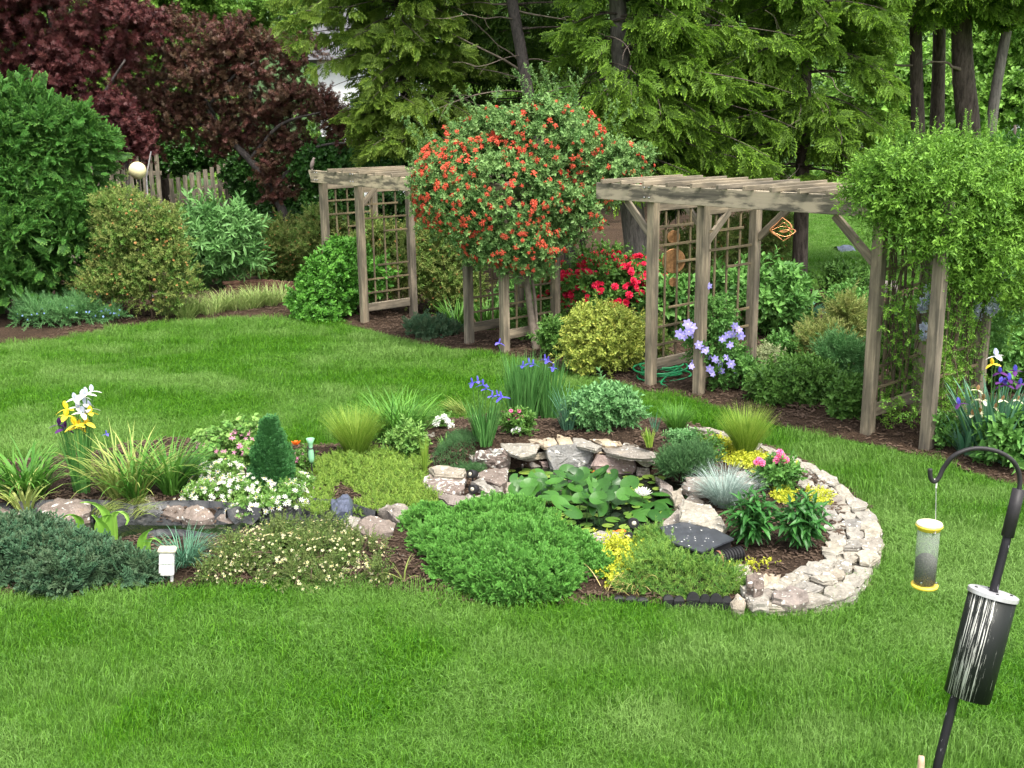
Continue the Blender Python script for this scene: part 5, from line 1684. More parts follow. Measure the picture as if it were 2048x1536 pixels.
# lilac flowers behind the green vine
t = thing('lilac_wisteria', 'pale lilac flower trails showing through the right end of the green vine', 'climber', tuple(at_y(1950, 650, YD + 1.2).to_2d()) + (0,))
rr = random.Random(35)
bl = px_blobs([(1965, 590, 30, 45), (1850, 595, 12, 25), (1848, 660, 12, 14), (1985, 560, 15, 30)], YD + .45)
P = blob_pts(px_blobs([(1975, 620, 50, 90), (1860, 630, 30, 70)], YD + 1.3), 420, rr, .8, 0)
scatter('foliage', P, S['mid'], t)
put_flowers(t, 'wist', on_blobs(bl, 60, rr, 1.0, -1), 'flower_cluster', .6, 1.1, rnd=rr)

# clematis on column C
YC = C2.y + .05
t = thing('clematis', 'clematis with large lavender flowers climbing the second bare post of the right pergola', 'climber', (C2.x + .1, YC, 0))
cb = px_blobs([(1425, 640, 30, 40), (1425, 700, 42, 40), (1440, 745, 26, 30), (1470, 720, 14, 22), (1385, 670, 15, 20)], YC + .12, .7)
rr = random.Random(36)
scatter('foliage', blob_pts(cb, 700, rr, .75, 0, jit=.8), S['mid'], t)
cpx = [(1418, 572), (1375, 648), (1378, 663), (1368, 672), (1388, 668), (1384, 655), (1360, 668), (1470, 652), (1465, 668), (1482, 672), (1478, 660), (1445, 678), (1455, 670),
       (1388, 725), (1383, 733), (1415, 712), (1430, 718), (1452, 715), (1440, 725), (1420, 738), (1425, 748), (1443, 742), (1462, 728), (1410, 700), (1472, 742), (1460, 690), (1398, 690)]
for px, py in cpx:
    p = at_y(px, py, YC - .12 + rr.uniform(-.08, .1)); d = Vector((rr.uniform(-.5, .5), -1, rr.uniform(-.1, .7))).normalized()
    place('flower', FM['clem'], t, p, (d.to_track_quat('Z', 'Y') @ Quaternion((0, 0, 1), rr.uniform(0, 6))).to_euler(), rr.uniform(.5, .85))

# ------------------------------------------------------------------ border between the pergola columns
t, bl, rr = shrub('rhododendron', 'crimson-flowered rhododendron behind the variegated bush', 1215, 500, 690, 118, 'dark', 2100, 1.0, 50, .32, seed=37, extra=[(.55, .3, .5, .5), (-.5, .1, .5, .7)])
put_flowers(t, 'rhodo', on_blobs(bl, 200, rr, 1.05, -.25), 'flower', .5, .95, rnd=rr)
t, bl, rr = shrub('rhododendron', 'few-flowered red rhododendron low behind the flowering vine column', 1085, 590, 690, 30, 'dark', 300, .9, 10, .4, seed=38)
put_flowers(t, 'rhodo', on_blobs(bl, 9, rr, 1.05, -.3), 'flower', .6, .9, rnd=rr)
shrub('variegated_euonymus', 'rounded yellow-variegated bush at the lawn edge left of the green hose', 1203, 612, 762, 80, 'euony', 3000, .95, 60, .3, seed=39, extra=[(0, -.3, 1.0, .6), (-.4, .35, .5, .5)])
shrub('green_shrub', 'leafy green shrub behind the clematis trellis', 1525, 520, 690, 88, 'bigmid', 1100, .9, 34, .34, seed=40, extra=[(-.6, .0, .6, .7)])
shrub('green_shrub', 'green bush seen through the trellis left of the clematis', 1345, 560, 690, 55, 'bigmid', 600, .9, 20, .34, seed=41)
shrub('azalea_bush', 'tall light green azalea behind the hanging copper spinner', 1520, 400, 600, 80, 'azalea', 2000, 1.1, 44, .34, seed=42)
shrub('azalea_bush', 'azalea behind the left trellis of the right pergola', 1390, 430, 620, 70, 'azalea', 1200, 1.1, 30, .34, seed=43)
shrub('holly_bush', 'dark glossy holly in front of the far lawn', 1670, 535, 625, 60, 'dark', 560, 1.1, 24, .36, seed=44)
blade_plant('hosta', 'dark green broad-leaved clump in front of the spruce trunk', 1610, 640, 600, 45, 60, .09, B_grey, .9, .9, ground=G)
shrub('golden_cypress', 'tall golden-tipped conifer shrub left of the tall right post', 1690, 590, 730, 42, 'goldconifer', 700, .9, 26, .36, seed=45, extra=[(-.9, -.3, .7, .6)])
shrub('golden_cypress', 'lower golden conifer shrub left of the taller one', 1640, 655, 745, 40, 'goldconifer', 500, .85, 20, .36, seed=46)
shrub('feathery_shrub', 'soft grey-green feathery shrub at the foot of the golden conifers', 1690, 690, 800, 42, 'greyshrub', 700, 1.0, 20, .36, seed=47)
t, bl, rr = shrub('azalea_bush', 'dark low azalea with a few orange leaves at the lawn edge between the columns', 1590, 728, 828, 88, 'dark', 1500, .8, 48, .32, seed=48)
shrub('cream_shrub', 'cream-white variegated low bush right of the clematis', 1525, 700, 765, 36, 'cream', 700, .9, 22, .36, seed=49)
shrub('green_shrub', 'small green bush above the cream variegated one', 1570, 680, 740, 42, 'mid', 420, .9, 16, .36, seed=50)
shrub('azalea_bush', 'dark azalea leaning against the tall right post', 1700, 760, 850, 35, 'dark', 420, .8, 16, .36, seed=51)
shrub('green_shrub', 'dark filling shrub behind the green vine trellis', 1830, 600, 810, 75, 'dark', 900, 1.0, 26, .36, seed=52)
# right edge: irises and peony
def rshrub(*a, **k): return shrub(*a, **k)
shrub('green_shrub', 'tall light green foliage plant at the right edge behind the irises', 2010, 640, 800, 80, 'bigmid', 800, .9, 26, .36, seed=53)
t, g, h, rr = blade_plant('bearded_iris', 'clump of sword leaves with violet and faded brown iris blooms at the right edge', 1985, 925, 760, 75, 130, .045, B_grey, .45, .25, ground=G, clumps=5, seed=9)
stemmed(t, g, 'iris_violet', [(2000, 745), (2018, 760), (2010, 770), (2030, 742), (2040, 768), (2020, 835), (2028, 828), (1918, 808), (2000, 765)], rnd=rr, smin=.55, smax=.8)
stemmed(t, g, 'iris_brown', [(1955, 780), (1965, 800), (1960, 825), (1975, 835), (1945, 830), (2005, 800), (2035, 800), (1990, 815)], rnd=rr, smin=.55, smax=.8)
stemmed(t, g, 'iris_yellow', [(1985, 728)], rnd=rr, smin=.55, smax=.8)
stemmed(t, g, 'iris_white', [(1993, 712)], rnd=rr, smin=.55, smax=.8)
blade_plant('bearded_iris', 'smaller iris fan without flowers beside the last pergola post', 1930, 915, 830, 35, 36, .04, B_grey, .7, .5, ground=G, seed=10)
shrub('peony', 'dark green peony foliage in the lower right corner of the border', 2030, 840, 945, 48, 'bigmid', 420, .8, 16, .36, seed=54)
shrub('green_shrub', 'low green weeds in front of the second right post', 1890, 830, 905, 22, 'mid', 120, .8, 8, .4, seed=55)

shrub('green_shrub', 'rounded leafy shrub just left of the tall right post, behind the golden conifers', 1705, 560, 690, 50, 'mid', 700, 1.0, 22, .34, seed=124)
shrub('green_shrub', 'small weedy clump on the mulch between the clematis and the cream variegated bush', 1490, 720, 792, 26, 'mid', 260, .8, 12, .36, seed=125)
shrub('azalea_bush', 'low azalea between the variegated bush and the red rhododendron', 1290, 640, 735, 40, 'azalea', 700, .9, 22, .34, seed=126)
shrub('green_shrub', 'shaded green mound left of the yellow-variegated bush', 1120, 640, 722, 34, 'dark', 500, .9, 16, .34, seed=127)
# garden hose coil
g = G(1325, 768)
t = thing('garden_hose', 'coiled bright green garden hose on the mulch beside the bare post', 'hose', tuple(g))
b = MB(); rr = random.Random(3); pts = []
for i in range(150):
    a = i * .21; r = .26 + .05 * math.sin(i * .07) + rr.uniform(-.004, .004)
    pts.append((g.x + .02 + math.cos(a) * r * 1.05 + .03 * math.sin(i * .05), g.y + .22 + math.sin(a) * r, g.z + .03 + .0011 * i + .012 * math.sin(a * 1.3)))
b.tube(pts, .011, 6)
e = G(1275, 742); f = G(1300, 752)
b.tube(smooth_poly([(e.x, e.y + .1, e.z + .05), (e.x - .05, e.y, e.z + .03), (f.x, f.y - .05, f.z + .02), pts[0]], closed=False, sub=5), .011, 6)
f2 = G(1335, 778)
b.tube(smooth_poly([pts[-1], (f2.x - .05, f2.y + .15, f2.z + .06), tuple(f2 + UP * .03)], closed=False, sub=5), .011, 6)
b.build('hose_coil', M_hose, t, True)

# hanging copper ornaments
p0 = at_y(1350, 430, C1.y + .35)
t = thing('copper_wind_ornament', 'string of three tarnished copper discs hanging in the trellis bay', 'wind ornament', tuple(p0))
b = MB(); b.tube([at_y(1352, 412, p0.y), at_y(1347, 575, p0.y)], .003, 4); b.build('wire', M_blackm, t)
for px, py, r in ((1347, 474, 13), (1347, 522, 24), (1346, 564, 9)):
    c = at_y(px, py, p0.y); m = r * mpp(c.y)
    b = MB(); Mx = Matrix.Rotation(R(90), 4, 'X')
    b.lathe([(m * k, .004 * math.sin(k * 25)) for k in (.02, .2, .35, .36, .5, .51, .66, .67, .82, .83, 1.0)], 22, M=Mx)
    b.lathe([(m, 0), (m * 1.02, .006), (m * .98, .012)], 22, M=Mx)
    me = b.mesh('disc', M_rust); place('disc', me, t, c, (0, 0, R(12)))
p0 = at_y(1566, 460, C2.y + .3)
t = thing('copper_spinner', 'bright copper wire spinner hanging below the pergola beam', 'wind spinner', tuple(p0))
b = MB(); b.tube([at_y(1566, 405, p0.y), at_y(1566, 438, p0.y)], .002, 4); b.build('wire', M_blackm, t)
m = mpp(p0.y)
def ribbon(pts, w=.012):
    b = MB(); P = [p0 + Vector((x * m, dz, -z * m)) for x, z, dz in pts]
    P = smooth_poly([tuple(p) for p in P], closed=False, sub=5)
    b.tube(P, [w * (.35 + .65 * math.sin(math.pi * i / (len(P) - 1))) for i in range(len(P))], 6)
    b.build('copper_ring', M_copper, t, True)
ribbon([(-2, -24, 0), (-12, -12, .02), (-24, 1, .03), (-10, 12, .02), (0, 20, 0)])
ribbon([(-2, -24, 0), (12, -12, -.02), (14, -2, -.03), (2, 4, -.02), (-8, 2, 0)])
ribbon([(-8, 2, 0), (8, 0, -.03), (16, 10, -.02), (4, 20, 0), (0, 21, 0)])
ribbon([(-10, -6, .02), (2, -14, .0), (12, -2, .02), (26, 3, .02), (12, 16, .01)], .008)
ribbon([(-24, 1, .0), (0, -6, .05), (24, 2, .0), (2, 12, -.05), (-24, 1, 0)], .005)
# bird on the left end of the beam
p = Vector((LA.x - V.x * .08, LA.y - V.y * .08, zA)) + dAB * .02
b = MB(); s = .042
b.lathe([(.004, -.075), (.018, -.06), (.030, -.02), (.034, .02), (.026, .055), (.018, .072), (.022, .088), (.018, .105), (.006, .115)], 12, M=Matrix.Translation(p + UP * .085) @ Matrix.Rotation(R(18), 4, 'Y'))
b.tube([p + Vector((.0, 0, .02)), p + Vector((-.03, 0, -.06))], [.014, .006], 5)
b.tube([p + Vector((.045, 0, .182)), p + Vector((.068, 0, .176))], [.006, .001], 5)
for q in (-.01, .012): b.tube([p + Vector((q, 0, .04)), p + Vector((q, 0, 0))], .003, 4)
tag(b.build('perched_bird', M_bird, None, True), 'small grey-brown bird perched on the left end of the pergola beam', 'bird')
# log bench and rag on the far lawn
p = G(1712, 598); q = G(1790, 598)
b = MB(); b.tube([(p.x, p.y, p.z + .2), (q.x, q.y, q.z + .2)], [.13, .12], 12)
tag(b.build('fallen_log', M_bark_g, None, True), 'grey log lying behind the golden conifer shrub', 'log')
p = at_z(1688, 502, .03)
b = MB(); rr = random.Random(4)
vs = [(p.x + rr.uniform(-.04, .04) + .09 * (i - 2), p.y + (j - 1) * .3, p.z + (.10 if j == 1 else .0) + rr.uniform(.0, .05)) for j in range(3) for i in range(5)]
b.add(vs, [(j * 5 + i, j * 5 + i + 1, j * 5 + i + 6, j * 5 + i + 5) for j in range(2) for i in range(4)], 0, .5)
tag(b.build('crumpled_cloth', plain('pale blue cloth', (.07, .085, .12), .8, var=.5, scale=9), None), 'small crumpled grey-blue object lying on the far lawn', 'cloth')
# ------------------------------------------------------------------ stones
def slab(name, poly, thick, mat, par, nrm=None, rnd=random, rough=.012, inset=.12, sub=True):
    """a split stone: poly is its front outline (world points), thick goes back along -nrm; edges broken and uneven"""
    P = [Vector(p) for p in poly]
    if nrm is None: nrm = UP
    nrm = Vector(nrm).normalized()
    if sub:
        Q = []
        for i, p in enumerate(P):
            q = P[(i + 1) % len(P)]
            Q.append(p)
            m = (p + q) / 2; e = (q - p)
            if e.length > .06:
                Q.append(m + nrm.cross(e).normalized() * rnd.uniform(-.07, .05) * e.length)
        P = Q
    n = len(P); c = sum(P, Vector()) / n
    r0 = sum((p - c).length for p in P) / n
    b = []
    rings = []
    ks = [(1 - inset * .9, 0), (1.0, -.22), (1.0 - .04, -.6), (.93, -1)]
    for k, (s, d) in enumerate(ks):
        ring = []
        for p in P:
            j = nrm * rnd.uniform(-1, 1) * rough * (1 if k < 3 else .2) + (p - c) * rnd.uniform(-.03, .03)
            ring.append(c + (p - c) * s + nrm * (d * thick) + j)
        rings.append(ring)
    inner = [c + (p - c) * .45 + nrm * (rnd.uniform(-.3, .8) * rough) for p in P]
    vs = [c + nrm * rnd.uniform(0, rough)] + inner
    for r in rings: vs += r
    fs = [(0, 1 + i, 1 + (i + 1) % n) for i in range(n)]
    for k in range(len(rings)):
        a0 = 1 + k * n; a1 = 1 + (k + 1) * n
        for i in range(n): fs.append((a0 + i, a1 + i, a1 + (i + 1) % n, a0 + (i + 1) % n))
    fs.append(tuple(1 + len(rings) * n + i for i in range(n - 1, -1, -1)))
    me = bpy.data.meshes.new(name)
    me.from_pydata([tuple(v - c) for v in vs], [], fs)
    bm = bmesh.new(); bm.from_mesh(me); bmesh.ops.recalc_face_normals(bm, faces=bm.faces[:])
    bmesh.ops.subdivide_edges(bm, edges=bm.edges[:], cuts=1, use_grid_fill=True); bm.normal_update()
    o3 = Vector((rnd.uniform(0, 50), rnd.uniform(0, 50), 0))
    for v in bm.verts:
        q = v.co + o3
        v.co += v.normal * (.007 * noise.noise(q * 17) + .004 * noise.noise(q * 45) + .003 * math.sin(q.z * 260))
    bm.to_mesh(me); bm.free()
    me.materials.append(mat)
    o = bpy.data.objects.new(name, me); COL.objects.link(o)
    if par: o.parent = par; o.location = c - wloc(par)
    else: o.location = c
    return o

def hslab(name, pxs, z, thick, mat, par, tilt=0.0, rnd=random, **k):
    P = [at_z(x, y, z) for x, y in pxs]
    c = sum(P, Vector()) / len(P)
    P = [Vector((p.x, p.y, p.z + (p.y - c.y) * tilt)) for p in P]
    return slab(name, P, thick, mat, par, UP, rnd, **k)

def vslab(name, pxs, y_c, thick, mat, par, lean=.35, rnd=random, **k):
    """stone in the pond wall: front face leans back, at distance y_c"""
    cx = sum(p[0] for p in pxs) / len(pxs); cy = sum(p[1] for p in pxs) / len(pxs)
    c = at_y(cx, cy, y_c); nrm = Vector((0, -1, lean)).normalized()
    O = Vector((0, 0, CAM_H)); P = []
    for x, y in pxs:
        d = ray(x, y); P.append(O + d * ((c - O).dot(nrm) / d.dot(nrm)))
    return slab(name, P, thick, mat, par, nrm, rnd, **k)

def oval(cx, cy, rx, ry, n=9, rnd=random, j=.12, a0=0):
    return [(cx + math.cos(a0 + 2 * math.pi * i / n) * rx * rnd.uniform(1 - j, 1 + j), cy + math.sin(a0 + 2 * math.pi * i / n) * ry * rnd.uniform(1 - j, 1 + j)) for i in range(n)]

def zz(l): return [(800 + x / 3.413, 820 + y / 3.413) for x, y in l]
rs = random.Random(77)
t = thing('pond_wall', 'dry-laid retaining wall of mixed grey, tan and pink stones curving behind the pond', 'stone wall', tuple(at_z(1150, 935, .02)))
def wy(px, py): 
    p = at_z(px, 940, .02); return wall_y(p.x)
WALL = [  # outline (zoomed pixels), offset from the wall line, thickness, material
    ([(985, 250), (1200, 225), (1335, 265), (1315, 345), (1255, 395), (1040, 425), (1000, 330)], -.03, .12, M_greyslab),
    ([(1345, 300), (1470, 305), (1600, 332), (1622, 400), (1590, 460), (1440, 465), (1345, 435), (1303, 382)], -.06, .12, M_pinkslab),
    ([(850, 358), (900, 350), (1025, 415), (900, 445)], .0, .10, M_slate), ([(948, 345), (1005, 350), (1028, 412), (985, 398)], -.01, .08, M_pinkslab),
    ([(755, 355), (850, 360), (895, 440), (760, 440)], .02, .10, M_slate), ([(1258, 372), (1312, 345), (1320, 400), (1262, 410)], .0, .08, M_slate),
    ([(1598, 330), (1735, 322), (1745, 365), (1690, 392)], .02, .10, M_pale), ([(1622, 388), (1700, 398), (1710, 465), (1615, 455)], .0, .10, M_slate),
    ([(1340, 285), (1440, 285), (1430, 302), (1345, 300)], .02, .06, M_tan), ([(1320, 275), (1385, 265), (1380, 290), (1335, 295)], .03, .06, M_greyslab),
    ([(760, 318), (870, 300), (1000, 278), (1008, 330), (870, 350), (765, 342)], .02, .10, M_slate),
    ([(740, 440), (860, 440), (900, 480), (760, 500)], .0, .1, M_greyslab), ([(890, 440), (1040, 425), (1100, 470), (900, 490)], .0, .1, M_slate),
    ([(1040, 428), (1260, 400), (1300, 460), (1080, 480)], .03, .1, M_greyslab), ([(1262, 412), (1345, 437), (1400, 480), (1290, 470)], .03, .1, M_slate), ([(1590, 462), (1700, 465), (1740, 520), (1560, 500)], .0, .1, M_slate)]
for poly, dy, th, m in WALL:
    q = zz(poly); cx = sum(p[0] for p in q) / len(q)
    vslab('stone', q, wy(cx, 0) + dy, th, m, t, rnd=rs, inset=.1)
CAPS = [([(860, 205), (1060, 180), (1078, 222), (985, 248), (945, 225)], .27, M_tan), ([(1063, 165), (1165, 190), (1182, 226), (1085, 228)], .28, M_tan),
        ([(1170, 190), (1300, 208), (1378, 242), (1335, 268), (1180, 232)], .27, M_pale), ([(1298, 190), (1500, 196), (1518, 232), (1400, 236)], .28, M_tan),
        ([(1508, 202), (1640, 226), (1630, 246), (1520, 236)], .27, M_slate), ([(1375, 252), (1500, 236), (1650, 260), (1762, 290), (1750, 322), (1570, 322), (1400, 282)], .25, M_slate),
        ([(665, 225), (770, 205), (972, 218), (930, 292), (820, 312), (750, 288)], .26, M_pale), ([(435, 282), (520, 264), (495, 332)], .2, M_pale)]
for poly, z, m in CAPS: hslab('stone', zz(poly), z - .035, .038, m, t, rnd=rs, rough=.008)

t = thing('pond_edge_stones', 'flat lichened stones stepping down at the left side of the pond', 'rocks', tuple(at_z(900, 960, .1)))
EDGE = [([(150, 465), (200, 425), (290, 412), (390, 425), (455, 460), (440, 520), (350, 562), (230, 540), (165, 510)], .15, .09, M_lichen), ([(190, 385), (330, 372), (455, 405), (430, 450), (230, 440)], .19, .07, M_slate),
        ([(520, 425), (640, 405), (742, 378), (735, 475), (680, 502), (540, 455)], .16, .13, M_brownrock), ([(478, 482), (560, 458), (650, 528), (640, 560), (560, 535)], .16, .06, M_pale), ([(600, 490), (700, 518), (722, 580), (650, 562)], .12, .07, M_slate),
        ([(238, 550), (330, 552), (470, 598), (482, 640), (330, 632), (262, 582)], .13, .07, M_slate), ([(500, 580), (560, 560), (700, 572), (702, 630), (620, 655), (520, 650)], .12, .08, M_pale), ([(440, 575), (500, 560), (505, 600), (460, 600)], .13, .06, M_pale),
        ([(395, 655), (470, 645), (490, 672), (420, 680)], .12, .05, M_pale), ([(700, 490), (790, 500), (800, 540), (720, 560)], .08, .08, M_slate)]
for poly, z, th, m in EDGE: hslab('stone', zz(poly), z, th, m, t, rnd=rs)
b = slab('lichened_boulder', [at_y(x, y, wy(980, 0) - .10) for x, y in zz([(490, 340), (520, 265), (610, 240), (700, 248), (755, 290), (750, 345), (690, 395), (630, 408), (560, 385)])], .2, M_lichen, None, Vector((0, -.6, .9)), rs, rough=.02, inset=.3)
tag(b, 'rounded purple-grey boulder spotted with white lichen at the left end of the pond wall', 'boulder')

# near edge of the pond and the right side
t = thing('pond_edge_stones', 'pale stones along the right and near edge of the pond, under the fescue', 'rocks', tuple(at_z(1340, 1030, .1)))
R1 = [([(1355, 1005), (1385, 985), (1410, 1000), (1405, 1020), (1370, 1030)], .13, .07, M_slate), ([(1315, 1052), (1355, 1018), (1395, 1022), (1372, 1040), (1325, 1058)], .12, .05, M_slate), ([(1362, 968), (1400, 955), (1420, 968), (1385, 985)], .14, .07, M_slate),
      ([(1365, 970), (1372, 950), (1450, 950), (1440, 975), (1385, 980)], .18, .08, M_brownrock), ([(1465, 945), (1490, 940), (1520, 965), (1480, 965)], .16, .05, M_slate), ([(1340, 985), (1365, 975), (1372, 1000), (1350, 1008)], .1, .07, M_slate),
      ([(1165, 1070), (1200, 1062), (1225, 1068), (1218, 1088), (1175, 1092)], .13, .08, M_pale), ([(1222, 1065), (1262, 1068), (1268, 1088), (1228, 1092)], .12, .08, M_slate), ([(1130, 1062), (1165, 1066), (1170, 1085), (1130, 1080)], .11, .07, M_slate),
      ([(1310, 950), (1345, 970), (1350, 990), (1320, 975)], .08, .09, M_slate)]
for poly, z, th, m in R1: hslab('stone', poly, z, th, m, t, rnd=rs)
tag(hslab('flat_rock', [(1357, 1022), (1366, 1006), (1420, 1012), (1442, 1030), (1455, 1048), (1440, 1056), (1395, 1044), (1358, 1036)], .24, .07, M_pale, None, tilt=.1, rnd=rs), 'large pale cream flat rock lying on the back of the black filter box', 'rock')

# ring wall at the right: courses of fitted flagstones
OUT = [(1372, 852), (1420, 856), (1490, 876), (1560, 903), (1622, 928), (1680, 960), (1722, 995), (1752, 1030), (1764, 1068), (1762, 1105), (1742, 1145), (1705, 1185), (1650, 1206), (1575, 1214), (1500, 1208)]
INN = [(1376, 868), (1420, 878), (1470, 900), (1530, 928), (1580, 955), (1615, 985), (1636, 1015), (1652, 1045), (1658, 1075), (1655, 1100), (1638, 1128), (1600, 1148), (1560, 1160), (1520, 1168), (1480, 1180)]
Ow = smooth_poly([tuple(at_z(x, y, .085)) for x, y in OUT], closed=False, sub=8); Iw = smooth_poly([tuple(at_z(x, y, .085)) for x, y in INN], closed=False, sub=8)
t = thing('ring_wall', 'low curved wall of pale flat fieldstones ringing the right side of the island bed', 'stone wall', Ow[len(Ow) // 2])
def rw(s, k, z):
    i = min(len(Ow) - 2, int(s)); f = s - i
    o = Vector(Ow[i]).lerp(Vector(Ow[i + 1]), f); n = Vector(Iw[i]).lerp(Vector(Iw[i + 1]), f)
    p = o.lerp(n, k); p.z = z + lawn_h(p.x, p.y); return p
nS = len(Ow) - 1
def row(k0, k1, z, th, step, jit, gap=.0, mats=(M_pale, M_pale, M_slate, M_pale)):
    s = rs.uniform(0, 1.0)
    k1b = k1
    while s < nS - .6:
        o = Vector(Ow[int(s)]); L = (Vector(Ow[min(nS, int(s) + 1)]) - o).length + .001
        ds = step * rs.uniform(.6, 1.4) / L
        e = min(nS - .01, s + ds)
        g = .005 / L
        n = 3
        zj = z + rs.uniform(-.012, .014)
        a = [rw(s + g + (e - s - 2 * g) * i / n, k0 + rs.uniform(-.02, .06) + (.05 if i in (0, n) else 0), zj) for i in range(n + 1)]
        c = [rw(s + g + (e - s - 2 * g) * i / n + rs.uniform(-.2, .2) * .3, k1 + rs.uniform(-.10, .06) - (.05 if i in (0, n) else 0), zj + rs.uniform(-.01, .01)) for i in range(n, -1, -1)]
        slab('stone', a + c, th, rs.choice(mats), t, UP, rs, rough=.008, inset=.06, sub=False)
        s = e
# foundation course stands proud outside, then fitted top rows
row(-.05, .50, .045, .07, .28, .1, mats=(M_slate, M_pale, M_slate)); row(.4, 1.0, .050, .05, .26, .1, mats=(M_slate, M_pale))
row(-.01, .40, .082, .036, .27, .1); row(.35, .72, .092, .036, .22, .1); row(.67, 1.08, .098, .045, .25, .1)
for poly, m in (([(1495, 1152), (1530, 1142), (1562, 1148), (1558, 1168), (1520, 1168)], M_tan), ([(1568, 1150), (1590, 1138), (1615, 1140), (1618, 1156), (1585, 1164)], M_pale), ([(1440, 1145), (1460, 1130), (1500, 1130), (1510, 1150), (1480, 1160)], M_slate)):
    hslab('stone', poly, .105, .05, m, t, rnd=rs)
SING = [([(1545, 1180), (1580, 1172), (1615, 1182), (1620, 1200), (1580, 1206), (1545, 1198)], .12, M_slate, 'long flat fieldstone in the grass at the foot of the ring wall'),
        ([(1494, 1194), (1520, 1183), (1540, 1190), (1538, 1214), (1505, 1212)], .09, M_pale, 'pale square stone left of the ring wall end'),
        ([(1460, 1200), (1475, 1188), (1492, 1200), (1488, 1216), (1466, 1214)], .08, M_slate, 'small stone beside the black scalloped edging'),
        ([(1492, 1150), (1510, 1143), (1528, 1150), (1527, 1172), (1508, 1178), (1494, 1168)], .16, M_brownrock, 'rounded pinkish stone inside the ring at its near end')]
for poly, z, m, lab in SING: tag(hslab('rock', poly, z, .09, m, None, rnd=rs), lab, 'rock')

# stones along the stream
STR = [([(70, 1030), (75, 1005), (110, 992), (150, 990), (178, 1002), (180, 1022), (140, 1030)], .20, M_brownrock, 'broad purplish boulder behind the stream left of the white iris clump'),
       ([(-60, 1045), (-50, 1015), (0, 1008), (40, 1018), (38, 1044), (0, 1050)], .17, M_brownrock, 'brown boulder cut by the left edge of the picture'),
       ([(325, 1022), (338, 1003), (362, 1003), (372, 1018), (360, 1030)], .15, M_brownrock, 'small rounded rock left of the pair behind the stream'),
       ([(362, 1030), (370, 1008), (395, 1003), (420, 1012), (428, 1030), (395, 1036)], .16, M_brownrock, 'larger rounded rock of the pair behind the stream'),
       ([(430, 1030), (450, 1018), (490, 1020), (500, 1034), (460, 1040)], .13, M_brownrock, 'low rock under the white flower mound'),
       ([(270, 1000), (285, 988), (320, 990), (325, 1010), (290, 1015)], .14, M_brownrock, 'brown rock half hidden by fallen iris leaves'),
       ([(750, 1010), (775, 1003), (815, 1008), (832, 1020), (828, 1042), (800, 1035), (775, 1018)], .20, M_slate, 'long pinkish stone pointing left of the bright juniper'),
       ([(832, 1012), (855, 1008), (876, 1022), (865, 1040), (836, 1040)], .17, M_slate, 'pale square stone touching the bright juniper'),
       ([(708, 1048), (722, 1030), (755, 1026), (792, 1040), (786, 1058), (748, 1070), (725, 1062)], .20, M_brownrock, 'dark-sided angular rock at the head of the stream'),
       ([(680, 1035), (700, 1026), (720, 1032), (715, 1052), (690, 1052)], .15, M_pale, 'small tan rock at the end of the black stream liner'),
       ([(768, 1100), (800, 1092), (818, 1100), (815, 1118), (775, 1116)], .12, M_slate, 'flat stone left of the bright juniper, in front of the stream'),
       ([(860, 845), (880, 838), (915, 838), (920, 850), (890, 858)], .14, M_pale, 'pale flat rock below the white blossom at the rear of the bed'),
       ([(838, 868), (870, 862), (880, 876), (850, 882)], .14, M_pale, 'pale rock right of the small bush at the rear'),
       ([(845, 905), (870, 898), (890, 908), (870, 920)], .16, M_slate, 'flat stone behind the green moss mat')]
for poly, z, m, lab in STR: tag(hslab('rock', poly, z - .05, .14, m, None, rnd=rs, rough=.02, inset=.35), lab, 'rock')
tag(hslab('dark_rock', [(660, 1000), (672, 988), (700, 986), (706, 1000), (695, 1018), (672, 1016)], .19, .15, M_bluerock, None, rnd=rs, rough=.02, inset=.35), 'glossy dark blue and purple rock in front of the yellow-green groundcover', 'rock')

# ------------------------------------------------------------------ stream liner
t = thing('stream_liner', 'black preformed plastic stream trough curving along the middle of the bed', 'stream liner', tuple(at_z(450, 1050, .05)))
def trough(px, w0, name):
    P = smooth_poly([tuple(at_z(x, y, .05)) for x, y in px], closed=False, sub=6)
    prof = [(-.5, .01), (-.47, .085), (-.44, .088), (-.42, .03), (-.2, -.02), (.0, -.03), (.2, -.02), (.40, .0), (.43, .035), (.46, .035), (.5, -.03)]
    vs, fs = [], []
    for i, p in enumerate(P):
        p = Vector(p); d = (Vector(P[min(len(P) - 1, i + 1)]) - Vector(P[max(0, i - 1)])).normalized(); s = Vector((d.y, -d.x, 0))
        for k, h in prof:
            vs.append((p.x + s.x * k * w0, p.y + s.y * k * w0, .06 + h))
    n = len(prof)
    for i in range(len(P) - 1):
        for k in range(n - 1): fs.append((i * n + k, i * n + k + 1, (i + 1) * n + k + 1, (i + 1) * n + k))
    b = MB(); b.add(vs, fs, 0, .5); b.build(name, M_liner, t, True)
trough([(-60, 1058), (0, 1050), (100, 1044), (180, 1046), (225, 1056)], .55, 'liner_section')
trough([(235, 1072), (290, 1052), (350, 1046), (420, 1050), (480, 1062)], .55, 'liner_section')
trough([(490, 1056), (540, 1040), (600, 1038), (660, 1046), (710, 1062)], .48, 'liner_section')
b = MB(); P = smooth_poly([tuple(at_z(x, y, .045)) for x, y in [(-60, 1062), (100, 1054), (200, 1060), (300, 1064), (430, 1062), (560, 1052), (690, 1062), (760, 1055)]], closed=False, sub=4)
vs = []
for p in P: vs += [(p[0], p[1] - .12, .052), (p[0], p[1] + .12, .052)]
b.add(vs, [(2 * i, 2 * i + 2, 2 * i + 3, 2 * i + 1) for i in range(len(P) - 1)], 0, .5)
tag(b.build('stream_water', M_water), kind='structure')

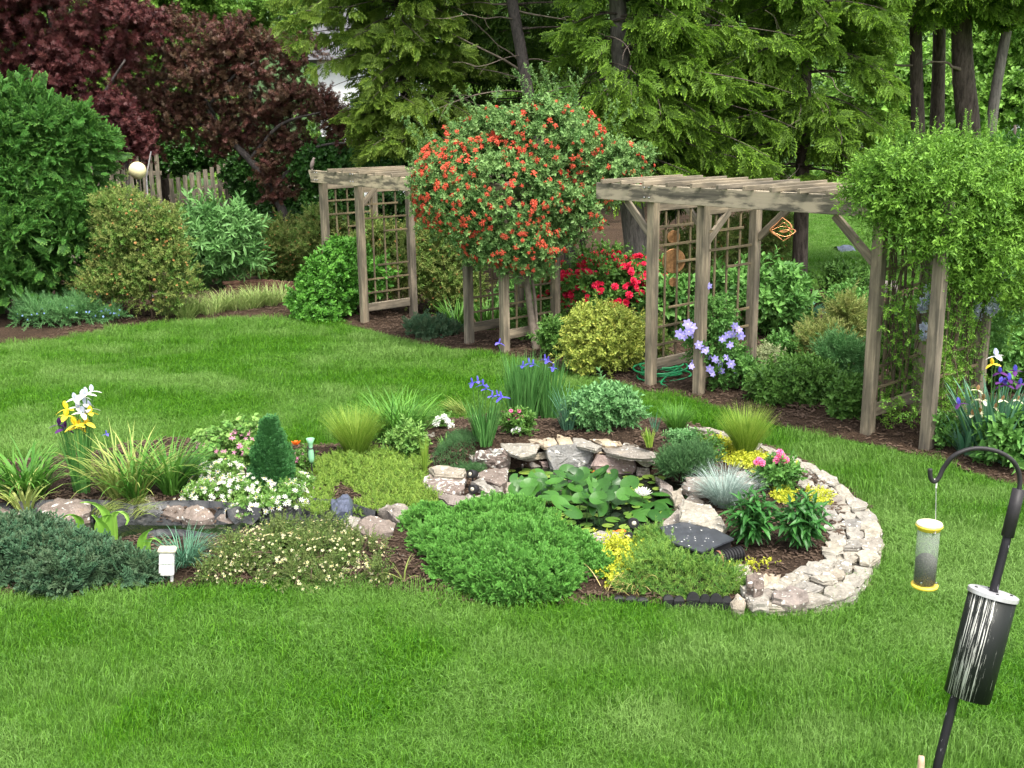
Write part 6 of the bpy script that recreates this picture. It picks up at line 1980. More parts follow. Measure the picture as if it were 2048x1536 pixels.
# ------------------------------------------------------------------ water lilies
t = thing('water_lily', 'crowded water lily with one open white flower filling the pond', 'water lily', tuple(at_z(1180, 990, .02)))
def pad_mesh(name, mat, cup, n=18):
    vs = [(0, 0, 0)]; fs = []
    for k, r in enumerate((.5, 1.0)):
        for i in range(n + 1):
            a = R(14) + (2 * math.pi - R(28)) * i / n
            w = .04 * math.sin(a * 5) * r
            vs.append((math.cos(a) * r, math.sin(a) * r * .92, cup * r * r + w * cup * 3))
    for i in range(n):
        fs.append((0, 1 + i, 2 + i)); fs.append((1 + i, 2 + n + i, 3 + n + i, 2 + i))
    me = bpy.data.meshes.new(name); me.from_pydata(vs, [], fs); me.materials.append(mat)
    me.polygons.foreach_set('use_smooth', [True] * len(me.polygons)); return me
PM = [pad_mesh('raised_leaf', M_pad, c) for c in (.18, -.12, .3)]; PF = [pad_mesh('floating_leaf', M_padflat, 0.0)]
rr = random.Random(12)
def in_pond(p): return bool(inside(POND, [p.x], [p.y])[0])
raised = [(1040, 968), (1062, 955), (1085, 962), (1080, 948), (1105, 950), (1055, 985), (1120, 965), (1100, 980), (1135, 950), (1150, 968), (1130, 985), (1150, 942), (1165, 955), (1175, 975), (1160, 990), (1185, 960), (1195, 945), (1180, 950),
          (1205, 965), (1215, 980), (1225, 960), (1235, 975), (1245, 965), (1198, 990), (1175, 1000), (1145, 1012), (1195, 1008), (1120, 1000), (1095, 970), (1070, 972), (1165, 938), (1210, 950), (1225, 945), (1250, 980), (1115, 942), (1135, 936), (1260, 960),
          (1220, 992), (1185, 985), (1240, 988), (1140, 972), (1110, 958), (1090, 990), (1072, 940), (1030, 975), (1205, 935), (1035, 950), (1190, 972), (1155, 957), (1170, 965), (1058, 963)]
for i, (px, py) in enumerate(raised):
    z = .07 + rr.uniform(.03, .20)
    p = at_z(px, py + 9, z)
    r = rr.uniform(.060, .092)
    q = (Vector((rr.uniform(-.7, .7), rr.uniform(-1.0, .15), 1)).normalized().to_track_quat('Z', 'Y') @ Quaternion((0, 0, 1), rr.uniform(0, 6.28))); e = q.to_euler()
    place('lily_leaf', PM[i % 3], t, p, e, r)
    if i % 2 == 0:
        b = MB(); b.tube([(p.x + rr.uniform(-.03, .03), p.y + .05, -.02), p], .004, 5); b.build('leaf_stalk', M_gstem, t)
for (px, py, s) in [(1262, 985, 1.3), (1310, 1010, 1.25), (1330, 1005, 1.3), (1325, 985, 1.2), (1290, 1030, 1.2), (1280, 1020, 1.0), (1340, 1020, 1.1), (1275, 1000, 1.1), (1320, 1028, 1.2)]:
    place('lily_leaf', PM[1], t, at_z(px, py, rr.uniform(.04, .07)), Euler((rr.uniform(-.15, .15), rr.uniform(-.15, .15), rr.uniform(0, 6))), .085 * s)
k = 0; rj = random.Random(5); placed = []
while k < 95:
    px, py = rj.uniform(1020, 1350), rj.uniform(935, 1075)
    p = at_z(px, py, .026 + k * .0002)
    if not in_pond(p): continue
    r = rj.uniform(.035, .065)
    if any((p - q).length < (r + s) * .72 for q, s in placed):
        if rj.random() < .97: continue
    placed.append((p, r)); k += 1
    place('lily_pad', PF[0], t, p, Euler((rj.uniform(-.04, .04), rj.uniform(-.04, .04), rj.uniform(0, 6.28))), r)
b = MB()
for nn, e, L in ((9, 12, .085), (9, 32, .08), (8, 55, .07), (5, 75, .055)):
    for d in ring_dirs(nn, e, e): petal(b, L, .026, d, -.3, 0, (0, 0, 0), nseg=3, cup=.5)
b.lathe([(.012, 0), (.012, .02), (.0, .025)], 8, 1)
me = b.mesh('lily_bloom', [F_white, F_yellow])
place('lily_flower', me, t, at_z(1285, 992, .10), (.0, .1, .3), 1.0)
b = MB(); q = at_z(1285, 992, .10); b.tube([(q.x, q.y, -.02), tuple(q)], .006, 6); b.build('flower_stalk', M_gstem, t)

# goldfish just under the surface
def fish(lab, px, py):
    p = at_z(px, py, .028); b = MB()
    b.lathe([(.002, -.045), (.012, -.025), (.016, 0), (.013, .025), (.002, .045)], 8, M=Matrix.Translation(p) @ Matrix.Rotation(R(90), 4, 'Y'))
    b.add([p + Vector((-.04, 0, 0)), p + Vector((-.07, .014, 0)), p + Vector((-.062, 0, 0)), p + Vector((-.07, -.014, 0))], [(0, 1, 2), (0, 2, 3)])
    tag(b.build('goldfish', plain('goldfish orange' , (.80, .16, .02), .3), None, True), lab, 'fish')
fish('orange goldfish beneath the pink wall slab', 1192, 944); fish('orange goldfish near the small black spotlight at the front of the pond', 1243, 1062)

# pond spotlights
def spot(lab, px, py, z, yaw, r=.036):
    c = at_z(px, py, z)
    t = thing('pond_spotlight', lab, 'spotlight', tuple(c))
    Mx = Matrix.Translation(c) @ Matrix.Rotation(yaw, 4, 'Z') @ Matrix.Rotation(R(75), 4, 'X')
    b = MB(); b.lathe([(.012, -.05), (r * .8, -.045), (r, -.01), (r, .035), (r * .85, .035)], 14, M=Mx); b.build('lamp_body', M_black, t, True)
    b = MB(); b.lathe([(r * .5, .034), (r * .3, .040), (.001, .043)], 14, M=Mx); b.build('lens', M_concrete, t, True)
    b = MB(); b.tube([c - UP * (r * .8), c - UP * .10], .009, 6); b.lathe([(.03, 0), (.03, .012), (.008, .018)], 12, c=(c.x, c.y, c.z - .11)); b.build('bracket', M_black, t)
spot('black spotlight on the lichened flat stone at the upper left of the pond', 945, 948, .21, -.6); spot('black spotlight low between the left pond stones', 948, 978, .17, -.4)
spot('black spotlight at the front edge of the pond facing the camera', 1266, 1046, .16, .1, .04); spot('small black spotlight just below the other at the front of the pond', 1258, 1072, .14, -.2, .03)

# ------------------------------------------------------------------ filter box, bricks, corrugated pipe, edging
t = thing('filter_box', 'black plastic pond filter box with a flat speckled lid', 'filter box', tuple(at_z(1400, 1090, .1)))
lid = [at_z(x, y, .215) for x, y in [(1320, 1054), (1372, 1042), (1420, 1052), (1468, 1077), (1404, 1104), (1345, 1085)]]
M_lid = plain('speckled black lid', (.045, .05, .06), .35, var=.3, spec=.6)
b = MB(); n = len(lid)
b.add([p for p in lid] + [p - UP * .012 for p in lid], [tuple(range(n)), tuple(range(2 * n - 1, n - 1, -1))] + [(i, i + n, (i + 1) % n + n, (i + 1) % n) for i in range(n)]); b.build('lid', M_lid, t)
c = sum(lid, Vector()) / n
b = MB(); lo = [c + (p - c) * .93 - UP * .016 for p in lid]
b.add(lo + [p - UP * .2 for p in lo], [tuple(range(n)), tuple(range(2 * n - 1, n - 1, -1))] + [(i, i + n, (i + 1) % n + n, (i + 1) % n) for i in range(n)]); b.build('box', M_black, t)
b = MB(); rr = random.Random(8)
for _ in range(26):
    u = rr.random() ** .5; v = rr.random(); i_ = rr.randrange(n); p = c + (lid[i_].lerp(lid[(i_ + 1) % n], v) - c) * (u * .95)
    q = p + UP * (.002 - (p.z - .215)); q.z = .217; s = rr.uniform(.004, .008)
    b.add([q + Vector((s, 0, 0)), q + Vector((0, s, .001)), q + Vector((-s, 0, 0)), q + Vector((0, -s, .001))], [(0, 1, 2, 3)])
b.build('fallen_petals', F_white, t)['kind'] = 'stuff'
for lab, px, py, a in (('front weathered concrete brick beside the filter box', 1378, 1115, .25), ('rear weathered concrete brick beside the filter box', 1362, 1105, .3)):
    p = at_z(px, py, .10); b = MB(); b.box((-.075, -.045, -.1), (.075, .045, .09))
    me = b.mesh('concrete_brick', M_concrete); bevel_mesh(me, .008, 2)
    o = place('concrete_brick', me, None, p + Vector((0, .03 if 'rear' in lab else 0, .03)), (0, 0, a), .85); tag(o, lab, 'brick')
t = thing('corrugated_pipe', 'black corrugated drain pipe end lying in front of the filter box', 'pipe', tuple(at_z(1440, 1118, .12)))
a = at_z(1402, 1126, .13); c = at_z(1482, 1106, .15); b = MB(); d = (c - a)
for i in range(30):
    pass
pts, rad = [], []
for i in range(58):
    pts.append(a + d * (i / 57)); rad.append(.052 if (i % 4) < 2 else .043)
b.tube(pts, rad, 16); b.build('pipe', M_black, t)
b = MB(); b.tube([a + d * .42, a + d * .47], .0545, 16); b.build('clamp_band', plain('rust band', (.22, .10, .06), .8), t)
b = MB(); b.tube([a + d * .1 - UP * .03, a + d * .02 + UP * .04, a - d * .08 + UP * .05], .004, 5); b.build('tie', M_whitep, t)
def edging(lab, pxs):
    p = at_z(pxs[0][0], pxs[0][1], .02)
    t = thing('scalloped_edging', lab, 'edging', tuple(p))
    for i, (px, py, w, h) in enumerate(pxs):
        q = G(px, py); m = mpp(q.y); W = w * m / 2; H = h * m * 1.5; z0 = q.z - .035
        b = MB(); vs = []
        for yy in (-.012, .012):
            vs.append((-W, yy, 0)); 
            for k in range(9):
                a = math.pi * (1 - k / 8); vs.append((W * math.cos(a), yy + .012 * math.sin(a) * (1 if yy < 0 else 1), .05 + H * .5 + H * .5 * math.sin(a)))
            vs.append((W, yy, 0))
        n = 11; b.add(vs, [tuple(range(n)), tuple(range(2 * n - 1, n - 1, -1))] + [(j, j + n, (j + 1) % n + n, (j + 1) % n) for j in range(n)])
        me = b.mesh('scallop', M_black); place('scallop', me, t, (q.x, q.y, z0), (rr.uniform(-.15, .05), 0, rr.uniform(-.1, .1)))
edging('black scalloped plastic lawn edging, upright run at the near rim of the bed', [(1337, 1212, 22, 12), (1358, 1214, 22, 12), (1386, 1217, 28, 20), (1410, 1218, 24, 18), (1432, 1220, 28, 20), (1454, 1220, 22, 16)])
edging('sunken black scalloped edging under the straw-coloured leaves', [(1238, 1206, 22, 6), (1262, 1209, 24, 8), (1285, 1210, 24, 7)])
# ------------------------------------------------------------------ plants of the island bed
sp('geran', 2, G_geran, 'leaf', 8, .045, .05, .10, spread=75)
sp('sedum', 3, G_sedum, 'small', 16, .018, .006, .07, spread=55)
sp('gcover', 3, G_gcover, 'small', 20, .024, .005, .10, spread=50)
sp('gold', 2, G_gold, 'small', 10, .02, .018, .07, spread=80)
sp('thyme', 3, G_thyme, 'small', 22, .016, .005, .09, spread=45)
sp('poten', 3, G_poten, 'small', 14, .018, .009, .11, spread=65)
sp('sage', 3, G_sage, 'leaf', 12, .045, .020, .12, spread=62)
sp('lime', 3, G_geran, 'small', 10, .035, .018, .08, spread=60)
S['dwarf'] = [fan_spray('dwarf_%d' % i, G_spruceling, .075, .045, 10, .007, i + 80, -.1) for i in range(3)]

def mat_cover(name, label, polypx, spr, dens, h, scale=1.0, cat='groundcover', kind='stuff', seed=1, bump_h=.03, z0=0.0):
    """creeping cover: sprays standing over a patch of the bed"""
    poly = [tuple(GB(x, y).to_2d()) for x, y in polypx]
    poly = smooth_poly(poly, sub=3); rnd = random.Random(seed)
    x0, x1 = min(p[0] for p in poly), max(p[0] for p in poly); y0, y1 = min(p[1] for p in poly), max(p[1] for p in poly)
    n = int((x1 - x0) * (y1 - y0) * dens)
    X = np.array([rnd.uniform(x0, x1) for _ in range(n)]); Y = np.array([rnd.uniform(y0, y1) for _ in range(n)])
    X = X + np.array([.035 * noise.noise(Vector((x * 9, y * 9, 0))) for x, y in zip(X, Y)])
    ok = inside(poly, X, Y) & ~(inside(POND, X, Y)); X, Y = X[ok], Y[ok]
    e = dist_poly(poly, X, Y)
    pts = []
    for x, y, d in zip(X, Y, e):
        hh = h * smooth(0, .22, d) * (.6 + .8 * (noise.noise(Vector((x * 4, y * 4, seed))) + .5))
        z = bed_h(x, y) + z0 + rnd.random() * hh
        pts.append(((x, y, z), (rnd.uniform(-1, 1), rnd.uniform(-1.1, .9), rnd.uniform(.3, 1.2)), rnd.uniform(0, 6), scale * rnd.uniform(.7, 1.25)))
    o = scatter(name, pts, S[spr]); tag(o, label, cat, kind=kind)
    return o, poly

def ishrub(*a, **k): return shrub(*a, ground=GB, **k)

# big bright juniper in front
jb = []
def add_jb(px, py_, rx, rz, z): 
    p = at_z(px, py_, z); m = mpp(p.y); jb.append((Vector((p.x, p.y, z)), (rx * m, rx * m * .8, rz)))
add_jb(985, 1105, 150, .20, .12); add_jb(1060, 1110, 125, .21, .12); add_jb(900, 1085, 85, .16, .10); add_jb(1000, 1060, 120, .20, .14); add_jb(1150, 1120, 58, .17, .10); add_jb(970, 1130, 90, .18, .08); add_jb(1100, 1150, 70, .17, .08); add_jb(1050, 1160, 110, .18, .08); add_jb(950, 1130, 90, .17, .09); add_jb(860, 1050, 55, .13, .1); add_jb(1180, 1140, 45, .13, .07); add_jb(1010, 1165, 90, .17, .07); add_jb(1000, 1145, 110, .2, .09)
c0 = jb[0][0]; t = thing('juniper', 'wide cushion of bright green juniper spilling over the front of the bed', 'juniper', (c0.x, c0.y, .05))
rr = random.Random(41)
P = blob_pts(jb, 52000, rr, .66, 1300, .085, upb=.6, jit=.55, zmin=.03, inner=.8)
P = [q for q in P if not any(((q[0][0] - c.x) / r[0]) ** 2 + ((q[0][1] - c.y) / r[1]) ** 2 + ((q[0][2] - c.z) / r[2]) ** 2 < .30 for c, r in jb)]
scatter('foliage', P, S['juniper'], t)
b = MB()
for k in range(26):
    a = k * .9; r = jb[k % len(jb)]
    e = r[0] + Vector((math.cos(a) * r[1][0] * .8, math.sin(a) * r[1][1] * .8, r[1][2] * .3))
    b.tube([(c0.x, c0.y, .05), ((c0.x + e.x) / 2, (c0.y + e.y) / 2, .14), tuple(e)], [.012, .009, .004], 5, 0, 0)
b.build('branches', M_stem, t)['kind'] = 'stuff'
# blue juniper at the left front
jb = []
for px, py_, rx, z, rz in ((60, 1130, 85, .09, .14), (150, 1125, 70, .08, .12), (-20, 1110, 90, .10, .17), (50, 1095, 80, .12, .15), (220, 1140, 55, .06, .09), (280, 1150, 35, .06, .09), (130, 1155, 70, .07, .12), (-60, 1150, 80, .08, .14)): add_jb(px, py_, rx, rz, z)
c0 = jb[0][0]; t = thing('juniper', 'blue-green juniper sprawling over the left front of the bed', 'juniper', (c0.x, c0.y, .05))
P = blob_pts(jb, 9000, rr, 1.05, 300, .15, upb=.5, jit=.75, zmin=.03, inner=.7)
scatter('foliage', P, S['bluejun'], t)
b = MB()
for k in range(22):
    a = k * .9; r = jb[k % len(jb)]; e = r[0] + Vector((math.cos(a) * r[1][0] * .8, math.sin(a) * r[1][1] * .8, r[1][2] * .3))
    b.tube([(c0.x, c0.y, .05), ((c0.x + e.x) / 2, (c0.y + e.y) / 2, .12), tuple(e)], [.012, .009, .004], 5, 0, 0)
b.build('branches', M_stem, t)['kind'] = 'stuff'

# low white-flowered shrub before the stream
jb = []
for px, py_, rx, z, rz in ((470, 1120, 70, .08, .13), (560, 1115, 75, .10, .16), (650, 1120, 75, .09, .15), (720, 1110, 55, .08, .13), (540, 1080, 70, .12, .13), (640, 1075, 70, .10, .12), (440, 1150, 50, .05, .08), (740, 1150, 40, .05, .08), (600, 1150, 90, .05, .09)): add_jb(px, py_, rx, rz, z)
c0 = jb[1][0]; t = thing('potentilla', 'sprawling twiggy shrub dotted with tiny cream flowers in front of the stream', 'shrub', (c0.x, c0.y, .05))
P = blob_pts(jb, 2700, rr, .95, 130, .22, upb=.4, jit=.9, zmin=.03, inner=.5)
scatter('foliage', P, S['poten'], t)
b = MB()
for k in range(120):
    r = jb[rr.randrange(len(jb))]; a = rr.uniform(0, 6.28); s = Vector((r[0].x + rr.uniform(-.1, .1), r[0].y + rr.uniform(-.1, .1), .03)); e = r[0] + Vector((math.cos(a) * r[1][0], math.sin(a) * r[1][1], rr.uniform(-.3, .8) * r[1][2]))
    b.tube([s, (s + e) / 2 + UP * .05, e], [.005, .004, .002], 4, 0, 0, cap=False)
b.build('stems', M_stem, t)['kind'] = 'stuff'
FS = {}
def flower_src(key, mat, n, r, w, cm=F_yellow):
    b = MB()
    for d in ring_dirs(n, 15): petal(b, r, w, d, .1, 0, nseg=1)
    if cm: b.lathe([(r * .3, .002), (.0005, r * .25)], 5, 1)
    S[key] = [bpy.data.objects.new(key, b.mesh(key, [mat] + ([cm] if cm else [])))]
flower_src('creamflower', F_cream, 5, .011, .011); flower_src('whiteflower', F_white, 7, .020, .014); flower_src('mauveflower', F_mauve, 5, .017, .015, None); flower_src('pinkflower', F_pink, 5, .016, .014, None)
def sflowers(t, key, blobs, k, sc=(.8, 1.3), out=1.03, zlo=-.1, name='flowers', rnd=rr, up=.5):
    pos = on_blobs(blobs, k, rnd, out, zlo, front=False)
    scatter(name, [(p, (d + UP * up + Vector((0, -.3, 0))), rnd.uniform(0, 6), rnd.uniform(*sc)) for p, d in pos], S[key], t)
sflowers(t, 'creamflower', jb, 620, (.7, 1.25), zlo=-.2)

# white flower mound behind the stream
jb = []
for px, py_, rx, z, rz in ((430, 990, 60, .12, .12), (500, 985, 60, .13, .14), (560, 1000, 60, .12, .12), (600, 975, 30, .12, .12), (500, 1020, 45, .08, .08), (400, 965, 35, .12, .10), (440, 950, 50, .13, .12), (390, 1000, 40, .08, .08)): add_jb(px, py_, rx, rz, z)
t = thing('white_flower_mound', 'loose mound of white daisy-like blooms around the dwarf conifer', 'flowers', tuple(jb[1][0]))
scatter('foliage', blob_pts(jb, 1100, rr, .8, 60, .25, upb=.4, jit=.7, zmin=.05), S['lime'], t)
sflowers(t, 'whiteflower', jb, 430, (.7, 1.35), 1.10, -.1)
# pink geranium
t, bl, r_ = ishrub('geranium', 'light green geranium with small mauve-pink flowers behind the white blooms', 475, 858, 945, 92, 'geran', 700, .9, 30, .34, seed=61)
sflowers(t, 'mauveflower', bl, 210, (1.0, 1.7), 1.16, .15)
# dwarf conifer: cone
g = GB(548, 985); m = mpp(g.y); h = at_y(545, 855, g.y).z - g.z
t = thing('dwarf_conifer', 'small dense dark green cone-shaped conifer among the white blooms', 'conifer', tuple(g))
P = []
for _ in range(1500):
    z = rr.random() ** 1.3; a = rr.uniform(0, 6.28); prof = (1 - z) ** .75 * (1 - .25 * (1 - z) ** 4); r = 40 * m * prof * (rr.uniform(.75, 1.05)) * (1 + .45 * noise.noise(Vector((math.cos(a) * 1.6, math.sin(a) * 1.6, z * 5))))
    P.append(((g.x + math.cos(a) * r, g.y + math.sin(a) * r, g.z + .02 + z * h * .97), (math.cos(a) * .8, math.sin(a) * .8, .9 + z), rr.uniform(-.9, .9), rr.uniform(.8, 1.5)))
scatter('foliage', P, S['dwarf'], t)
b = MB(); b.tube([tuple(g), (g.x, g.y, g.z + h * .9)], [.014, .004], 6); b.build('trunk', M_stem, t)
# green glass torch
p = GB(626, 972); y = p.y
t = thing('glass_torch', 'pale green frosted glass vase light on a thin black stake beside the dwarf conifer', 'garden light', tuple(p))
zt = at_y(626, 877, y).z; zb = at_y(626, 926, y).z; k = (zt - zb)
b = MB(); b.lathe([(.010, 0), (.022, k * .10), (.026, k * .25), (.022, k * .48), (.016, k * .62), (.020, k * .80), (.036, k), (.032, k), (.017, k * .80)], 16, c=(p.x, y, zb)); b.build('glass_vase', M_gglass, t, True)
b = MB(); b.lathe([(.019, 0), (.023, .004), (.019, .010)], 14, c=(p.x, y, zb + k * .58)); b.tube([(p.x - .025, y, zb + k * .6), (p.x - .030, y, zb + k * .3), (p.x - .008, y, zb - .005)], .003, 5); b.tube([(p.x + .025, y, zb + k * .6), (p.x + .030, y, zb + k * .3), (p.x + .008, y, zb - .005)], .003, 5); b.tube([(p.x, y, p.z - .05), (p.x, y, zb)], .006, 6); b.build('stake', M_blackm, t)
# orange poppy
g = GB(592, 945); t = thing('poppy', 'single orange bloom between the dwarf conifer and the glass light', 'flower', tuple(g)); stemmed(t, g, 'orange', [(592, 890)], rnd=rr)
t2, bl, _ = ishrub('pink_cushion', 'small dark-leaved plant with mauve flowers below the orange bloom', 600, 905, 950, 22, 'dark', 130, .5, 8, .4, seed=62); sflowers(t2, 'mauveflower', bl, 22, (.9, 1.4), 1.15, .1)

# far left strap-leaved plants and iris
blade_plant('daylily', 'dark green arching daylily clump cut by the left edge', 20, 1005, 900, 70, 170, .03, B_day, .8, 1.0, seed=2, clumps=3)
blade_plant('daylily', 'yellowing strap leaves drooping over the boulder at far left', 50, 1020, 950, 40, 30, .025, B_yel, .9, 1.3, seed=3)
t, g, h, rr = blade_plant('bearded_iris', 'tall iris clump with white, yellow and dark purple blooms at left', 165, 985, 838, 40, 85, .022, B_iris, .18, .12, seed=4)
stemmed(t, g, 'iris_white', [(150, 798), (163, 792), (172, 788), (184, 783), (155, 815), (165, 826), (178, 818), (170, 808)], rnd=rr, smin=.6, smax=.78)
stemmed(t, g, 'iris_yellow', [(133, 818), (132, 832), (180, 826), (150, 850), (158, 855), (172, 845)], rnd=rr, smin=.65, smax=.85)
stemmed(t, g, 'iris_maroon', [(118, 850), (128, 858)], rnd=rr, smin=.7, smax=.8)
blade_plant('strappy_plant', 'pale green strap leaves flopping right of the white iris', 260, 1000, 880, 60, 130, .02, B_yel, .9, 1.1, seed=5, clumps=2)
blade_plant('strappy_plant', 'fountain of glossy dark and light strap leaves behind the stream', 315, 990, 870, 62, 210, .018, B_day, .75, 1.0, seed=6, clumps=3)
blade_plant('strappy_plant', 'fallen yellow-green blades trailing over the stream rocks', 240, 1022, 985, 90, 150, .010, B_yel, 1.6, .9, seed=7, clumps=4, az=.1)
blade_plant('strappy_plant', 'grey-green blades leaning right at the rear of the strap-leaf fountain', 350, 985, 885, 40, 90, .012, B_iris, .8, .7, seed=8, az=.3)
t, g, h, rr = blade_plant('spent_iris', 'thin iris leaves with one small lilac bloom beside the strap leaves', 222, 960, 870, 15, 18, .010, B_iris, .35, .3, seed=9); stemmed(t, g, 'iris_blue', [(213, 868)], rnd=rr, smin=.5, smax=.6)
blade_plant('tufted_sedge', 'tuft of narrow grey-green leaves beside the white garden light', 370, 1125, 1060, 60, 170, .007, B_grey, 1.0, 1.0, seed=10)
# curled lime leaves
t = thing('curled_leaf_plant', 'broad lime-green leaves with curled tips rising from the blue juniper', 'plant', tuple(GB(225, 1090)))
rr = random.Random(14)
for (px, base, top, w, bend) in ((165, 1075, 1018, .038, -.9), (205, 1085, 1030, .05, .5), (222, 1085, 1002, .045, -.6), (232, 1080, 1004, .036, 1.3), (215, 1095, 1040, .05, -.3), (288, 1118, 1064, .04, .4), (298, 1118, 1066, .032, .9), (250, 1105, 1075, .04, -1.0), (282, 1110, 1090, .03, -.8)):
    g = GB(px, base); h = at_y(px, top, g.y).z - g.z; w *= 1.5; h *= 1.15; b = MB(); vs = []; n = 10
    pos = Vector(g) - UP * .02; ang = 0
    for i in range(n + 1):
        t_ = i / n; ww = w * math.sin(math.pi * min(.94, .18 + .78 * t_)) * .55
        vs += [tuple(pos - Vector((ww, .012, 0))), tuple(pos + Vector((0, .008, 0))), tuple(pos + Vector((ww, -.012, 0)))]
        ang += bend * (.0 if t_ < .5 else .55); pos = pos + Vector((math.sin(ang), -.15 * t_, math.cos(ang))) * (h * 1.25 / n)
    b.add(vs, [f for i in range(n) for f in ((i * 3, i * 3 + 1, i * 3 + 4, i * 3 + 3), (i * 3 + 1, i * 3 + 2, i * 3 + 5, i * 3 + 4))], 0, rr.random()); b.build('leaf', B_curl, t, True)
# pale strap plant left of the big juniper
t = thing('pale_seedling', 'pale straggling strap leaves on bare soil left of the bright juniper', 'plant', tuple(GB(808, 1160)))
b = MB(); g = GB(808, 1162)
for a, L, ln in ((2.9, .28, 1.3), (2.6, .18, .9), (.3, .2, .5), (.1, .24, .9), (1.2, .3, .15), (3.4, .2, 1.5), (-.4, .15, 1.2)): blades(b, g, 1, .01, L, .014, ln, .6, rr, 6, (.4, 1), az=a)
b.build('leaf_blades', B_yel, t)['kind'] = 'stuff'
# white plastic garden light box
p = G(335, 1168); t = thing('garden_light', 'white plastic garden light box on two short legs at the lawn edge', 'garden light', tuple(p))
b = MB(); b.box((-.052, -.035, .07), (.045, .035, .235)); me = b.mesh('housing', M_whitep); bevel_mesh(me, .008, 2); place('housing', me, t, p, (0, R(5), .15))
b = MB(); b.box((-.060, -.045, .238), (.058, .045, .262)); me = b.mesh('cap', M_concrete); bevel_mesh(me, .008, 2); place('cap', me, t, p, (0, R(5), .15))
b = MB(); b.box((-.045, -.041, .165), (.035, -.036, .225)); place('panel', b.mesh('panel', M_siding), t, p, (0, R(5), .15))
for x in (-.035, .028):
    b = MB(); b.tube([(x, 0, -.04), (x, 0, .075)], .011, 8); place('leg', b.mesh('leg', M_whitep), t, p, (0, R(5), .15))

# ground covers
mat_cover('sedum_carpet', 'bright yellow-green low groundcover behind the stream at centre', [(625, 930), (700, 900), (780, 905), (850, 915), (855, 960), (880, 1000), (800, 1010), (740, 1000), (690, 975), (640, 965)], 'sedum', 2400, .07, 1.0, seed=1)
mat_cover('moss_mat', 'dark green moss-like mat on the stones left of the lichened boulder', [(865, 925), (900, 908), (940, 912), (960, 935), (975, 945), (945, 950), (900, 940)], 'thyme', 9000, .03, .5, seed=2, z0=.03)
mat_cover('groundcover', 'low green cover between the stream stones and the bright juniper', [(700, 1010), (760, 1000), (860, 1005), (880, 1010), (850, 1025), (760, 1025), (720, 1035)], 'sedum', 1800, .04, .9, seed=3)
mat_cover('grassy_cover', 'tan-tipped thin cover left of the dark blue rock', [(600, 990), (640, 960), (670, 965), (665, 1000), (650, 1030), (600, 1020)], 'sedum', 2000, .06, 1.0, seed=4)
mat_cover('golden_moneywort', 'vivid yellow creeping plant between the bright juniper and the green cover', [(1170, 1085), (1200, 1078), (1250, 1080), (1290, 1095), (1280, 1120), (1250, 1150), (1225, 1170), (1195, 1150), (1180, 1110)], 'gold', 1500, .07, 1.0, seed=5, bump_h=.05)
mat_cover('golden_moneywort', 'yellow creeping plant round the foot of the tall feather grass', [(1412, 885), (1440, 880), (1480, 900), (1560, 925), (1595, 935), (1570, 950), (1520, 948), (1470, 935), (1425, 915)], 'gold', 2000, .04, .9, seed=6)
mat_cover('golden_moneywort', 'small yellow patch between the two dark-leaved plants', [(1545, 980), (1575, 975), (1590, 1000), (1570, 1010), (1548, 1000)], 'gold', 1600, .06, .9, seed=7)
mat_cover('golden_moneywort', 'yellow sprigs at the right of the dark-leaved plants beside the ring wall', [(1608, 985), (1640, 982), (1665, 1003), (1655, 1015), (1620, 1005)], 'gold', 1300, .06, .9, seed=8)
mat_cover('golden_moneywort', 'sparse yellow sprigs on the soil before the corrugated pipe', [(1460, 1125), (1520, 1118), (1560, 1130), (1530, 1142), (1480, 1145)], 'gold', 600, .02, .8, seed=9)
mat_cover('feathery_groundcover', 'light green feathery cover filling the near right of the bed', [(1265, 1075), (1320, 1068), (1355, 1090), (1400, 1125), (1450, 1135), (1480, 1160), (1465, 1190), (1400, 1200), (1320, 1196), (1260, 1188), (1225, 1170), (1255, 1130), (1270, 1105)], 'gcover', 2600, .12, 1.0, seed=10)
mat_cover('lawn_edge_weeds', 'thin green cover in front of the pinkish stone inside the ring', [(1460, 1150), (1490, 1145), (1500, 1180), (1470, 1188)], 'gcover', 1500, .05, .8, seed=11)
b = MB(); rr = random.Random(15); g = GB(1240, 1180)
for k in range(16): blades(b, GB(rr.uniform(1200, 1280), rr.uniform(1170, 1192)), 2, .02, .22, .006, 1.6, 1.2, rr, 7)
tag(b.build('straw_leaves', B_straw), 'dry yellow leaf strands on the soil right of the bright juniper', 'dead leaves', kind='stuff')

# rear of the bed, left to right
blade_plant('feather_grass', 'fine bright green feather grass tuft left of the daylilies', 712, 915, 812, 32, 1300, .0042, B_feather, .62, .4, seed=20, seg=5)
blade_plant('daylily', 'arching daylily clump between the feather grass and the rear rock', 800, 885, 782, 62, 330, .018, B_day, .75, 1.0, seed=21, clumps=3)
ishrub('small_bush', 'small light-leaved bush in front of the daylily clump', 812, 862, 925, 38, 'lime', 420, 1.1, 16, .36, seed=63)
blade_plant('reed_tuft', 'narrow upright reddish-green reed tuft left of the pond wall', 850, 955, 868, 8, 90, .004, B_feather, .12, .05, seed=22)
blade_plant('young_lily', 'small upright lily shoots on the bare mulch', 893, 908, 868, 12, 18, .018, B_day, .5, .4, seed=23)
t, bl, r_ = ishrub('white_geranium', 'white blossoms above the pale rear rock', 880, 830, 858, 18, 'lime', 70, .8, 6, .4, seed=64)
put_flowers(t, 'whiteb', [(at_y(x, y, bl[0][0].y - .1), Vector((0, -1, .6))) for x, y in ((876, 838), (888, 834), (895, 842), (872, 846), (902, 852))], 'flower', .7, .95, rnd=rr)
t, g, h, rr = blade_plant('siberian_iris', 'shorter iris clump with blue blooms left of the tall one', 965, 885, 800, 45, 170, .014, B_iris, .32, .25, seed=24, clumps=3)
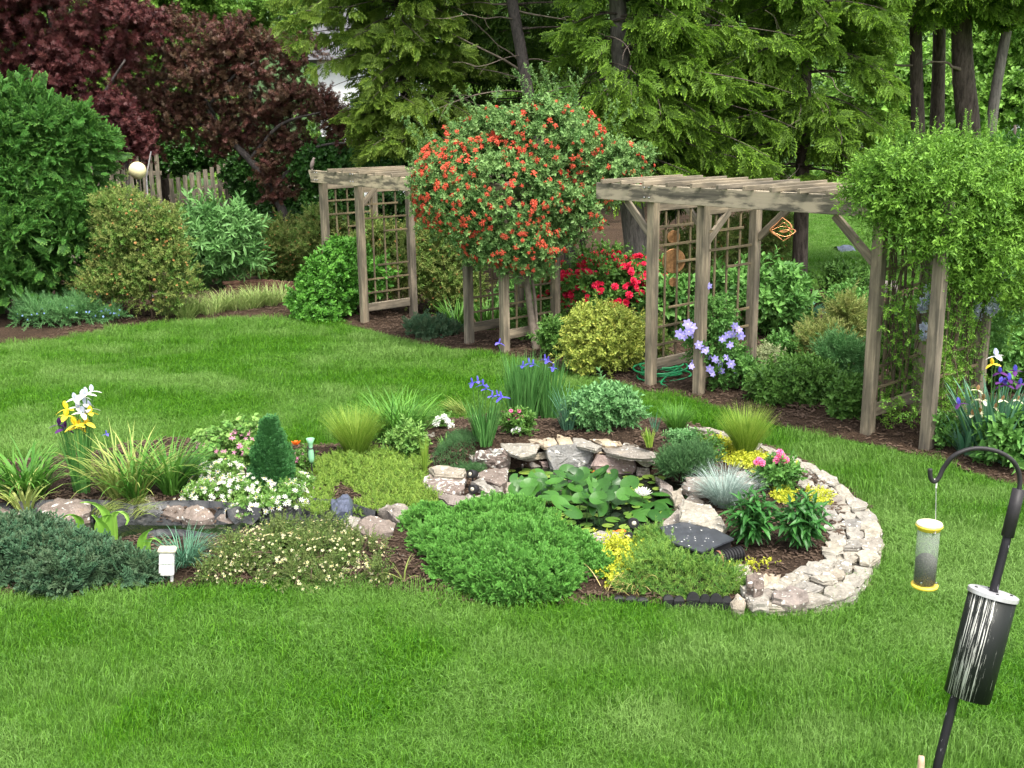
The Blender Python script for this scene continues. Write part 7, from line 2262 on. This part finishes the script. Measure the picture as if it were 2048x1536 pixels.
stemmed(t, g, 'iris_blue', [(945, 766), (956, 763), (966, 770), (972, 778), (984, 792), (995, 790), (1003, 795)], rnd=rr, smin=.7, smax=.9)
t, g, h, rr = blade_plant('siberian_iris', 'tall dense iris clump with violet-blue blooms behind the pond wall', 1058, 842, 708, 72, 620, .013, B_iris, .28, .12, seed=25, clumps=5)
stemmed(t, g, 'iris_blue', [(998, 686), (1045, 732), (1058, 727), (1066, 730), (1095, 722), (1106, 736), (1090, 718)], rnd=rr, smin=.7, smax=.95)
blade_plant('siberian_iris', 'pale flopping iris leaves right of the tall clump', 1135, 858, 775, 32, 90, .013, B_grey, .45, .5, seed=26)
blade_plant('siberian_iris', 'loose pale iris leaves arching left at the rear of the bed', 925, 830, 790, 40, 70, .010, B_yel, 1.0, .9, seed=27, az=3.0)
ishrub('sage_bush', 'grey-green leafy bush right of the tall iris clump', 1212, 785, 868, 72, 'sage', 1500, .95, 46, .32, seed=65)
t, bl, r_ = ishrub('pelargonium', 'small plant with pink blooms on the mulch behind the pond wall', 1035, 838, 872, 24, 'dark', 160, .6, 8, .4, seed=66)
put_flowers(t, 'pinkb', [(at_y(x, y, bl[0][0].y - .05), Vector((0, -1, .7))) for x, y in ((1022, 822), (1038, 822), (1043, 834), (1036, 838), (1018, 838), (1030, 830))], 'flower', .45, .65, rnd=rr)
put_flowers(t, 'whiteb', [(at_y(1027, 862, bl[0][0].y - .1), Vector((0, -1, .7))), (at_y(1036, 858, bl[0][0].y - .1), Vector((0, -1, .7)))], 'white_flower', .55, .7, rnd=rr)
blade_plant('grass_tuft', 'bright green grassy tuft at the back of the bed near the ring wall', 1352, 868, 805, 26, 380, .006, B_day, .6, .5, seed=28)
blade_plant('young_lily', 'small lime leafy tuft above the right end of the pond wall', 1298, 892, 855, 16, 50, .012, B_feather, .4, .3, seed=29)
blade_plant('thin_lily', 'thin upright stems between the sage bush and the bright tuft', 1310, 870, 815, 12, 16, .010, B_grey, .25, .2, seed=30)
ishrub('grey_herb', 'low grey-green herb behind the dark thyme mound', 1360, 868, 898, 32, 'sage', 260, .6, 12, .36, seed=67)
ishrub('thyme_mound', 'dense dark green thyme mound at the right end of the pond wall', 1368, 895, 972, 66, 'thyme', 2600, .95, 60, .22, seed=68, upb=.9, jit=.35, stems=0)
blade_plant('feather_grass', 'tall fine feather grass tuft inside the ring wall', 1490, 912, 812, 30, 1500, .0038, B_feather, .60, .35, seed=31, seg=5)
blade_plant('blue_fescue', 'round tuft of silvery blue fescue beside the pale flat rock', 1448, 1012, 938, 40, 1100, .0035, B_fescue, .95, .8, seed=32, seg=5)
t, bl, r_ = ishrub('phlox', 'small creeping plant with deep pink flowers left of the tall feather grass', 1418, 885, 918, 20, 'dark', 120, .6, 8, .4, seed=69); sflowers(t, 'pinkflower', bl, 60, (.9, 1.4), 1.1, .0)
t, bl, r_ = ishrub('snapdragon', 'leafy plant with bright pink flower heads near the ring wall', 1550, 935, 985, 34, 'mid', 330, .7, 14, .4, seed=70)
put_flowers(t, 'pinkb', [(at_y(x, y, bl[0][0].y - .08), Vector((0, -1, .8))) for x, y in ((1512, 925), (1524, 926), (1518, 920), (1560, 905), (1566, 912), (1556, 916), (1564, 922), (1572, 920), (1552, 922))], 'flower', .5, .8, rnd=rr)
# phlox dots in the feathery cover
t = thing('pink_dianthus', 'few small pink blooms rising in the feathery cover beside the filter box', 'flowers', tuple(GB(1340, 1090))); g = GB(1345, 1095)
stemmed(t, g, 'geran', [(1348, 1062), (1352, 1066), (1357, 1078), (1327, 1082), (1346, 1068)], rnd=rr, smin=.9, smax=1.3, r=.0025)

# two dark-leaved bushy plants with their leaves as single pieces
def big_leaf_mesh(mat, L=.13, W=.038):
    b = MB(); n = 5; vs = []
    for i in range(n + 1):
        t_ = i / n; w = W * math.sin(math.pi * min(.97, .10 + .87 * t_ ** .85)) * .5
        z = -.35 * L * t_ * t_ + .05 * L * math.sin(t_ * 3)
        vs += [(-w, L * t_, z + w * .35), (0, L * t_, z), (w, L * t_, z + w * .35)]
    b.add(vs, [f for i in range(n) for f in ((i * 3, i * 3 + 1, i * 3 + 4, i * 3 + 3), (i * 3 + 1, i * 3 + 2, i * 3 + 5, i * 3 + 4))], 0, .5)
    return b.mesh('leaf', mat)
M_pl = []
for i, (a, c) in enumerate((((.025, .11, .02), (.045, .16, .03)), ((.04, .15, .03), (.07, .22, .045)), ((.018, .085, .02), (.035, .12, .025)))):
    M_pl.append(big_leaf_mesh(leaf_mat('plant leaf %d' % i, a, c, trans=.2, rough=.38, inst=False), .14 - .012 * i, .042 - .004 * i))
for (px, base, top, hw, lab, seed) in ((1510, 1108, 982, 66, 'dark-leaved bushy plant on the left of the pair behind the filter box', 1), (1612, 1115, 985, 66, 'dark-leaved bushy plant on the right of the pair beside the ring wall', 2)):
    rr = random.Random(seed); g = GB(px, base - 6); m = mpp(g.y); Y = g.y + hw * m * .5; h = at_y(px, top, Y).z - g.z; c = Vector((g.x, Y, g.z))
    t = thing('bushy_plant', lab, 'plant', tuple(c), 'dark-leaved bushy plants')
    for k in range(26):
        a = k * 2.4; e = ((k + .5) / 26) ** .6; tip = c + Vector((math.cos(a) * hw * m * .85 * e, math.sin(a) * hw * m * .75 * e, h * (.95 - .45 * e * e)))
        b = MB(); mid = (c + tip) / 2 + UP * (h * .12); b.tube([c, mid, tip], [.006, .005, .003], 4, 0, .5, cap=False); b.build('stem', M_gstem, t)
        for j in range(11):
            u = 1 - j * .075; p = (c * (1 - u) ** 2 + mid * 2 * u * (1 - u) + tip * u * u); a2 = j * 2.4 + k
            d = Vector((math.cos(a2) + (tip.x - c.x) * 2.5, math.sin(a2) + (tip.y - c.y) * 2.5, rr.uniform(-.15, .6) - .25 * j * .1))
            if j < 2: d = Vector((math.cos(a2) * .8, math.sin(a2) * .8, .9))
            Mx = rot_to(d, rr.uniform(-.4, .4)).to_euler()
            place('leaf', rr.choice(M_pl), t, p, Mx, rr.uniform(.7, 1.1) * (.7 if j < 2 else 1))

# ------------------------------------------------------------------ foreground: shepherd's hook, baffle, feeder, stake
FYc = 3.35
def fp(px, py, y=FYc): return at_y(px, py, y)
t = thing('shepherds_hook', 'leaning black iron shepherd hook pole with chipped paint at the right edge', 'pole', tuple(at_y(1850, 1600, 3.2)))
def hookpts(pxs): return [at_y(x, y, yy) for x, y, yy in pxs]
low = hookpts([(1850, 1640, 3.22), (1880, 1510, 3.25), (1908, 1400, 3.28), (1985, 1190, 3.35), (2008, 1100, 3.38), (2030, 1010, 3.40)])
M3 = mpp(3.3)
b = MB(); b.tube(low, [9.5 * M3] * 3 + [9 * M3] * 3, 12); o = b.build('pole', M_pole, t, True)
b = MB(); b.tube([low[4] + (low[5] - low[4]) * .3, low[5] + (low[5] - low[4]) * .35], 13 * M3, 12); b.build('sleeve', M_blackm, t, True)
hk = smooth_poly([tuple(p) for p in hookpts([(2034, 1000, 3.40), (2040, 960, 3.41), (2028, 925, 3.41), (1995, 903, 3.42), (1950, 897, 3.43), (1910, 910, 3.43), (1888, 935, 3.44), (1878, 955, 3.44), (1868, 963, 3.44), (1861, 955, 3.44), (1860, 938, 3.44)])], closed=False, sub=5)
b = MB(); b.tube(hk, 5.0 * M3, 10); b.build('hook', M_blackm, t, True)
# baffle: a cylinder hung on the pole
top = at_y(1986, 1188, 3.35); bot = at_y(1934, 1392, 3.29)
ax = (top - bot); Lb = ax.length; rb = 49 * M3
axn = Vector((top.x - bot.x, top.y - bot.y, top.z - bot.z)).normalized()
t = thing('squirrel_baffle', 'streaked black cylindrical squirrel baffle with a metal lid on the leaning pole', 'baffle', tuple(bot))
rot = axn.to_track_quat('Z', 'Y')
ld = rot.inverted() @ Vector((-.75, -.65, 0)); rot = rot @ Quaternion((0, 0, 1), math.atan2(ld.y, ld.x))
b = MB(); b.lathe([(rb * .93, 0), (rb * .97, .0), (rb, Lb * .5), (rb * 1.0, Lb), (rb * .2, Lb + .001)], 40)
me = b.mesh('drum', M_baffle, smooth_shade=False)
bm = bmesh.new(); bm.from_mesh(me)
for f in bm.faces: f.smooth = len(f.verts) == 4
bm.to_mesh(me); bm.free()
o = place('drum', me, t, bot, rot.to_euler())
b = MB(); b.lathe([(rb * .22, .006), (rb * .25, .009), (rb * 1.0, .009), (rb * 1.06, .006), (rb * 1.06, -.008), (rb * 1.0, -.008)], 40); place('lid', b.mesh('lid', M_galv), t, bot + axn * Lb, rot.to_euler())
for a in (.6, 2.2, 3.8, 5.4):
    b = MB(); b.lathe([(.005, 0), (.005, .003), (0.0005, .004)], 8); place('screw', b.mesh('screw', M_black), t, bot + axn * (Lb + .009) + rot @ Vector((math.cos(a) * rb * .75, math.sin(a) * rb * .75, 0)), rot.to_euler())
# tube feeder
fy = 3.44
def fz(py): return at_y(1860, py, fy).z
tc = at_y(1859, 1048, fy); bc = at_y(1857, 1170, fy); mf = mpp(fy) * .985
t = thing('tube_feeder', 'clear tube bird feeder with yellow lid and base hanging from the hook', 'bird feeder', (tc.x, fy, bc.z))
rT = 23 * mf
b = MB(); b.lathe([(rT, fz(1168)), (rT, fz(1052))], 28, c=(tc.x - .001, fy, 0)); me = b.build('tube', M_tube, t, True)
b = MB(); b.lathe([(.0005, fz(1052) + .020), (rT * .6, fz(1052) + .018), (rT * 1.1, fz(1052) + .012), (rT * 1.2, fz(1052) + .006)], 28, c=(tc.x, fy, 0)); b.build('lid', M_creamp, t, True)
b = MB(); b.lathe([(rT * 1.2, fz(1052) + .0055), (rT * 1.22, fz(1052) + .001), (rT * 1.03, fz(1052) - .004), (rT * 1.03, fz(1052) - .012)], 28, c=(tc.x, fy, 0)); b.build('lid_rim', M_yellowp, t, True)
b = MB(); b.lathe([(rT * .9, fz(1172) - .004), (rT * 1.18, fz(1172) - .001), (rT * 1.22, fz(1172) + .007), (rT * 1.02, fz(1172) + .009)], 28, c=(tc.x, fy, 0)); b.build('base_tray', M_yellowp, t, True)
b = MB(); b.lathe([(rT * .93, fz(1164)), (rT * .93, fz(1118)), (rT * .55, fz(1110)), (.0005, fz(1106))], 20, c=(tc.x - .001, fy, 0)); b.build('seed', M_seed, t, True)
b = MB(); b.tube([at_y(1871, 962, fy), at_y(1872, 985, fy), at_y(1871, 1048, fy)], .0014, 5); b.tube([at_y(1871, 1052, fy), at_y(1871, 1068, fy - .06)], .0012, 4); b.build('hanging_wire', M_galv, t)
b = MB(); b.tube([at_y(1869, 958, fy), at_y(1873, 966, fy), at_y(1872, 976, fy)], .003, 6); b.build('hook_ring', M_whitep, t)
for x, y in ((1868, 1067), (1842, 1166), (1872, 1166)):
    b = MB(); b.lathe([(.004, 0), (.004, .003), (.0005, .004)], 8, M=Matrix.Translation(at_y(x, y, fy - rT * 1.02)) @ Matrix.Rotation(R(90), 4, 'X')); b.build('screw', M_brass, t)
# wooden stake
p = at_y(1843, 1512, 3.25); q = at_y(1836, 1640, 3.2)
b = MB(); b.tube([q, q + (p - q) * .9, p], [8 * M3, 7.5 * M3, 6 * M3], 10)
tag(b.build('wooden_stake', plain('stake wood', (.42, .30, .20), .8, var=.3, scale=30), None, True), 'short round wooden stake beside the foot of the leaning pole', 'stake')
